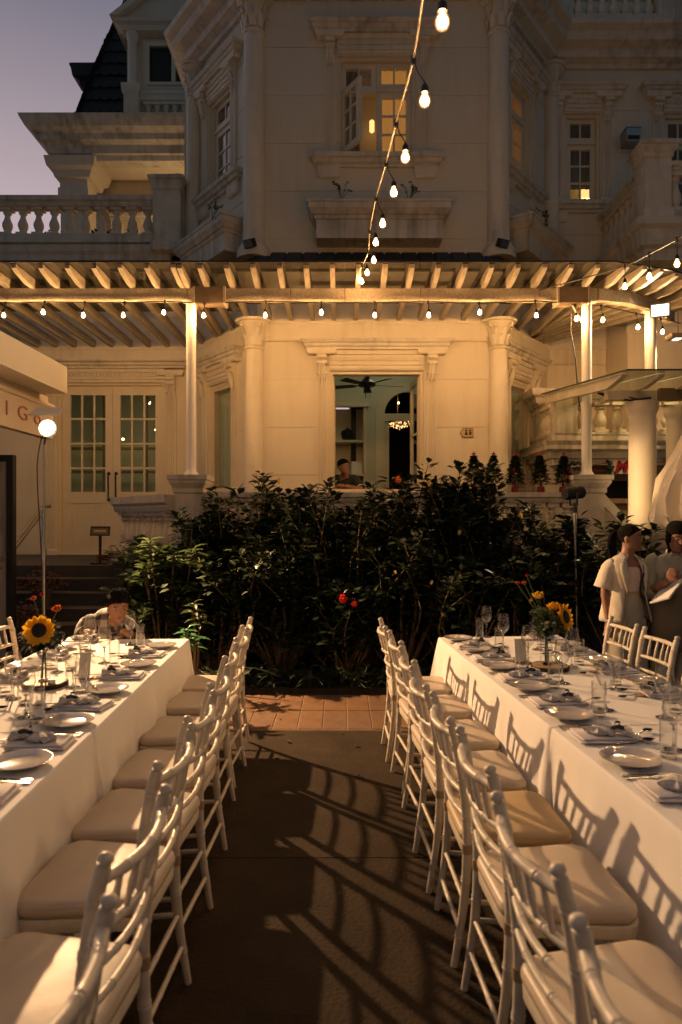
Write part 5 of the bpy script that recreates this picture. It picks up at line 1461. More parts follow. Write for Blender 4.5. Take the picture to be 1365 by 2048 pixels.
b = MB(); b.tube(smooth_pts([tuple(FL - dv * .14), (-3.16, 7.1, 2.2), (-3.12, 7.08, 1.5), (-3.10, 7.08, 1.0), (-3.12, 7.1, .3), (-3.3, 7.2, .01)], 20), .006, 6); b.build('power_cord', 'rubber', ws)
sp = lamp('lamp_light', 'SPOT', FL + dv * .03, TG, FLOOD, (1.0, .59, .29), shadow_soft_size=.035, spot_size=math.radians(118), spot_blend=.5)
sp.parent = ws; sp.location = FL + dv * .03 - ws.location

# black theatre spot on a stand, right, aimed at the canvas cover
bs = thing('spotlight', 'black theatre spotlight on a dark stand in front of the terrace balustrade', 'spotlight', (2.48, 7.3, 0))
SPX = 2.50; b = MB(); b.tube([(SPX + .03, 7.3, .03), (SPX, 7.3, 1.70)], .016, 10); b.tube([(SPX + .02, 7.3, .6), (SPX + .02, 7.3, .7)], .026, 10); b.build('pole', 'steeld', bs, smooth=40)
for k in range(3):
    a = 2 * PI * k / 3; b = MB(); b.tube([(SPX + .03, 7.3, .45), (SPX + .03 + .4 * math.cos(a), 7.3 + .4 * math.sin(a), .012)], .010, 8); b.build('leg', 'black', bs)
c0 = Vector((SPX - .02, 7.28, 1.91)); d2 = Vector((1.0, .55, .12)).normalized(); M = Matrix.Translation(c0) @ face_dir(d2) @ Matrix.Scale(.68, 4)
b = MB(); b.lathe([(0, -.19), (.07, -.19), (.095, -.15), (.10, .05), (.085, .06), (.085, .12), (.10, .13), (.10, .17), (.08, .165), (.07, .05), (0, .045)], 22, M); b.build('housing', 'blackm', bs, smooth=40)
b = MB(); b.tube([c0 + Vector((0, .11, .0)), c0 + Vector((0, .11, -.13)), c0 + Vector((0, -.11, -.13)), c0 + Vector((0, -.11, 0))], .010, 6); b.tube([c0 + Vector((0.02, 0, -.14)), c0 + Vector((.02, 0, -.21))], .02, 8); b.build('yoke', 'black', bs)
b = MB(); b.lathe([(0, .051), (.068, .053)], 20, M, cap=False); b.build('lens', 'ledface', bs)
sp = lamp('lamp_light', 'SPOT', c0 + d2 * .19, c0 + d2 * 3, 45, (1.0, .62, .28), shadow_soft_size=.05, spot_size=math.radians(75), spot_blend=.6)
sp.parent = bs; sp.location = c0 + d2 * .19 - bs.location

# LED flood panel under the pergola corner
lf = thing('led_floodlight', 'small square white LED floodlight glowing beside the pergola corner post', 'floodlight', (4.35, 9.2, 4.30))
lc = Vector((4.23, 9.05, 4.40)); ld = Vector((-.45, -1, -.45)).normalized(); M = Matrix.Translation(lc) @ face_dir(ld)
b = MB(); b.box(-.12, .12, -.09, .09, -.05, 0, M); b.box(-.12, .12, -.09, -.072, 0, .02, M); b.box(-.12, .12, .072, .09, 0, .02, M); b.box(-.12, -.105, -.072, .072, 0, .02, M); b.box(.105, .12, -.072, .072, 0, .02, M); b.tube([M @ Vector((0, 0, -.05)), (4.26, 9.30, 4.46)], .014, 6); b.build('housing', 'steeld', lf)
b = MB(); b.box(-.103, .103, -.070, .070, .001, .006, M); b.build('led_face', 'ledface', lf)
sp = lamp('lamp_light', 'SPOT', lc + ld * .06, lc + ld * 3, 260, (1.0, .68, .36), shadow_soft_size=.10, spot_size=math.radians(140), spot_blend=.6)
sp.parent = lf; sp.location = lc + ld * .06 - lf.location

# ================================================================== PLANTS
def leaf_mesh(pos, dirs, nrm, L, W, fold=.25, droop=.25, name='foliage', m='leafa', parent=None):
    """many pointed, folded leaves as one mesh (numpy)"""
    pos = np.asarray(pos, float); d = np.asarray(dirs, float); n = np.asarray(nrm, float); L = np.asarray(L, float)[:, None]; W = np.asarray(W, float)[:, None]
    d /= np.linalg.norm(d, axis=1, keepdims=True) + 1e-9
    s = np.cross(d, n); s /= np.linalg.norm(s, axis=1, keepdims=True) + 1e-9
    u = np.cross(s, d)
    def P(a, w, h): return pos + d * L * a + s * W * w + u * L * h
    V = np.stack([P(0, 0, 0), P(.28, -.42, fold * .35), P(.30, 0, .02), P(.28, .42, fold * .35), P(.62, -.44, fold * .28 - droop * .12), P(.64, 0, -droop * .14), P(.62, .44, fold * .28 - droop * .12), P(1, 0, -droop * .45)], 1)
    k = len(pos); V = V.reshape(-1, 3)
    F = [(0, 2, 1), (0, 3, 2), (1, 2, 5, 4), (2, 3, 6, 5), (4, 5, 7), (5, 6, 7)]
    faces = [tuple(i * 8 + q for q in f) for i in range(k) for f in F]
    me = bpy.data.meshes.new(name); me.from_pydata(V.tolist(), [], faces)
    return mkobj(name, me, m, parent, (0, 0, 0))

def shrub(label, cx, cy, z0, rx, ry, h, nb, seed, lm='leafa', L=.10, per=58, group='shrubs along the terrace wall', name='shrub', up=.8, kind='shrub', lm2=None):
    r = random.Random(seed); o = thing(name, label, kind, (cx, cy, z0), group)
    st = MB(); pos, dr, nr, LL, WW = [], [], [], [], []
    base = Vector((cx, cy, z0))
    for i in range(nb):
        a = r.uniform(0, 6.283); q = r.random() ** .6
        top = base + Vector((rx * q * math.cos(a), ry * q * math.sin(a), h * (r.uniform(.35, 1.03) if i % 3 == 0 else r.uniform(.74, 1.06)) * (1 - .13 * q)))
        b0 = base + Vector((rx * .25 * q * math.cos(a), ry * .25 * q * math.sin(a), 0))
        m1 = b0.lerp(top, .5) + Vector((r.uniform(-.22, .22), r.uniform(-.12, .12), .08 * h))
        C_ = smooth_pts([b0, m1, top + Vector((r.uniform(-.16, .16), r.uniform(-.05, .05), -.03 * h))], 7)
        st.tube(C_, [.012 - .0011 * k for k in range(8)], 5)
        n = int(per * r.uniform(.7, 1.3))
        for k in range(n):
            t = 1 - .72 * (k / n) ** 1.3; f = t * 7; j = min(6, int(f)); p = C_[j].lerp(C_[j + 1], f - j)
            ax = (C_[j + 1] - C_[j]).normalized()
            az = r.uniform(0, 6.283); out = Vector((math.cos(az), math.sin(az), r.uniform(-.35, .55))); out = (out + ax * .5).normalized()
            off = out * r.uniform(.0, .09)
            pos.append(p + off); dr.append(out + Vector((0, 0, r.uniform(-.35, .15)))); nr.append((r.uniform(-.35, .35), r.uniform(-.35, .35), 1))
            l = L * 1.15 * r.uniform(.55, 1.4); LL.append(l); WW.append(l * r.uniform(.52, .74))
    st.build('stems', 'stem', o)
    f = leaf_mesh(pos, dr, nr, LL, WW, m=lm, parent=o); f['kind'] = 'stuff'
    return o
def at(px, Y): return (px - 682.5) * Y / 1365
def zt_(py, Y): return 1.65 + (1035 - py) * Y / 1365
# (pixel column, depth, half width, height of the crown top in the photo)
SH = [('bushy dark shrub at the left end of the hedge with pale lit leaf tips', 345, 7.2, .36, 1095, 40, 'leafb', .10),  # lamp light put into the paler leaf colour of the first two
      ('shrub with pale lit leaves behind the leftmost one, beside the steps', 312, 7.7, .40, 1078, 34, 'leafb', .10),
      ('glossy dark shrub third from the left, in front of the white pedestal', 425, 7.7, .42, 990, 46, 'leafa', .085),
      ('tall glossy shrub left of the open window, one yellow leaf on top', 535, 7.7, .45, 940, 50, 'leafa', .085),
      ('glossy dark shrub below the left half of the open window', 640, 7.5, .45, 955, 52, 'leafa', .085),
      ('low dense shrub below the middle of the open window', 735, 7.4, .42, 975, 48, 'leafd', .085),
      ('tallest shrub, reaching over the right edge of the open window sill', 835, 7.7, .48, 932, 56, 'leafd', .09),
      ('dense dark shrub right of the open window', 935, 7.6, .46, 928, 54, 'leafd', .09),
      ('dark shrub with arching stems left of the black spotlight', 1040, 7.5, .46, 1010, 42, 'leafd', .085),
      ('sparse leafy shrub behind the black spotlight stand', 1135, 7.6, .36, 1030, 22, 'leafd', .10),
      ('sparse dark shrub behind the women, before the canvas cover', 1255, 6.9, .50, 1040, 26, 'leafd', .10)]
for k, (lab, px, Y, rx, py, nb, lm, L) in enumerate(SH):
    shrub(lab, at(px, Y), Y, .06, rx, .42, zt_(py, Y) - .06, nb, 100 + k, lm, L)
LO = [('low leafy bush at the foot of the hedge, left of the aisle', 430, 6.95, .40, 1130, 34), ('low dark bush at the foot of the hedge, left of the red blooms', 560, 7.05, .46, 1075, 38), ('low dark bush with two red blooms at the middle of the hedge', 690, 6.85, .42, 1165, 36),
      ('low dark bush at the foot of the hedge, right of the red blooms', 800, 7.05, .46, 1050, 40), ('low dark bush behind the far left corner of the right table', 920, 6.85, .45, 1120, 36), ('low dark bush behind the glasses of the right table', 1040, 7.0, .45, 1085, 34)]
for k, (lab, px, Y, rx, py, nb) in enumerate(LO):
    shrub(lab, at(px, Y), Y, .05, rx, .34, zt_(py, Y) - .05, nb, 200 + k, 'leafd', .085, group='low bushes in front of the hedge', kind='bush', name='bush')
# leaves one can pick out: lamp light put into the paler leaves at the left, green light by the table corner
def big_leaf_plant(name, label, px, Y, pys, m, L, seed, n, stem_h=None, spread=.16, W=.42):
    r = random.Random(seed); x = at(px, Y); o = thing(name, label, 'plant', (x, Y, .05)); st = MB()
    for py, dx in pys:
        tip = Vector((x + dx, Y - .05, zt_(py, Y))); C_ = smooth_pts([(x + dx * .2, Y, .05), (x + dx * .6, Y + .02, (tip.z) * .55), tip], 8); st.tube(C_, [.014 - .001 * k for k in range(9)], 6)
        for k in range(n):
            a = 2.399 * k + r.uniform(-.3, .3); el = r.uniform(-.25, .55) * (1 - k / n * .8)
            d = Vector((math.cos(a), math.sin(a), el + .12)); p = tip - Vector((0, 0, .010 * k)); l = L * r.uniform(.7, 1.2)
            f = leaf_mesh([p], [d], [(0.0, 0.0, 1.0)], [l], [l * W], fold=.3, droop=.5, name='leaf', m=m, parent=o)
    st.build('stem', 'stem', o); return o
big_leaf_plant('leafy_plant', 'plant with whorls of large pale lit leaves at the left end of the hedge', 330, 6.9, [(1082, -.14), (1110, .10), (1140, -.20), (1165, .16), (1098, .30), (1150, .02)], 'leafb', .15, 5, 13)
big_leaf_plant('green_lit_plant', 'small plant beside the far corner of the left table, green light in its colour', 380, 5.75, [(1255, -.01), (1275, .05)], 'leaf_greenlit', .12, 6, 10, W=.4)
big_leaf_plant('leafy_plant', 'plant with pointed pale leaves above the green-lit one', 390, 6.3, [(1205, .0), (1228, .05)], 'leafb', .13, 8, 11, W=.3)
# sawn-off trunks in the hedge
for k, (px, py, Y, r0, tx, lab) in enumerate(((420, 1135, 6.9, .065, -.05, 'thick sawn-off trunk with a pale cut face in the hedge, left of the other'), (500, 1128, 7.1, .05, .12, 'slanting sawn-off trunk with a bright cut face in the hedge'), (405, 1230, 6.6, .05, -.02, 'slim grey trunk rising behind the green-lit plant'))):
    Y += .30; x = at(px, Y); z = zt_(py, Y); o = thing('tree_stump', lab, 'tree trunk', (x - tx, Y + .1, .05)); b = MB()
    L = smooth_pts([(x - tx * 2.2, Y + .12, .05), (x - tx, Y + .05, z * .6), (x, Y, z)], 8); b.tube(L, [r0 * (1.25 - .03 * i) for i in range(9)], 12); b.build('trunk', 'bark', o, smooth=60)
    d = (L[-1] - L[-2]).normalized(); b = MB(); b.lathe([(0, .004), (r0 * .92, .003), (r0 * .98, -.004)], 14, Matrix.Translation(L[-1]) @ face_dir(d)); b.build('cut_face', 'cutwood', o)
# strap-leaved clumps along the bed edge
def strap(label, px, Y, n, L, seed, m='leafd', big=False):
    r = random.Random(seed); x = at(px, Y); o = thing('strap_leaf_plant', label, 'plant', (x, Y, .05), 'strap-leaved plants along the bed edge')
    for i in range(n):
        a = r.uniform(0, 6.283); l = L * r.uniform(.6, 1.1); w = .016 * r.uniform(.7, 1.3); up = r.uniform(.5, 1.1); b = MB(); rg = []
        d = Vector((math.cos(a), math.sin(a), 0)); s = Vector((-d.y, d.x, 0))
        for k in range(8):
            u = k / 7; p = Vector((x, Y, .05)) + d * l * (.15 * u + .75 * u * u) + Vector((0, 0, l * up * (u - .75 * u * u))); ww = w * (1 - u ** 2.2) + .001
            rg.append([p - s * ww, p + Vector((0, 0, -.004)), p + s * ww])
        b.loft(rg, False, False, False); b.build('leaf', m, o, smooth=60)
    return o
for k, (px, Y, n, L, m, lab) in enumerate(((375, 6.05, 14, .55, 'leafb', 'strap-leaved clump arching beside the far corner of the left table'), (450, 6.35, 16, .62, 'leafd', 'strap-leaved clump behind the left chairs'), (545, 6.5, 14, .42, 'leafd', 'strap-leaved clump left of the aisle end'), (620, 6.45, 12, .40, 'leafb', 'strap-leaved clump left of the middle of the aisle end'),
        (705, 6.5, 12, .36, 'leafd', 'strap-leaved clump at the middle of the aisle end'), (770, 6.5, 14, .42, 'leafd', 'strap-leaved clump right of the aisle end'), (860, 6.45, 14, .5, 'leafd', 'strap-leaved clump behind the right chairs'), (1200, 6.2, 16, .6, 'leafd', 'strap-leaved clump at the feet of the woman in the blazer'))):
    strap(lab, px, Y, n, L, 300 + k, m)
# ground cover along the edge of the bed
r = random.Random(77); pos, dr, nr, LL, WW = [], [], [], [], []
for i in range(2600):
    x = r.uniform(-2.5, 4.5); y = 6.38 + abs(r.gauss(0, .22)); z = .05 + r.uniform(0, .16)
    a = r.uniform(0, 6.283); pos.append((x, y, z)); dr.append((math.cos(a), math.sin(a), r.uniform(-.2, .9))); nr.append((r.uniform(-.4, .4), r.uniform(-.4, .4), 1)); l = r.uniform(.04, .11); LL.append(l); WW.append(l * r.uniform(.25, .55))
g = leaf_mesh(pos, dr, nr, LL, WW, name='ground_cover', m='leafd'); tag(g, 'dark low leaves spilling over the edge of the planting bed', 'ground cover'); g['kind'] = 'stuff'
pos, dr, nr, LL, WW = [], [], [], [], []
for i in range(1500):
    x = r.uniform(-2.3, 3.6); y = r.uniform(6.9, 8.55); z = r.uniform(.1, .95); a = r.uniform(0, 6.283); pos.append((x, y, z)); dr.append((math.cos(a), math.sin(a), r.uniform(-.4, .6))); nr.append((r.uniform(-.5, .5), r.uniform(-.5, .5), 1)); l = r.uniform(.07, .12); LL.append(l); WW.append(l * .5)
g = leaf_mesh(pos, dr, nr, LL, WW, name='undergrowth', m='leafd'); tag(g, 'dense dark undergrowth between the shrubs and the terrace wall', 'undergrowth'); g['kind'] = 'stuff'
r = random.Random(91)
for k in range(9):
    px, py = r.uniform(500, 770), r.uniform(1395, 1560); Y = 1.65 * 1365 / (py - 1035); l = r.uniform(.035, .07)
    f = leaf_mesh([(0, 0, 0)], [(r.uniform(-1, 1), r.uniform(-1, 1), .08)], [(r.uniform(-.2, .2), r.uniform(-.2, .2), 1)], [l], [l * .5], name='fallen_leaf', m='bark'); f.location = (at(px, Y), Y, .006); tag(f, 'small dry leaf lying on the floor near the tiled strip', 'leaf', 'dry leaves on the floor')
# yellowed leaves and red blooms
def one_leaf(name, lab, px, py, Y, m, l, seed, cat='leaf', group=None):
    r = random.Random(seed); p = (at(px, Y), Y, zt_(py, Y)); f = leaf_mesh([(0, 0, 0)], [(r.uniform(-.4, .4), -.3, -1)], [(r.uniform(-.3, .3), -1, .2)], [l], [l * .62], name=name, m=m)
    f.location = p; tag(f, lab, cat, group); return f
for k, (px, py, Y, l, where) in enumerate(((561, 955, 7.25, .085, 'hanging at the top of the shrub left of the window'), (858, 960, 7.2, .075, 'on the tall shrub at the right edge of the window'), (1040, 1025, 7.1, .07, 'on the arching shrub at the right'), (920, 1060, 7.1, .06, 'in the middle of the dark shrub right of the window'),
        (865, 1160, 6.5, .055, 'low on the right half of the hedge'), (1063, 1195, 6.4, .06, 'above the glasses of the right table'), (920, 1058 + 90, 6.5, .04, 'low behind the right chairs'), (790, 1140, 6.5, .045, 'in the hedge above the right chairs'))):
    one_leaf('yellow_leaf', 'yellowed leaf %s' % where, px, py, Y, 'leafy', l, 400 + k, 'leaf', 'yellowed leaves in the shrubs')
def bloom(lab, px, py, Y, R, m, seed, cat='flower', name='hibiscus_flower', group=None):
    p = Vector((at(px, Y), Y, zt_(py, Y))); o = thing(name, lab, cat, p, group); b = MB(); petal_ring(b, 5, .004, R, R * .95, Matrix.Translation(p) @ face_dir((.5, -1, .1)), .35, seed, .4); b.build('petals', m, o)
    b = MB(); b.tube([p, p + Vector((.3, -1, .1)).normalized() * R * 1.1], .003, 6); b.build('stamen', 'rose', o)
bloom('red hibiscus bloom in the middle of the dark hedge, the larger and left of two', 684, 1197, 6.35, .055, 'redbloom', 3, group='red blooms in the hedge')
bloom('red hibiscus bloom in the middle of the dark hedge, the smaller and right of two', 708, 1208, 6.4, .040, 'redbloom', 4, group='red blooms in the hedge')
bloom('orange bloom peeping over the hedge in front of the open window', 795, 960, 7.15, .045, 'orange', 5, name='orange_flower')
# poinsettias by the steps, weeds in the troughs
for k, (px, Y, z, lab) in enumerate(((85, 8.5, .55, 'dim crimson potted plant left of the steps, upper'), (45, 7.9, .2, 'dim crimson potted plant at the foot of the steps, behind the sunflower'), (245, 8.95, .86, 'dim crimson potted plant at the right end of the top step'))):
    x = at(px, Y); o = thing('potted_plant', lab, 'potted plant', (x, Y, z), 'crimson potted plants by the steps'); b = MB(); b.lathe([(0, z), (.09, z), (.12, z + .18), (.125, z + .2), (.10, z + .19), (0, z + .18)], 16, Matrix.Translation((x, Y, 0))); b.build('pot', 'stone', o)
    if z > .5: 
        pass
    r = random.Random(500 + k); P_, D_, N_, A_, W_ = [], [], [], [], []
    for i in range(150):
        a = r.uniform(0, 6.283); q = r.random() ** .5 * .26; P_.append((x + q * math.cos(a), Y + q * math.sin(a), z + .22 + (.28 - q) * r.uniform(.2, 1.2))); D_.append((math.cos(a), math.sin(a), r.uniform(-.2, .5))); N_.append((0, 0, 1)); l = r.uniform(.07, .12); A_.append(l); W_.append(l * .45)
    f = leaf_mesh(P_, D_, N_, A_, W_, name='foliage', m='redleaf', parent=o); f['kind'] = 'stuff'
    st = MB()
    for i in range(8):
        a = r.uniform(0, 6.283); st.tube([(x, Y, z + .18), (x + .18 * math.cos(a), Y + .18 * math.sin(a), z + .40)], .005, 5)
    st.build('stems', 'stem', o)
# plinths under the two raised pots at the left of the stair
for k, (px, Y, z) in enumerate(((85, 8.5, .55), (45, 7.9, .2))):
    x = at(px, Y); 
def weed(px, py, Y, lab, seed, h=.25):
    r = random.Random(seed); x = at(px, Y); z = zt_(py, Y); o = thing('weed', lab, 'weed', (x, Y, z), 'weeds in the planter troughs'); st = MB(); P_, D_, N_, A_, W_ = [], [], [], [], []
    for i in range(5):
        tip = Vector((x + r.uniform(-.14, .14), Y + r.uniform(-.05, .05), z + h * r.uniform(.4, 1))); C_ = smooth_pts([(x + r.uniform(-.04, .04), Y, z - .06), ((x + tip.x) / 2 + .03, Y, (z + tip.z) / 2 + .04), tip], 5); st.tube(C_, .004, 4)
        for p in C_[2:]: P_.append(p); D_.append((r.uniform(-1, 1), r.uniform(-1, 1), r.uniform(-.3, .5))); N_.append((0, 0, 1)); A_.append(r.uniform(.04, .08)); W_.append(.03)
    st.build('stem', 'leafd', o); leaf_mesh(P_, D_, N_, A_, W_, name='leaves', m='leafd', parent=o)
weed(682, 396, 10.0, 'spindly weed in the trough under the upper window, left', 1); weed(818, 396, 10.0, 'spindly weed in the trough under the upper window, right', 2)
weed(425, 432, 10.35, 'spindly weed in the left slanting trough', 3, .2); weed(1092, 445, 10.55, 'spindly weed in the right slanting trough', 4, .2)
# dark potted bushes behind the terrace balustrade
for k, x in enumerate((-5.3, -4.75, -4.2, -3.6)):
    shrub('dark potted bush behind the terrace balusters, %s' % ('nearest the sky', 'second from the sky', 'third from the sky', 'next to the pedestal')[k], x, 12.6, 6.28, .26, .2, .62, 14, 600 + k, 'leafd', .09, 24, 'potted bushes on the upper terrace', 'potted_bush', kind='bush')
# ---- little christmas trees on the rail
for k, (px, wh) in enumerate(((950, 'leftmost, half hidden by the shrub'), (986, 'second from the left'), (1030, 'third, in front of the narrow side window'), (1082, 'fourth, right of the side window'), (1126, 'rightmost, with the most red baubles, behind the spotlight'))):
    x = at(px, 8.84); z = 1.972; r = random.Random(700 + k); o = thing('christmas_tree', 'small christmas tree on the balustrade rail, %s' % wh, 'christmas tree', (x, 8.84, z), 'little christmas trees on the balustrade')
    b = MB(); b.lathe([(0, z), (.04, z), (.05, z + .03), (.042, z + .075), (.035, z + .08), (0, z + .085)], 14, Matrix.Translation((x, 8.84, 0))); b.box(x - .012, x + .012, 8.83, 8.85, z + .08, z + .16); b.build('pot', 'redpot', o, smooth=40)
    P_, D_, N_, A_, W_ = [], [], [], [], []
    H = .37; lean = r.uniform(-.02, .02)
    for i in range(1500):
        t = r.random() ** .75; q = .15 * (1 - t) ** .85 * (.75 + .25 * math.sin(t * 40)) * r.uniform(.35, 1.05); a = r.uniform(0, 6.283); P_.append((x + lean * t + q * math.cos(a), 8.84 + q * math.sin(a), z + .10 + H * t)); D_.append((math.cos(a), math.sin(a), r.uniform(-.3, .5))); N_.append((r.uniform(-.5, .5), r.uniform(-.5, .5), 1)); A_.append(r.uniform(.03, .055)); W_.append(.022)
    leaf_mesh(P_, D_, N_, A_, W_, name='needles', m='conifer', parent=o)['kind'] = 'stuff'
    b = MB(); c = Vector((x + lean, 8.84, z + .10 + H + .03)); pts = [(c.x + (.036 if i % 2 == 0 else .015) * math.sin(i * PI / 5), c.z + (.036 if i % 2 == 0 else .015) * math.cos(i * PI / 5)) for i in range(10)]; b.prism(pts, 8.832, 8.848); b.build('star', 'signred', o)
    for i in range(2 + 4 * (k == 4)):
        t = r.uniform(.08, .6); a = r.uniform(PI, 2 * PI); q = .145 * (1 - t) ** .85; b = MB(); rr = r.uniform(.011, .017); b.lathe([(rr * math.sin(PI * j / 8), -rr * math.cos(PI * j / 8)) for j in range(9)], 12, Matrix.Translation((x + q * math.cos(a), 8.84 + q * math.sin(a), z + .11 + H * t)), cap=False); b.build('bauble', 'redgloss', o, smooth=90)

# ================================================================== SMALL THINGS ABOUT THE HOUSE
# arrow plate
Y = YF - .002; zc = zt_(866, Y); x0, x1, xt = at(926, Y), at(947, Y), at(920, Y); hh = 9.5 * Y / 1365
sg = thing('toilet_sign', 'small tan arrow-shaped plate with two dark figures, right of the open window', 'sign', ((x0 + x1) / 2, Y, zc))
b = MB(); P_ = [(xt, zc), (x0, zc + hh), (x1, zc + hh), (x1, zc - hh), (x0, zc - hh)]; b.prism(P_, Y - .014, Y - .001); b.build('backplate', 'brown', sg)
b = MB(); cxx = sum(p[0] for p in P_) / 5; b.prism([(cxx + (x - cxx) * .9, zc + (z - zc) * .84) for x, z in P_], Y - .017, Y - .0142); b.build('face', 'tan', sg)
for k in (0, 1):
    cx = at(932.5 + k * 8, Y); b = MB(); Mx = Matrix.Translation((cx, Y - .0175, zc + .032)) @ Matrix.Rotation(PI / 2, 4, 'X'); b.lathe([(0, -.002), (.017, -.002), (.017, .001), (0, .001)], 14, Mx)
    w0, w1 = (.014, .026) if k == 0 else (.024, .014); b.prism([(cx - w1, zc - .034), (cx + w1, zc - .034), (cx + w0, zc + .012), (cx - w0, zc + .012)], Y - .0195, Y - .0172); b.build('figure', 'black', sg)
# little notice on a post in front of the doors
Y = 9.55; x = at(201, Y); o = thing('notice_stand', 'small dark framed notice on a low post in front of the double doors', 'notice', (x, Y, 1.0))
b = MB(); b.box(x - .11, x + .11, Y - .08, Y + .08, 1.0, 1.02); b.box(x - .016, x + .016, Y - .012, Y + .012, 1.02, 1.40); b.build('post', 'black', o)
M = Matrix.Translation((x, Y, 1.46)) @ Matrix.Rotation(-.25, 4, 'X'); b = MB(); ring(b, -.135, .135, -.065, .065, .014, -.012, .012); b.build('frame', 'black', o, M)
b = MB(); b.box(-.12, .12, -.006, .006, -.05, .05); b.build('plate', 'brown', o, M)
b = MB(); b.box(-.085, .085, -.0085, -.0062, -.012, .012); b.build('engraving', 'tan', o, M)
# stair handrail at the left
o = thing('handrail', 'polished steel handrail rising along the left side of the steps', 'handrail', (-3.6, 8.0, 0))
b = MB(); hx0 = at(5, 7.4); A = Vector((at(2, 7.3), 7.3, zt_(1120, 7.3))); B = Vector((at(88, 9.2), 9.2, zt_(1012, 9.2)))
b.tube([A, B, B + Vector((.02, .15, 0))], .024, 10); b.tube([A + Vector((.0, 0, -.09)), B + Vector((0, 0, -.09))], .012, 8); b.build('rail', 'steel', o, smooth=40)
for p in (A + Vector((.01, .05, 0)), A.lerp(B, .97)):
    b = MB(); b.tube([(p.x, p.y, .0 if p.y < 8 else .9), (p.x, p.y, p.z)], .018, 8); b.build('post', 'steel', o, smooth=40)
# wall floodlights at the column bases, wall box, camera
for px, sd, lab in ((500, -1, 'small unlit black floodlight at the foot of the left upper column'), (1006, 1, 'small unlit black floodlight at the foot of the right upper column')):
    Y = 10.0; x = at(px, Y); z = zt_(487, Y); o = thing('wall_floodlight', lab, 'floodlight', (x, Y, z - .1)); b = MB()
    M = Matrix.Translation((x, Y, z)) @ Matrix.Rotation(.5 * sd, 4, 'Z') @ Matrix.Rotation(.5, 4, 'X'); b.box(-.08, .08, -.04, .05, -.06, .06, M); b.build('body', 'black', o)
    b = MB(); b.box(-.07, .07, -.044, -.041, -.05, .05, M); b.build('lens', 'steeld', o)
    b = MB(); b.tube([(x, Y, z + .03), (x - .02 * sd, Y + .1, z + .10), (x - .08 * sd, Y + .24, z + .08)], .014, 6); b.build('bracket', 'black', o)
    b = MB(); b.box(x - .05 - .06 * sd, x + .05 - .06 * sd, Y + .10, Y + .2, z + .10, z + .24); b.build('box', 'trimw', o)
Y = 11.75; x, z = at(1262, Y), zt_(276, Y); o = thing('wall_box', 'grey louvred box fixed high on the wall between the two upper right windows', 'wall box', (x, Y, z))
b = MB(); b.box(x - .12, x + .12, Y - .12, Y + .148, z - .11, z + .11); b.box(x - .13, x + .13, Y - .13, Y + .148, z + .111, z + .125); b.build('casing', 'steeld', o)
b = MB(); b.box(x - .10, x + .10, Y - .124, Y - .121, z - .09, z - .02); b.build('grille', 'dark', o)
Y = 9.3; x, z = at(1352, Y), zt_(674, Y); o = thing('ceiling_spot', 'small dark box lamp hanging at the right edge under the pergola', 'lamp', (x, Y, z)); b = MB(); b.box(x - .10, x + .10, Y - .10, Y + .1, z - .03, z + .03); b.tube([(x + .03, Y, z + .03), (x + .03, Y, 4.45)], .006, 6); b.build('body', 'brown', o); b = MB(); b.box(x - .03, x + .05, Y - .06, Y + .05, z - .036, z - .031); b.build('lens', 'ledface', o); pl = bpy.data.lights.new('lamp_light', 'SPOT'); pl.energy = 130; pl.color = (1, .62, .30); pl.shadow_soft_size = .04; pl.spot_size = 2.6; pl.spot_blend = .5; q = bpy.data.objects.new('lamp_light', pl); COL.objects.link(q); q.parent = o; q.location = (0, 0, -.05)
# red letter sign with holly, cords and a silver bauble garland, under the annex
Y = AY - .02; x, z = at(1240, Y), zt_(935, Y); o = thing('letter_sign', 'white board with a bold slanted red letter M under the annex cornice', 'sign', (x, Y, z - .1))
b = MB(); b.prism([(x - .14, z - .095), (x + .11, z - .095), (x + .155, z + .095), (x - .095, z + .095)], Y - .02, Y - .004); b.build('board', 'white', o)
text('M', 'letter', 'signred', o, (x + .005, Y - .024, z), (PI / 2, 0, 0), .235, .003, .25, .012)
b = MB()
for p0, p1 in (((at(1185, Y), zt_(930, Y)), (x - .12, z + .07)), ((at(1185, Y), zt_(940, Y)), (x - .10, z - .06)), ((x + .12, z + .05), (x + .9, z + .1))): b.tube([(p0[0], Y - .02, p0[1]), (p1[0], Y - .02, p1[1])], .006, 6)
b.build('cord', 'signred', o)
r = random.Random(9); b = MB(); P_, D_, N_, A_, W_ = [], [], [], [], []
for i in range(30): P_.append((x - .15 + r.uniform(-.07, .04), Y - .03, z + r.uniform(-.08, .1))); D_.append((r.uniform(-1, 1), r.uniform(-1, -.2), r.uniform(-1, 1))); N_.append((0, -1, .3)); A_.append(.06); W_.append(.035)
leaf_mesh(P_, D_, N_, A_, W_, name='holly', m='conifer', parent=o)
Y = AY - .05; x, z = at(1150, Y), zt_(932, Y); o = thing('garland', 'silver bauble garland on the wall left of the white post', 'garland', (x, Y, z))
for i in range(7):
    b = MB(); rr = r.uniform(.02, .035); b.lathe([(rr * math.sin(PI * j / 8), -rr * math.cos(PI * j / 8)) for j in range(9)], 12, Matrix.Translation((x - .14 + i * .045, Y, z + r.uniform(-.02, .02))), cap=False); b.build('bauble', 'steel', o, smooth=90)
P_, D_, N_, A_, W_ = [], [], [], [], []
for i in range(160): P_.append((x + r.uniform(-.2, .2), Y + .03, z + r.uniform(-.05, .05))); D_.append((r.uniform(-1, 1), r.uniform(-1, 0), r.uniform(-1, 1))); N_.append((0, -1, .3)); A_.append(.06); W_.append(.014)
leaf_mesh(P_, D_, N_, A_, W_, name='tinsel', m='conifer', parent=o)['kind'] = 'stuff'
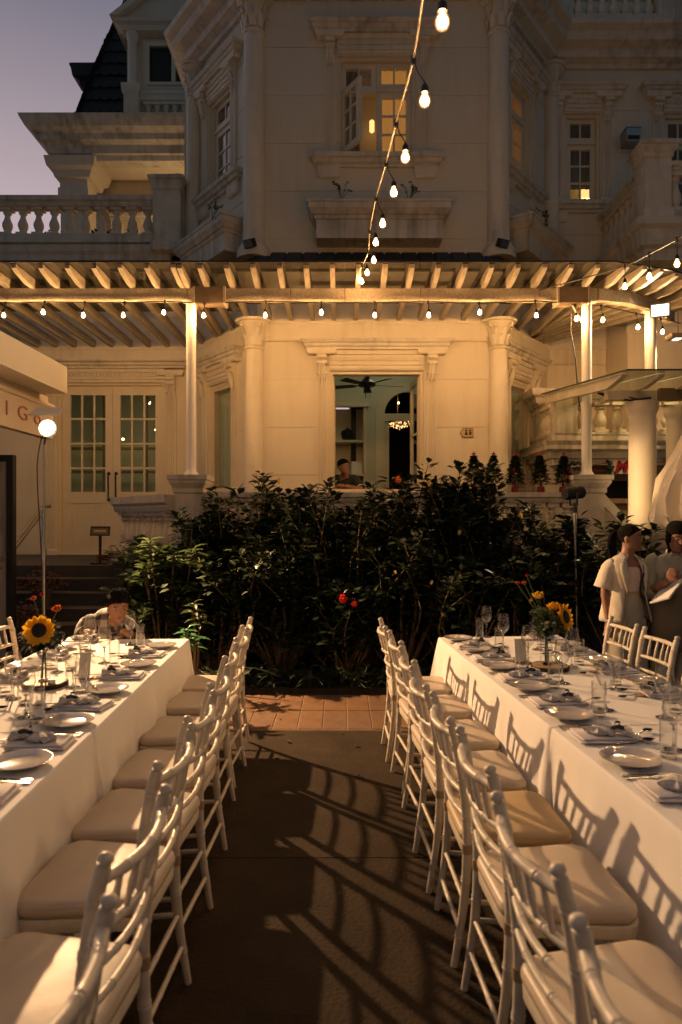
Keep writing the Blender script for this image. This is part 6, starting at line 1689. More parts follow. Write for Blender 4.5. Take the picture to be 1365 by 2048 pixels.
# fan, vase, papers, chandelier, table lamp inside
fx, fy, fz = .44, 11.6, 3.90; o = thing('ceiling_fan', 'black five-bladed ceiling fan seen through the open window', 'ceiling fan', (fx, fy, 4.89))
b = MB(); b.lathe([(0, fz - .13), (.06, fz - .13), (.055, fz - .03), (.14, fz - .02), (.15, fz + .03), (.09, fz + .07), (.05, fz + .12), (.03, fz + .2), (.03, 4.895)], 24, Matrix.Translation((fx, fy, 0))); b.build('motor', 'black', o, smooth=40)
for k in range(5):
    b = MB(); M = Matrix.Translation((fx, fy, fz)) @ Matrix.Rotation(.25 + k * 2 * PI / 5, 4, 'Z') @ Matrix.Rotation(.2, 4, 'X'); b.box(.10, .24, -.02, .02, -.004, .004, M); b.loft([[(.22, -.055, -.004), (.22, .055, -.004), (.22, .055, .004), (.22, -.055, .004)], [(.64, -.075, -.004), (.64, .075, -.004), (.64, .075, .004), (.64, -.075, .004)]], M=M); b.build('blade', 'black', o)
b = MB()
for k in range(3): b.tube([(fx + .05 * math.cos(k * 2.1), fy + .05 * math.sin(k * 2.1), fz - .13), (fx + .05 * math.cos(k * 2.1), fy + .05 * math.sin(k * 2.1), fz - .22)], .004, 5)
b.build('pull_chain', 'black', o)
vx, vy, vz = at(695, 13.5), 13.52, 3.167; o = thing('vase', 'squat black lidded jar on the shelf inside the window', 'jar', (vx, vy, vz)); b = MB(); b.lathe([(0, vz), (.07, vz), (.115, vz + .06), (.13, vz + .15), (.115, vz + .20), (.06, vz + .215)], 20, Matrix.Translation((vx, vy, 0))); b.build('body', mat('black_glaze', (.01, .01, .012), .12), o, smooth=50); b = MB(); b.lathe([(.065, vz + .216), (.05, vz + .24), (.015, vz + .25), (.014, vz + .27), (0, vz + .275)], 16, Matrix.Translation((vx, vy, 0))); b.build('lid', 'black', o, smooth=50)
x = at(714, 13.5); b = MB(); b.box(x - .11, x + .11, 13.5, 13.52, 2.507, 2.76); o = b.build('papers', 'paper'); tag(o, 'pale stack of framed papers on the shelf beside the man', 'papers')
chx, chy, chz = 1.22, 14.7, 3.74; o = thing('chandelier', 'glittering crystal chandelier in the dark room beyond the arch', 'chandelier', (chx, chy, chz)); r = random.Random(12); b = MB()
for k in range(10):
    a = 2 * PI * k / 10; b.tube(smooth_pts([(chx, chy, chz - .05), (chx + .2 * math.cos(a), chy + .2 * math.sin(a), chz - .12), (chx + .34 * math.cos(a), chy + .34 * math.sin(a), chz + .02)], 6), .008, 5)
b.tube([(chx, chy, chz - .1), (chx, chy, 4.79)], .012, 6); b.build('arms', 'tan', o)
b = MB()
for k in range(90):
    a = r.uniform(0, 6.283); q = r.uniform(.03, .36); z = chz - .16 + q * .35 + r.uniform(-.05, .08); s = r.uniform(.006, .014); b.lathe([(0, -s * 1.5), (s, 0), (0, s * 1.5)], 5, Matrix.Translation((chx + q * math.cos(a), chy + q * math.sin(a), z)))
b.build('crystals', 'sparkle', o)['kind'] = 'stuff'
Y = YW + .62; x, z = at(1170, Y), zt_(403, Y); o = thing('table_lamp', 'glowing shaded table lamp behind the upper right window', 'table lamp', (x, Y, z - .12)); b = MB(); b.lathe([(.10, z + .02), (.07, z + .22)], 20, Matrix.Translation((x, Y, 0)), cap=False); b.build('lamp_shade', 'lampshade', o, smooth=60); b = MB(); b.lathe([(0, z - .12), (.05, z - .12), (.02, z - .08), (.018, z + .06), (.0, z + .10)], 12, Matrix.Translation((x, Y, 0))); b.build('base', 'brown', o)
pl = bpy.data.lights.new('lamp_light', 'POINT'); pl.energy = 9; pl.color = (1, .6, .25); pl.shadow_soft_size = .04; q = bpy.data.objects.new('lamp_light', pl); COL.objects.link(q); q.parent = o; q.location = (0, 0, .24)
# warm lamp inside the upstairs room and in the roof pavilion
o = thing('wall_lamp', 'warm shaded lamp behind the swung-out upper sash', 'lamp', (.50, YF + .75, 8.0)); b = MB(); b.lathe([(.02, 7.88), (.04, 7.9), (.04, 8.06), (.02, 8.08)], 14, Matrix.Translation((.50, YF + .75, 0))); b.build('shade', 'lampshade', o); b = MB(); b.box(.2, 1.4, YF + .95, YF + 1.0, 6.8, 8.9); b.build('wall_panel', 'roomwall', o)
pl = bpy.data.lights.new('porch_light', 'POINT'); pl.energy = 30; pl.color = (1, .62, .28); pl.shadow_soft_size = .06
o = thing('porch_lantern', 'warm ceiling lantern inside the roof pavilion at upper left', 'lantern', (-3.45, 14.35, 7.5)); b = MB(); b.lathe([(0, 7.42), (.05, 7.44), (.06, 7.5), (.05, 7.58), (0, 7.6)], 12, Matrix.Translation((-3.40, 14.55, 0))); b.build('shade', 'lampshade', o); q = bpy.data.objects.new('porch_light', pl); COL.objects.link(q); q.parent = o; q.location = (0.05, .05, -.05)
# canvas-covered parasol at the right
PXc, PYc = 3.80, 7.15; o = thing('covered_parasol', 'large folded parasol wrapped in cream canvas at the right edge', 'parasol', (PXc, PYc, 0)); b = MB(); n = 96; rings = []
prof = [(3.15, .05), (2.95, .08), (2.75, .13), (2.5, .20), (2.3, .29), (2.15, .38), (2.02, .46), (1.85, .52), (1.7, .55), (1.55, .54), (1.42, .50), (1.34, .46)]
for k, (z, rr) in enumerate(prof):
    t = k / (len(prof) - 1); rg = []
    for i in range(n):
        a = 2 * PI * i / n; f = 1 + (.06 + .22 * t) * (1 - 2 * abs(math.sin(3.5 * a + .9 * t + .5)) ** .7) * .8 + .20 * t * (1 - 2 * abs(math.sin(6.5 * a - 1.6 * t)) ** .6) + .04 * math.sin(23 * a + 4 * t) * t
        rg.append((PXc + rr * f * math.cos(a), PYc + rr * f * math.sin(a) * .85, z + .10 * t * math.sin(5 * a + 1) ))
    rings.append(rg)
b.loft(rings, True, False); b.build('canvas', 'drape', o, smooth=28)
b = MB(); b.tube([(PXc, PYc, .06), (PXc, PYc, 3.2)], .025, 10); b.build('pole', 'steeld', o); b = MB(); b.lathe([(0, 0), (.3, 0), (.3, .06), (.04, .08)], 20, Matrix.Translation((PXc, PYc, 0))); b.build('base', 'stone', o)
# dark stool / crates behind the hedge end
x, Y = at(1150, 7.75), 7.75; o = thing('storage_box', 'dim grey storage bench in the shade behind the spotlight stand', 'bench', (x, Y, .1)); b = MB(); b.box(x - .30, x + .30, Y - .2, Y + .2, .10, .62); b.box(x - .33, x + .33, Y - .23, Y + .23, .622, .68); b.build('bench_box', 'stone', o)

# ================================================================== PEOPLE
def skin_raw(verts, edges, radii, sub=2):
    me = bpy.data.meshes.new('tmp'); me.from_pydata([tuple(v) for v in verts], edges, [])
    ob = bpy.data.objects.new('tmp', me); COL.objects.link(ob)
    m = ob.modifiers.new('s', 'SKIN'); m.use_smooth_shade = True
    for i, q in enumerate(me.skin_vertices[0].data): q.radius = radii[i] if isinstance(radii[i], tuple) else (radii[i], radii[i])
    me.skin_vertices[0].data[0].use_root = True
    s = ob.modifiers.new('u', 'SUBSURF'); s.levels = sub; s.render_levels = sub
    dg = bpy.context.evaluated_depsgraph_get(); ev = bpy.data.meshes.new_from_object(ob.evaluated_get(dg))
    V = [v.co.copy() for v in ev.vertices]; F = [tuple(p.vertices) for p in ev.polygons]
    bpy.data.objects.remove(ob); return V, F

def remesh(mb, vox):
    me = bpy.data.meshes.new('tmp'); me.from_pydata(mb.v, [], mb.f); ob = bpy.data.objects.new('tmp', me); COL.objects.link(ob)
    m = ob.modifiers.new('r', 'REMESH'); m.mode = 'VOXEL'; m.voxel_size = vox
    s = ob.modifiers.new('sm', 'SMOOTH'); s.factor = .5; s.iterations = 2
    dg = bpy.context.evaluated_depsgraph_get(); ev = bpy.data.meshes.new_from_object(ob.evaluated_get(dg)); bpy.data.objects.remove(ob); return ev

def head_points(M, s=1.0, n=28, mm=24):
    """head surface in its own frame: face towards -y, chin at z=0, crown at z=.225"""
    rings = []
    for j in range(mm + 1):
        t = j / mm; z = .225 * t
        # half width, front depth and back depth by height
        w = np.interp(t, [0, .06, .16, .30, .45, .60, .78, .90, .97, 1], [.022, .042, .056, .066, .072, .076, .073, .056, .030, .004])
        f = np.interp(t, [0, .06, .16, .30, .45, .60, .78, .90, .97, 1], [.078, .090, .092, .090, .090, .094, .088, .062, .032, .004])
        k = np.interp(t, [0, .06, .16, .30, .45, .60, .78, .90, .97, 1], [-.02, .00, .025, .060, .085, .098, .096, .072, .038, .004])
        rg = []
        for i in range(n):
            a = 2 * PI * i / n; c, s_ = math.cos(a), math.sin(a)
            x = w * math.copysign(abs(c) ** .85, c); y = -(f * abs(s_)) if s_ > 0 else k * abs(s_)
            if s_ > 0:
                cx = x
                nose = math.exp(-(cx / .013) ** 2) * np.interp(t, [.28, .33, .37, .44, .55, .62], [0, .012, .026, .018, .006, 0])
                brow = .004 * math.exp(-((t - .63) / .04) ** 2)
                eye = -.009 * math.exp(-((abs(cx) - .032) / .014) ** 2) * math.exp(-((t - .52) / .05) ** 2)
                lips = .007 * math.exp(-(cx / .022) ** 2) * (math.exp(-((t - .235) / .018) ** 2) + .9 * math.exp(-((t - .185) / .018) ** 2))
                mouth = -.004 * math.exp(-(cx / .026) ** 2) * math.exp(-((t - .21) / .009) ** 2)
                chin = .006 * math.exp(-(cx / .02) ** 2) * math.exp(-((t - .06) / .05) ** 2)
                y -= (nose + brow + eye + lips + mouth + chin)
            rg.append(M @ (Vector((x, y, z)) * s))
        rings.append(rg)
    return rings

def hand_chains(mb, M, curl=.5, s=1.0):
    """palm and five separate bent fingers; wrist at origin, fingers along -z, palm towards -y, thumb at +x"""
    def tubes(pts, rr): mb.tube([M @ (Vector(p) * s) for p in pts], [q * s for q in rr], 8)
    mb.loft([[M @ (Vector((x * w, y, z)) * s) for x, y in ((-1, -.010), (0, -.014), (1, -.010), (1, .010), (0, .014), (-1, .010))] for z, w in ((.01, .024), (-.02, .030), (-.06, .040), (-.088, .038))])
    for k, (x, L) in enumerate(((-.030, .058), (-.010, .072), (.010, .078), (.029, .070))):
        p = [Vector((x, 0, -.075))]; a = .15; 
        for f in (.45, .32, .23):
            a += curl * (1.0 if f < .45 else .6); p.append(p[-1] + Vector((x * .02, -math.sin(a) * L * f, -math.cos(a) * L * f)))
        tubes(p, [.0095, .009, .0082, .0065])
    tubes([(.022, -.004, -.02), (.046, -.012, -.045), (.056, -.024, -.068), (.054, -.034, -.088)], [.013, .0115, .0105, .007])

def limb(mb, pts, rr, n=12): mb.tube(smooth_pts(pts, 10), list(np.interp(np.linspace(0, 1, 11), np.linspace(0, 1, len(rr)), rr)), n)

def ell(cx, cy_, z, rx, ry, n=32, a0=0, a1=2 * PI, wob=0, seed=0):
    full = abs(a1 - a0) > 6.28; k = n if full else n + 1
    return [(cx + rx * (1 + wob * math.sin(5 * t + seed) + wob * .6 * math.sin(9 * t + seed * 2)) * math.cos(t), cy_ + ry * (1 + wob * math.sin(5 * t + seed)) * math.sin(t), z) for t in [a0 + (a1 - a0) * i / n for i in range(k)]]

def person(label, loc, rot, group=None):
    return thing('person', label, 'person', loc, group)

def finish(o, parts, rot, loc):
    """everything was modelled standing at the origin: turn it about z and move it there"""
    pass

def hairmesh(o, rings, m='hair', name='hair', closed=True):
    b = MB(); b.loft(rings, True, True, closed); return b.build(name, m, o, smooth=80)

def face_parts(o, M, s=1.0):
    for x in (-.032, .032):
        c = M @ (Vector((x, -.0820, .117)) * s); d = (M.to_3x3() @ Vector((0, -1, 0))).normalized()
        Q = Matrix.Translation(c) @ face_dir(d)
        b = MB(); b.lathe([(0, .006 * s), (.008 * s, .004 * s), (.0115 * s, -.002 * s)], 12, Q @ Matrix.Diagonal((1, .42, 1, 1))); e = b.build('eye', 'eyew', o, smooth=80)
        b = MB(); b.lathe([(0, .0072 * s), (.0055 * s, .0062 * s), (.006 * s, .004 * s)], 10, Q @ Matrix.Diagonal((1, .85, 1, 1))); b.build('iris', 'hair', e)
        b = MB(); b.tube([M @ (Vector(p) * s) for p in ((x - .018, -.090, .136), (x, -.0975, .141), (x + .018, -.090, .137))], .0028 * s, 6); b.build('eyebrow', 'hair', o)
    b = MB(); b.tube([M @ (Vector(p) * s) for p in ((-.020, -.0905, .0475), (-.008, -.0995, .0485), (.008, -.0995, .0485), (.020, -.0905, .0475))], [.002, .0042, .0042, .002], 6); b.build('lips', 'lip', o)
def ears(mb, M, s=1.0):
    for x in (-1, 1):
        mb.loft([[M @ (Vector((x * (.070 + d), .010 + .016 * math.cos(a) * k + .004, .105 + .030 * math.sin(a) * k)) * s) for a in np.linspace(0, 2 * PI, 10)[:-1]] for d, k in ((-.004, .8), (.006, 1.0), (.011, .9), (.010, .6))])

# ---- woman in the blazer, standing right of the right table, looking to her left
def woman_blazer():
    wx, wy = 2.27, 5.42
    o = person('person with a dark ponytail in an open cream short-sleeved blazer, looking aside', (wx, wy, 0), 0)
    T0 = Matrix.Translation((wx, wy, 0)) @ Matrix.Rotation(.22, 4, 'Z')
    T = T0 @ Matrix.Diagonal((.84, .95, 1, 1))
    H = T0 @ Matrix.Translation((.015, -.02, 1.385)) @ Matrix.Rotation(.78, 4, 'Z') @ Matrix.Rotation(-.03, 4, 'X') @ Matrix.Scale(.90, 4)
    body = MB()
    sk = [(0, 0, .92), (0, 0, 1.05), (0, .005, 1.20), (0, .01, 1.30), (0, 0, 1.36), (.01, -.012, 1.42),
          (-.12, .01, 1.285), (-.17, .015, 1.245), (-.215, .03, 1.05), (-.205, -.01, .84),
          (.12, .01, 1.285), (.165, .01, 1.245), (.20, .02, 1.06), (.225, -.17, 1.06),
          (-.085, 0, .86), (-.09, 0, .48), (-.09, .02, .09), (.085, 0, .86), (.09, .01, .48), (.09, .03, .09)]
    ed = [(0, 1), (1, 2), (2, 3), (3, 4), (4, 5), (3, 6), (6, 7), (7, 8), (8, 9), (3, 10), (10, 11), (11, 12), (12, 13), (0, 14), (14, 15), (15, 16), (0, 17), (17, 18), (18, 19)]
    ra = [(.13, .09), (.105, .075), (.12, .085), (.09, .065), .045, .045, .05, .047, .036, .026, .05, .047, .036, .026, .085, .055, .038, .085, .055, .038]
    V, F = skin_raw([T @ Vector(v) for v in sk], ed, ra); body.add(V, F)
    body.loft(head_points(H)); ears(body, H)
    body.tube([T @ Vector((.0, 0, 1.34)), T @ Vector((.008, -.006, 1.40)), T @ Vector((.012, -.01, 1.44))], [.058, .050, .052], 14)
    hand_chains(body, T @ Matrix.Translation((-.205, -.01, .84)) @ Matrix.Rotation(-1.3, 4, 'Z'), .35)
    hand_chains(body, T @ Matrix.Translation((.228, -.18, 1.06)) @ Matrix.Rotation(-1.25, 4, 'X') @ Matrix.Rotation(.5, 4, 'Z'), .75)
    for sx in (-.09, .09): body.loft([[T @ Vector((sx + x * w, y, z)) for x, y in ((-.036, -.15), (.036, -.15), (.036, .07), (-.036, .07))] for z, w in ((.005, 1), (.05, .9))])
    mkobj('body', remesh(body, .0065), 'skin', o, (0, 0, 0), 180)
    face_parts(o, H)
    # hair: cap drawn back, ponytail
    cap = MB(); rings = head_points(H, 1.045, 28, 24); inv = H.inverted()
    R2 = []
    for j, rg in enumerate(rings):
        t = j / 24
        if t < .30: continue
        R2.append([H @ Vector((p.x, max(p.y, np.interp(t, [.3, .50, .62, .74, .82, 1], [.020, .004, -.040, -.076, -.11, -.12])), p.z)) for p in [inv @ q for q in rg]])
    cap.loft(R2); 
    rs = random.Random(6)
    for k in range(26):
        ox, oy = rs.gauss(0, .014), rs.gauss(0, .012); fl_ = rs.uniform(.6, 1.5); e_ = rs.uniform(-.16, -.06)
        cap.tube([H @ p for p in smooth_pts([(0, .085, .165), (ox * .5, .118 + oy * .5, .172), (ox, .145 + oy, .12), (ox * 1.5 * fl_, .148 + oy, .03), (ox * 1.6 * fl_, .135 + oy, -.06), (ox * 1.2 * fl_, .125 + oy, e_)], 10)], [.010, .012, .013, .013, .012, .012, .011, .010, .008, .006, .002], 6)
    cap.build('hair', 'hair', o, smooth=80)
    # camisole and trousers
    b = MB(); b.loft([[T @ Vector(p) for p in ell(0, 0, z, rx, ry)] for z, rx, ry in ((1.035, .118, .088), (1.10, .116, .092), (1.17, .126, .108), (1.21, .128, .112), (1.245, .118, .098), (1.262, .105, .078))], False, False); b.build('camisole', 'cami', o, smooth=80)
    b = MB(); b.loft([[T @ Vector(p) for p in ell(0, 0, z, rx, ry)] for z, rx, ry in ((1.06, .112, .086), (1.045, .118, .090), (.98, .142, .108), (.90, .166, .122), (.80, .170, .12))], False, False); b.loft([[T @ Vector(p) for p in ell(0, 0, z, .1185, .0915)] for z in (1.030, 1.058)], False, False)
    for sx in (-1, 1):
        b.loft([[T @ Vector(p) for p in ell(sx * cx, .005, z, rx, ry, 28, wob=.03, seed=sx)] for z, cx, rx, ry in ((.86, .082, .090, .118), (.70, .088, .098, .112), (.45, .095, .105, .112), (.2, .10, .115, .12), (.05, .10, .122, .128))], False, True)
    b.build('trousers', 'trouser', o, smooth=80)
    b = MB(); b.loft([[T @ Vector(p) for p in ell(0, 0, z, .1195, .0925)] for z in (1.052, 1.072)], False, False); b.build('belt', 'tan', o)
    # open blazer: shell with a front gap, sleeves, lapels
    g0, g1 = math.radians(-58), math.radians(238)
    b = MB(); prof = [(.80, .235, .165, .10), (.86, .235, .165, .07), (.95, .21, .150, .04), (1.05, .185, .132, .02), (1.15, .185, .135, .0), (1.24, .195, .125, -.04), (1.285, .188, .104, -.10), (1.318, .150, .088, -.16), (1.342, .100, .075, -.22), (1.356, .070, .065, -.25)]
    R = []
    for k, (z, rx, ry, gp) in enumerate(prof): R.append([T @ Vector(p) for p in ell(0, .01, z + (.03 if k == 0 else 0), rx, ry, 44, g0 + gp, g1 - gp, .055 if k < 5 else .012, k * .35)])
    b.loft(R, False, False, False)
    for sx in (-1, 1):
        P_ = [(sx * .125, .012, 1.288), (sx * .172, .016, 1.250), (sx * .205, .024, 1.17), (sx * .232, .03, 1.09)]
        rr = [.044, .056, .060, .066]; C_ = smooth_pts(P_, 8); b.tube([T @ p for p in C_], list(np.interp(np.linspace(0, 1, 9), [0, .33, .66, 1], rr)), 16, cap=False)
    for sx in (-1, 1):
        b.loft([[T @ Vector(p) for p in q] for q in (((sx * .060, -.05, 1.345), (sx * .078, -.068, 1.338)), ((sx * .072, -.098, 1.27), (sx * .135, -.085, 1.285)), ((sx * .078, -.122, 1.20), (sx * .150, -.105, 1.235)), ((sx * .098, -.128, 1.06), (sx * .10, -.128, 1.06)))], False, False, False)
        b.loft([[T @ Vector(p) for p in q] for q in (((sx * .0, .085, 1.375), (sx * .0, .098, 1.33)), ((sx * .055, .045, 1.382), (sx * .075, .055, 1.33)), ((sx * .063, -.045, 1.36), (sx * .085, -.05, 1.325)))], False, False, False)
    me = b.build('blazer', 'linen', o, smooth=70); md = me.modifiers.new('thick', 'SOLIDIFY'); md.thickness = .006; md.offset = 1
    b = MB(); Pp = [(.08, -.115, 1.28), (.075, -.125, 1.20), (.045, -.128, 1.13), (.09, -.125, 1.09)]; b.tube([T @ p for p in smooth_pts(Pp, 10)], .0028, 5); b.tube([T @ Vector((.077, -.126, 1.22)), T @ Vector((.07, -.128, 1.19))], .006, 6); b.build('eyeglass_cord', 'black', o)
    b = MB(); b.lathe([(.027, -.008), (.031, 0), (.027, .008)], 16, T @ Matrix.Translation((-.205, -.008, .86)), cap=False); b.build('bracelet', 'brown', o)
    pp = thing('papers', 'white folded papers held out by the woman in the blazer', 'papers', T @ Vector((.22, -.30, 1.08)))
    b = MB(); Q = T @ Matrix.Translation((.20, -.27, 1.085)) @ Matrix.Rotation(.35, 4, 'Z') @ Matrix.Rotation(-.5, 4, 'Y') @ Matrix.Rotation(-.35, 4, 'X')
    for k in range(3): b.box(-.14, .14, -.10 + .003 * k, .10 + .002 * k, .004 * k, .004 * k + .0025, Q)
    b.build('sheets', 'paper', pp)
woman_blazer()

# ---- second woman, cut by the right edge: short dark bob, sage shirt over trousers, hands raised
def woman_bob():
    wx, wy = 2.63, 5.38
    o = person('person with a dark bob, sage shirt and khaki apron at the right edge', (wx, wy, 0), 0)
    T0 = Matrix.Translation((wx, wy, 0)) @ Matrix.Rotation(-.25, 4, 'Z')
    T = T0 @ Matrix.Diagonal((.90, .95, 1, 1))
    H = T0 @ Matrix.Translation((.0, -.035, 1.395)) @ Matrix.Rotation(.15, 4, 'Z') @ Matrix.Rotation(.28, 4, 'X')
    body = MB()
    sk = [(0, 0, .92), (0, 0, 1.05), (0, .005, 1.20), (0, .01, 1.32), (0, 0, 1.38), (.0, -.02, 1.43),
          (-.12, .01, 1.30), (-.168, .012, 1.262), (-.215, -.02, 1.06), (-.09, -.20, 1.17),
          (.12, .01, 1.30), (.165, .01, 1.262), (.21, .0, 1.06), (.10, -.20, 1.10),
          (-.085, 0, .86), (-.09, 0, .48), (-.09, .02, .09), (.085, 0, .86), (.09, .01, .48), (.09, .03, .09)]
    ed = [(0, 1), (1, 2), (2, 3), (3, 4), (4, 5), (3, 6), (6, 7), (7, 8), (8, 9), (3, 10), (10, 11), (11, 12), (12, 13), (0, 14), (14, 15), (15, 16), (0, 17), (17, 18), (18, 19)]
    ra = [(.13, .09), (.11, .08), (.125, .09), (.09, .065), .045, .045, .05, .047, .036, .026, .05, .047, .036, .026, .085, .055, .038, .085, .055, .038]
    V, F = skin_raw([T @ Vector(v) for v in sk], ed, ra); body.add(V, F); body.loft(head_points(H)); ears(body, H)
    body.tube([T @ Vector((.0, 0, 1.36)), T @ Vector((0, -.012, 1.42)), T @ Vector((0, -.02, 1.46))], [.058, .050, .052], 14)
    hand_chains(body, T @ Matrix.Translation((-.085, -.205, 1.175)) @ Matrix.Rotation(-2.1, 4, 'X') @ Matrix.Rotation(.6, 4, 'Z'), .7)
    hand_chains(body, T @ Matrix.Translation((.095, -.205, 1.10)) @ Matrix.Rotation(-1.6, 4, 'X') @ Matrix.Rotation(-.6, 4, 'Z'), .7)
    for sx in (-.09, .09): body.loft([[T @ Vector((sx + x * w, y, z)) for x, y in ((-.036, -.15), (.036, -.15), (.036, .07), (-.036, .07))] for z, w in ((.005, 1), (.05, .9))])
    mkobj('body', remesh(body, .007), 'skin', o, (0, 0, 0), 180); face_parts(o, H)
    cap = MB(); inv = H.inverted(); R2 = []
    for j, rg in enumerate(head_points(H, 1.06, 28, 24)):
        t = j / 24
        if t < .02: continue
        lim = np.interp(t, [0, .30, .50, .62, .70, .80, 1], [-.02, -.045, -.050, -.062, -.12, -.14, -.14])
        R2.append([H @ Vector((p.x * (1.12 if t < .5 else 1.02), max(p.y, lim) + (.02 if t < .3 else 0), p.z - (.05 if t < .12 else 0))) for p in [inv @ q for q in rg]])
    cap.loft(R2); cap.build('hair', 'hair', o, smooth=80)
    b = MB(); b.loft([[T @ Vector(p) for p in ell(0, 0, z, rx, ry, 36, wob=.02, seed=z)] for z, rx, ry in ((.80, .20, .145), (.95, .19, .135), (1.08, .17, .125), (1.20, .178, .128), (1.28, .190, .118), (1.325, .172, .098), (1.352, .115, .082), (1.364, .085, .075), (1.375, .065, .066))], False, False)
    for sx, E in ((-1, (-.218, -.02, 1.055)), (1, (.213, 0, 1.055))):
        b.tube([T @ p for p in smooth_pts([(sx * .13, .01, 1.325), (sx * .178, .012, 1.285), (sx * .20, 0, 1.17), E, (E[0] + (-sx) * .05, E[1] - .07, E[2] + .04)], 12)], list(np.interp(np.linspace(0, 1, 13), [0, .25, .5, .75, 1], [.055, .070, .068, .064, .058])), 14, cap=False)
    b.build('shirt', 'shirtg', o, smooth=80)
    b = MB()
    for sx in (-1, 1): b.loft([[T @ Vector(p) for p in q] for q in (((sx * .0, .072, 1.40), (sx * .0, .085, 1.36)), ((sx * .055, .02, 1.405), (sx * .075, .03, 1.36)), ((sx * .035, -.07, 1.375), (sx * .075, -.085, 1.325)))], False, False, False)
    c = b.build('collar', 'linen', o); md = c.modifiers.new('thick', 'SOLIDIFY'); md.thickness = .005
    b = MB(); b.loft([[T @ Vector(p) for p in ell(0, -.01, z, rx, ry, 24, math.radians(185), math.radians(355))] for z, rx, ry in ((.62, .215, .17), (.85, .205, .155), (1.05, .180, .135), (1.22, .15, .135))], False, False, False); a = b.build('apron', 'apron', o, smooth=80); md = a.modifiers.new('thick', 'SOLIDIFY'); md.thickness = .006
    b = MB(); b.loft([[T @ Vector(p) for p in ell(0, 0, z, rx, ry)] for z, rx, ry in ((1.0, .15, .11), (.90, .172, .125), (.80, .176, .125))], False, False)
    for sx in (-1, 1): b.loft([[T @ Vector(p) for p in ell(sx * cx, .005, z, rx, ry, 28, wob=.03, seed=sx)] for z, cx, rx, ry in ((.86, .085, .093, .118), (.70, .09, .100, .112), (.45, .095, .10, .108), (.2, .10, .105, .115), (.05, .10, .11, .12))], False, True)
    b.build('trousers', 'trouser', o, smooth=80)
woman_bob()

# ---- boy leaning over the far end of the left table
def plaid():
    m = mat('plaid_shirt', (.6, .56, .5), .85); nt = m.node_tree; b = nt.nodes['Principled BSDF']; tc = nt.nodes.new('ShaderNodeTexCoord'); sp = nt.nodes.new('ShaderNodeSeparateXYZ'); nt.links.new(tc.outputs['Object'], sp.inputs[0]); outs = []
    for ax in ('X', 'Z'):
        mu = nt.nodes.new('ShaderNodeMath'); mu.operation = 'MULTIPLY'; mu.inputs[1].default_value = 62; nt.links.new(sp.outputs[ax], mu.inputs[0]); s = nt.nodes.new('ShaderNodeMath'); s.operation = 'SINE'; nt.links.new(mu.outputs[0], s.inputs[0]); g = nt.nodes.new('ShaderNodeMath'); g.operation = 'GREATER_THAN'; g.inputs[1].default_value = .1; nt.links.new(s.outputs[0], g.inputs[0]); outs.append(g)
    ad = nt.nodes.new('ShaderNodeMath'); ad.operation = 'ADD'; nt.links.new(outs[0].outputs[0], ad.inputs[0]); nt.links.new(outs[1].outputs[0], ad.inputs[1]); r = nt.nodes.new('ShaderNodeValToRGB'); r.color_ramp.interpolation = 'CONSTANT'; r.color_ramp.elements[0].color = (.40, .36, .31, 1); r.color_ramp.elements[1].position = .45; r.color_ramp.elements[1].color = (.16, .14, .13, 1)
    e = r.color_ramp.elements.new(.9); e.color = (.02, .018, .018, 1); dv_ = nt.nodes.new('ShaderNodeMath'); dv_.operation = 'DIVIDE'; dv_.inputs[1].default_value = 2; nt.links.new(ad.outputs[0], dv_.inputs[0]); nt.links.new(dv_.outputs[0], r.inputs[0]); nt.links.new(r.outputs[0], b.inputs['Base Color']); return m
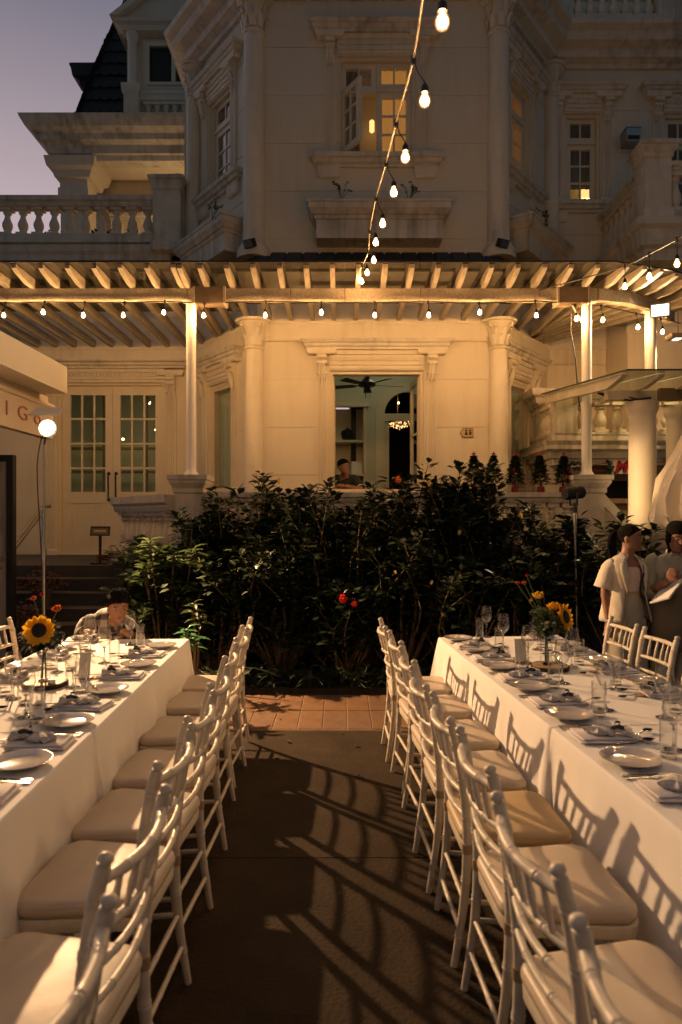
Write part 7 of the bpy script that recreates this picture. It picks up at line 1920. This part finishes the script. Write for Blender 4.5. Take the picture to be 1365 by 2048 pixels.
def boy():
    bx, by = -1.92, 5.50
    o = person('boy in a black and white plaid shirt at the far end of the left table', (bx, by, 0), 0)
    T = Matrix.Translation((bx, by, 0)) @ Matrix.Rotation(.35, 4, 'Z')
    hx, hy, hz = at(236, 5.28), 5.28, .845
    H = Matrix.Translation((hx, hy, hz)) @ Matrix.Rotation(.50, 4, 'Z') @ Matrix.Rotation(.10, 4, 'X'); Ti = T.inverted(); hn = Ti @ Vector((hx, hy + .02, hz + .03))
    body = MB(); sk = [(0, 0, .50), (0, -.02, .62), (.02, -.05, .74), (.06, -.09, .83), tuple(hn), (-.09, -.07, .82), (-.15, -.12, .74), (-.10, -.36, .79), (.17, -.10, .80), (.24, -.18, .70), (.15, -.38, .79), (-.08, -.16, .49), (-.09, -.36, .47), (-.09, -.36, .10), (.08, -.16, .49), (.09, -.36, .47), (.09, -.36, .10)]
    ed = [(0, 1), (1, 2), (2, 3), (3, 4), (3, 5), (5, 6), (6, 7), (3, 8), (8, 9), (9, 10), (0, 11), (11, 12), (12, 13), (0, 14), (14, 15), (15, 16)]
    V, F = skin_raw([T @ Vector(v) for v in sk], ed, [(.11, .09), (.105, .085), (.11, .085), (.07, .055), .043, .045, .04, .024, .045, .04, .024, .065, .05, .032, .065, .05, .032]); body.add(V, F); body.loft(head_points(H, .98)); ears(body, H, .98)
    hand_chains(body, T @ Matrix.Translation((-.10, -.36, .79)) @ Matrix.Rotation(-1.5, 4, 'X'), .5, .85); hand_chains(body, T @ Matrix.Translation((.15, -.38, .79)) @ Matrix.Rotation(-1.5, 4, 'X'), .5, .85)
    for sx in (-.09, .09): body.loft([[T @ Vector((sx + x * w, y - .36, z)) for x, y in ((-.034, -.14), (.034, -.14), (.034, .06), (-.034, .06))] for z, w in ((.005, 1), (.05, .9))])
    mkobj('body', remesh(body, .007), 'skin', o, (0, 0, 0), 180); face_parts(o, H, .98)
    cap = MB(); inv = H.inverted(); R2 = []
    for j, rg in enumerate(head_points(H, 1.08, 28, 24)):
        t = j / 24
        if t < .32: continue
        lim = np.interp(t, [.3, .48, .58, .66, .74, 1], [.03, .0, -.04, -.085, -.13, -.13]); R2.append([H @ Vector((p.x * 1.02, max(p.y, lim), p.z * 1.02)) for p in [inv @ q for q in rg]])
    cap.loft(R2)
    rr = random.Random(2)
    for k in range(240):
        a = rr.uniform(0, 6.28); e_ = rr.uniform(.02, 1.15); q = H @ Vector((.070 * e_ * math.cos(a), .01 + .078 * e_ * math.sin(a), .225 - .055 * e_ ** 2)); d = (H.to_3x3() @ Vector((.5 * math.cos(a), .5 * math.sin(a) - .3, .8))).normalized(); cap.tube([q, q + d * .03, q + d * .045 + Vector((0, 0, -.004))], [.008, .006, .001], 5)
    cap.build('hair', 'hair', o, smooth=80)
    m = plaid(); b = MB(); nk = Vector(hn); C_ = smooth_pts([(0, .0, .46), (0, -.02, .62), (.02, -.05, .74), (.05, -.085, .82), (nk.x * .6 + .03, nk.y * .5 - .05, .845)], 12); b.tube([T @ p for p in C_], list(np.interp(np.linspace(0, 1, 13), [0, .3, .6, .85, 1], [.15, .145, .155, .105, .06])), 22)
    for ps in (((.02, -.07, .80), (-.10, -.07, .82), (-.155, -.12, .74), (-.13, -.24, .77)), ((.06, -.08, .80), (.17, -.10, .80), (.24, -.18, .70), (.21, -.27, .745))): b.tube([T @ p for p in smooth_pts(ps, 10)], list(np.interp(np.linspace(0, 1, 11), [0, .35, .7, 1], [.06, .068, .06, .05])), 14, cap=False)
    b.build('shirt', m, o, smooth=80)
    b = MB()
    for sx in (-1, 1): b.tube([T @ p for p in smooth_pts([(sx * .05, 0, .50), (sx * .085, -.18, .495), (sx * .09, -.365, .475), (sx * .09, -.365, .3), (sx * .09, -.36, .09)], 12)], [.095, .092, .09, .085, .078, .07, .068, .062, .06, .056, .055, .054, .054], 14)
    b.build('trousers', 'navycloth', o, smooth=80)
boy()

# ---- man leaning on the window sill, arms folded
def man():
    mx, my = .06, 10.98
    o = person('person in a dark polo leaning on the sill of the open window with folded arms', (mx, my, 1.0), 0)
    T = Matrix.Translation((mx, my, 0)); H = T @ Matrix.Translation((-.03, -.20, 2.34)) @ Matrix.Rotation(.85, 4, 'Z') @ Matrix.Rotation(.06, 4, 'X')
    body = MB(); sk = [(0, .12, 1.85), (0, .10, 2.0), (0, .02, 2.14), (0, -.08, 2.25), (-.02, -.16, 2.36), (-.17, -.08, 2.24), (-.24, -.26, 2.08), (.05, -.40, 2.10), (.17, -.10, 2.24), (.26, -.28, 2.08), (-.02, -.43, 2.14), (-.09, .16, 1.75), (-.10, .16, 1.42), (-.10, .18, 1.08), (.09, .16, 1.75), (.10, .16, 1.42), (.10, .18, 1.08)]
    ed = [(0, 1), (1, 2), (2, 3), (3, 4), (3, 5), (5, 6), (6, 7), (3, 8), (8, 9), (9, 10), (0, 11), (11, 12), (12, 13), (0, 14), (14, 15), (15, 16)]
    V, F = skin_raw([T @ Vector(v) for v in sk], ed, [(.14, .10), (.14, .1), (.15, .1), (.09, .07), .055, .06, .05, .034, .06, .05, .034, .09, .06, .04, .09, .06, .04]); body.add(V, F); body.loft(head_points(H)); ears(body, H)
    hand_chains(body, T @ Matrix.Translation((.05, -.40, 2.11)) @ Matrix.Rotation(-1.35, 4, 'Y') @ Matrix.Rotation(.3, 4, 'X'), .5); hand_chains(body, T @ Matrix.Translation((-.03, -.43, 2.145)) @ Matrix.Rotation(1.35, 4, 'Y') @ Matrix.Rotation(.3, 4, 'X'), .5)
    mkobj('body', remesh(body, .009), 'skin', o, (0, 0, 0), 180); face_parts(o, H)
    cap = MB(); inv = H.inverted(); R2 = []
    for j, rg in enumerate(head_points(H, 1.06, 28, 24)):
        t = j / 24
        if t < .30: continue
        lim = np.interp(t, [.3, .52, .62, .70, .80, 1], [.02, .0, -.05, -.09, -.11, -.11]); R2.append([H @ Vector((p.x * 1.03, max(p.y, lim), p.z * 1.02)) for p in [inv @ q for q in rg]])
    cap.loft(R2); cap.build('hair', 'hair', o, smooth=80)
    b = MB(); b.tube([T @ p for p in smooth_pts([(0, .13, 1.75), (0, .10, 2.0), (0, .02, 2.14), (0, -.07, 2.25), (-.015, -.12, 2.30)], 12)], list(np.interp(np.linspace(0, 1, 13), [0, .3, .6, .85, 1], [.19, .19, .20, .12, .07])), 22)
    for sx in (-1, 1):
        E = (-.225, -.22, 2.11) if sx < 0 else (.24, -.24, 2.11); b.tube([T @ p for p in smooth_pts([(sx * .08, -.07, 2.24), (sx * .17, -.09, 2.24), E], 8)], [.085, .088, .09, .088, .085, .08, .078, .076, .075], 14, cap=False)
    b.build('shirt', 'navycloth', o, smooth=80)
    b = MB()
    for E in ((-.225, -.22, 2.11), (.24, -.24, 2.11)): b.lathe([(.078, -.006), (.080, .0), (.078, .006)], 16, T @ Matrix.Translation(E) @ face_dir((E[0] * .4, -.14, -.13)), cap=False)
    b.build('cuff_stripe', 'white', o)
    b = MB()
    for sx in (-1, 1): b.tube([T @ Vector(p) for p in ((sx * .08, .14, 1.80), (sx * .10, .16, 1.42), (sx * .10, .18, 1.01))], [.11, .085, .07], 12)
    b.build('trousers', 'navycloth', o, smooth=80)
man()
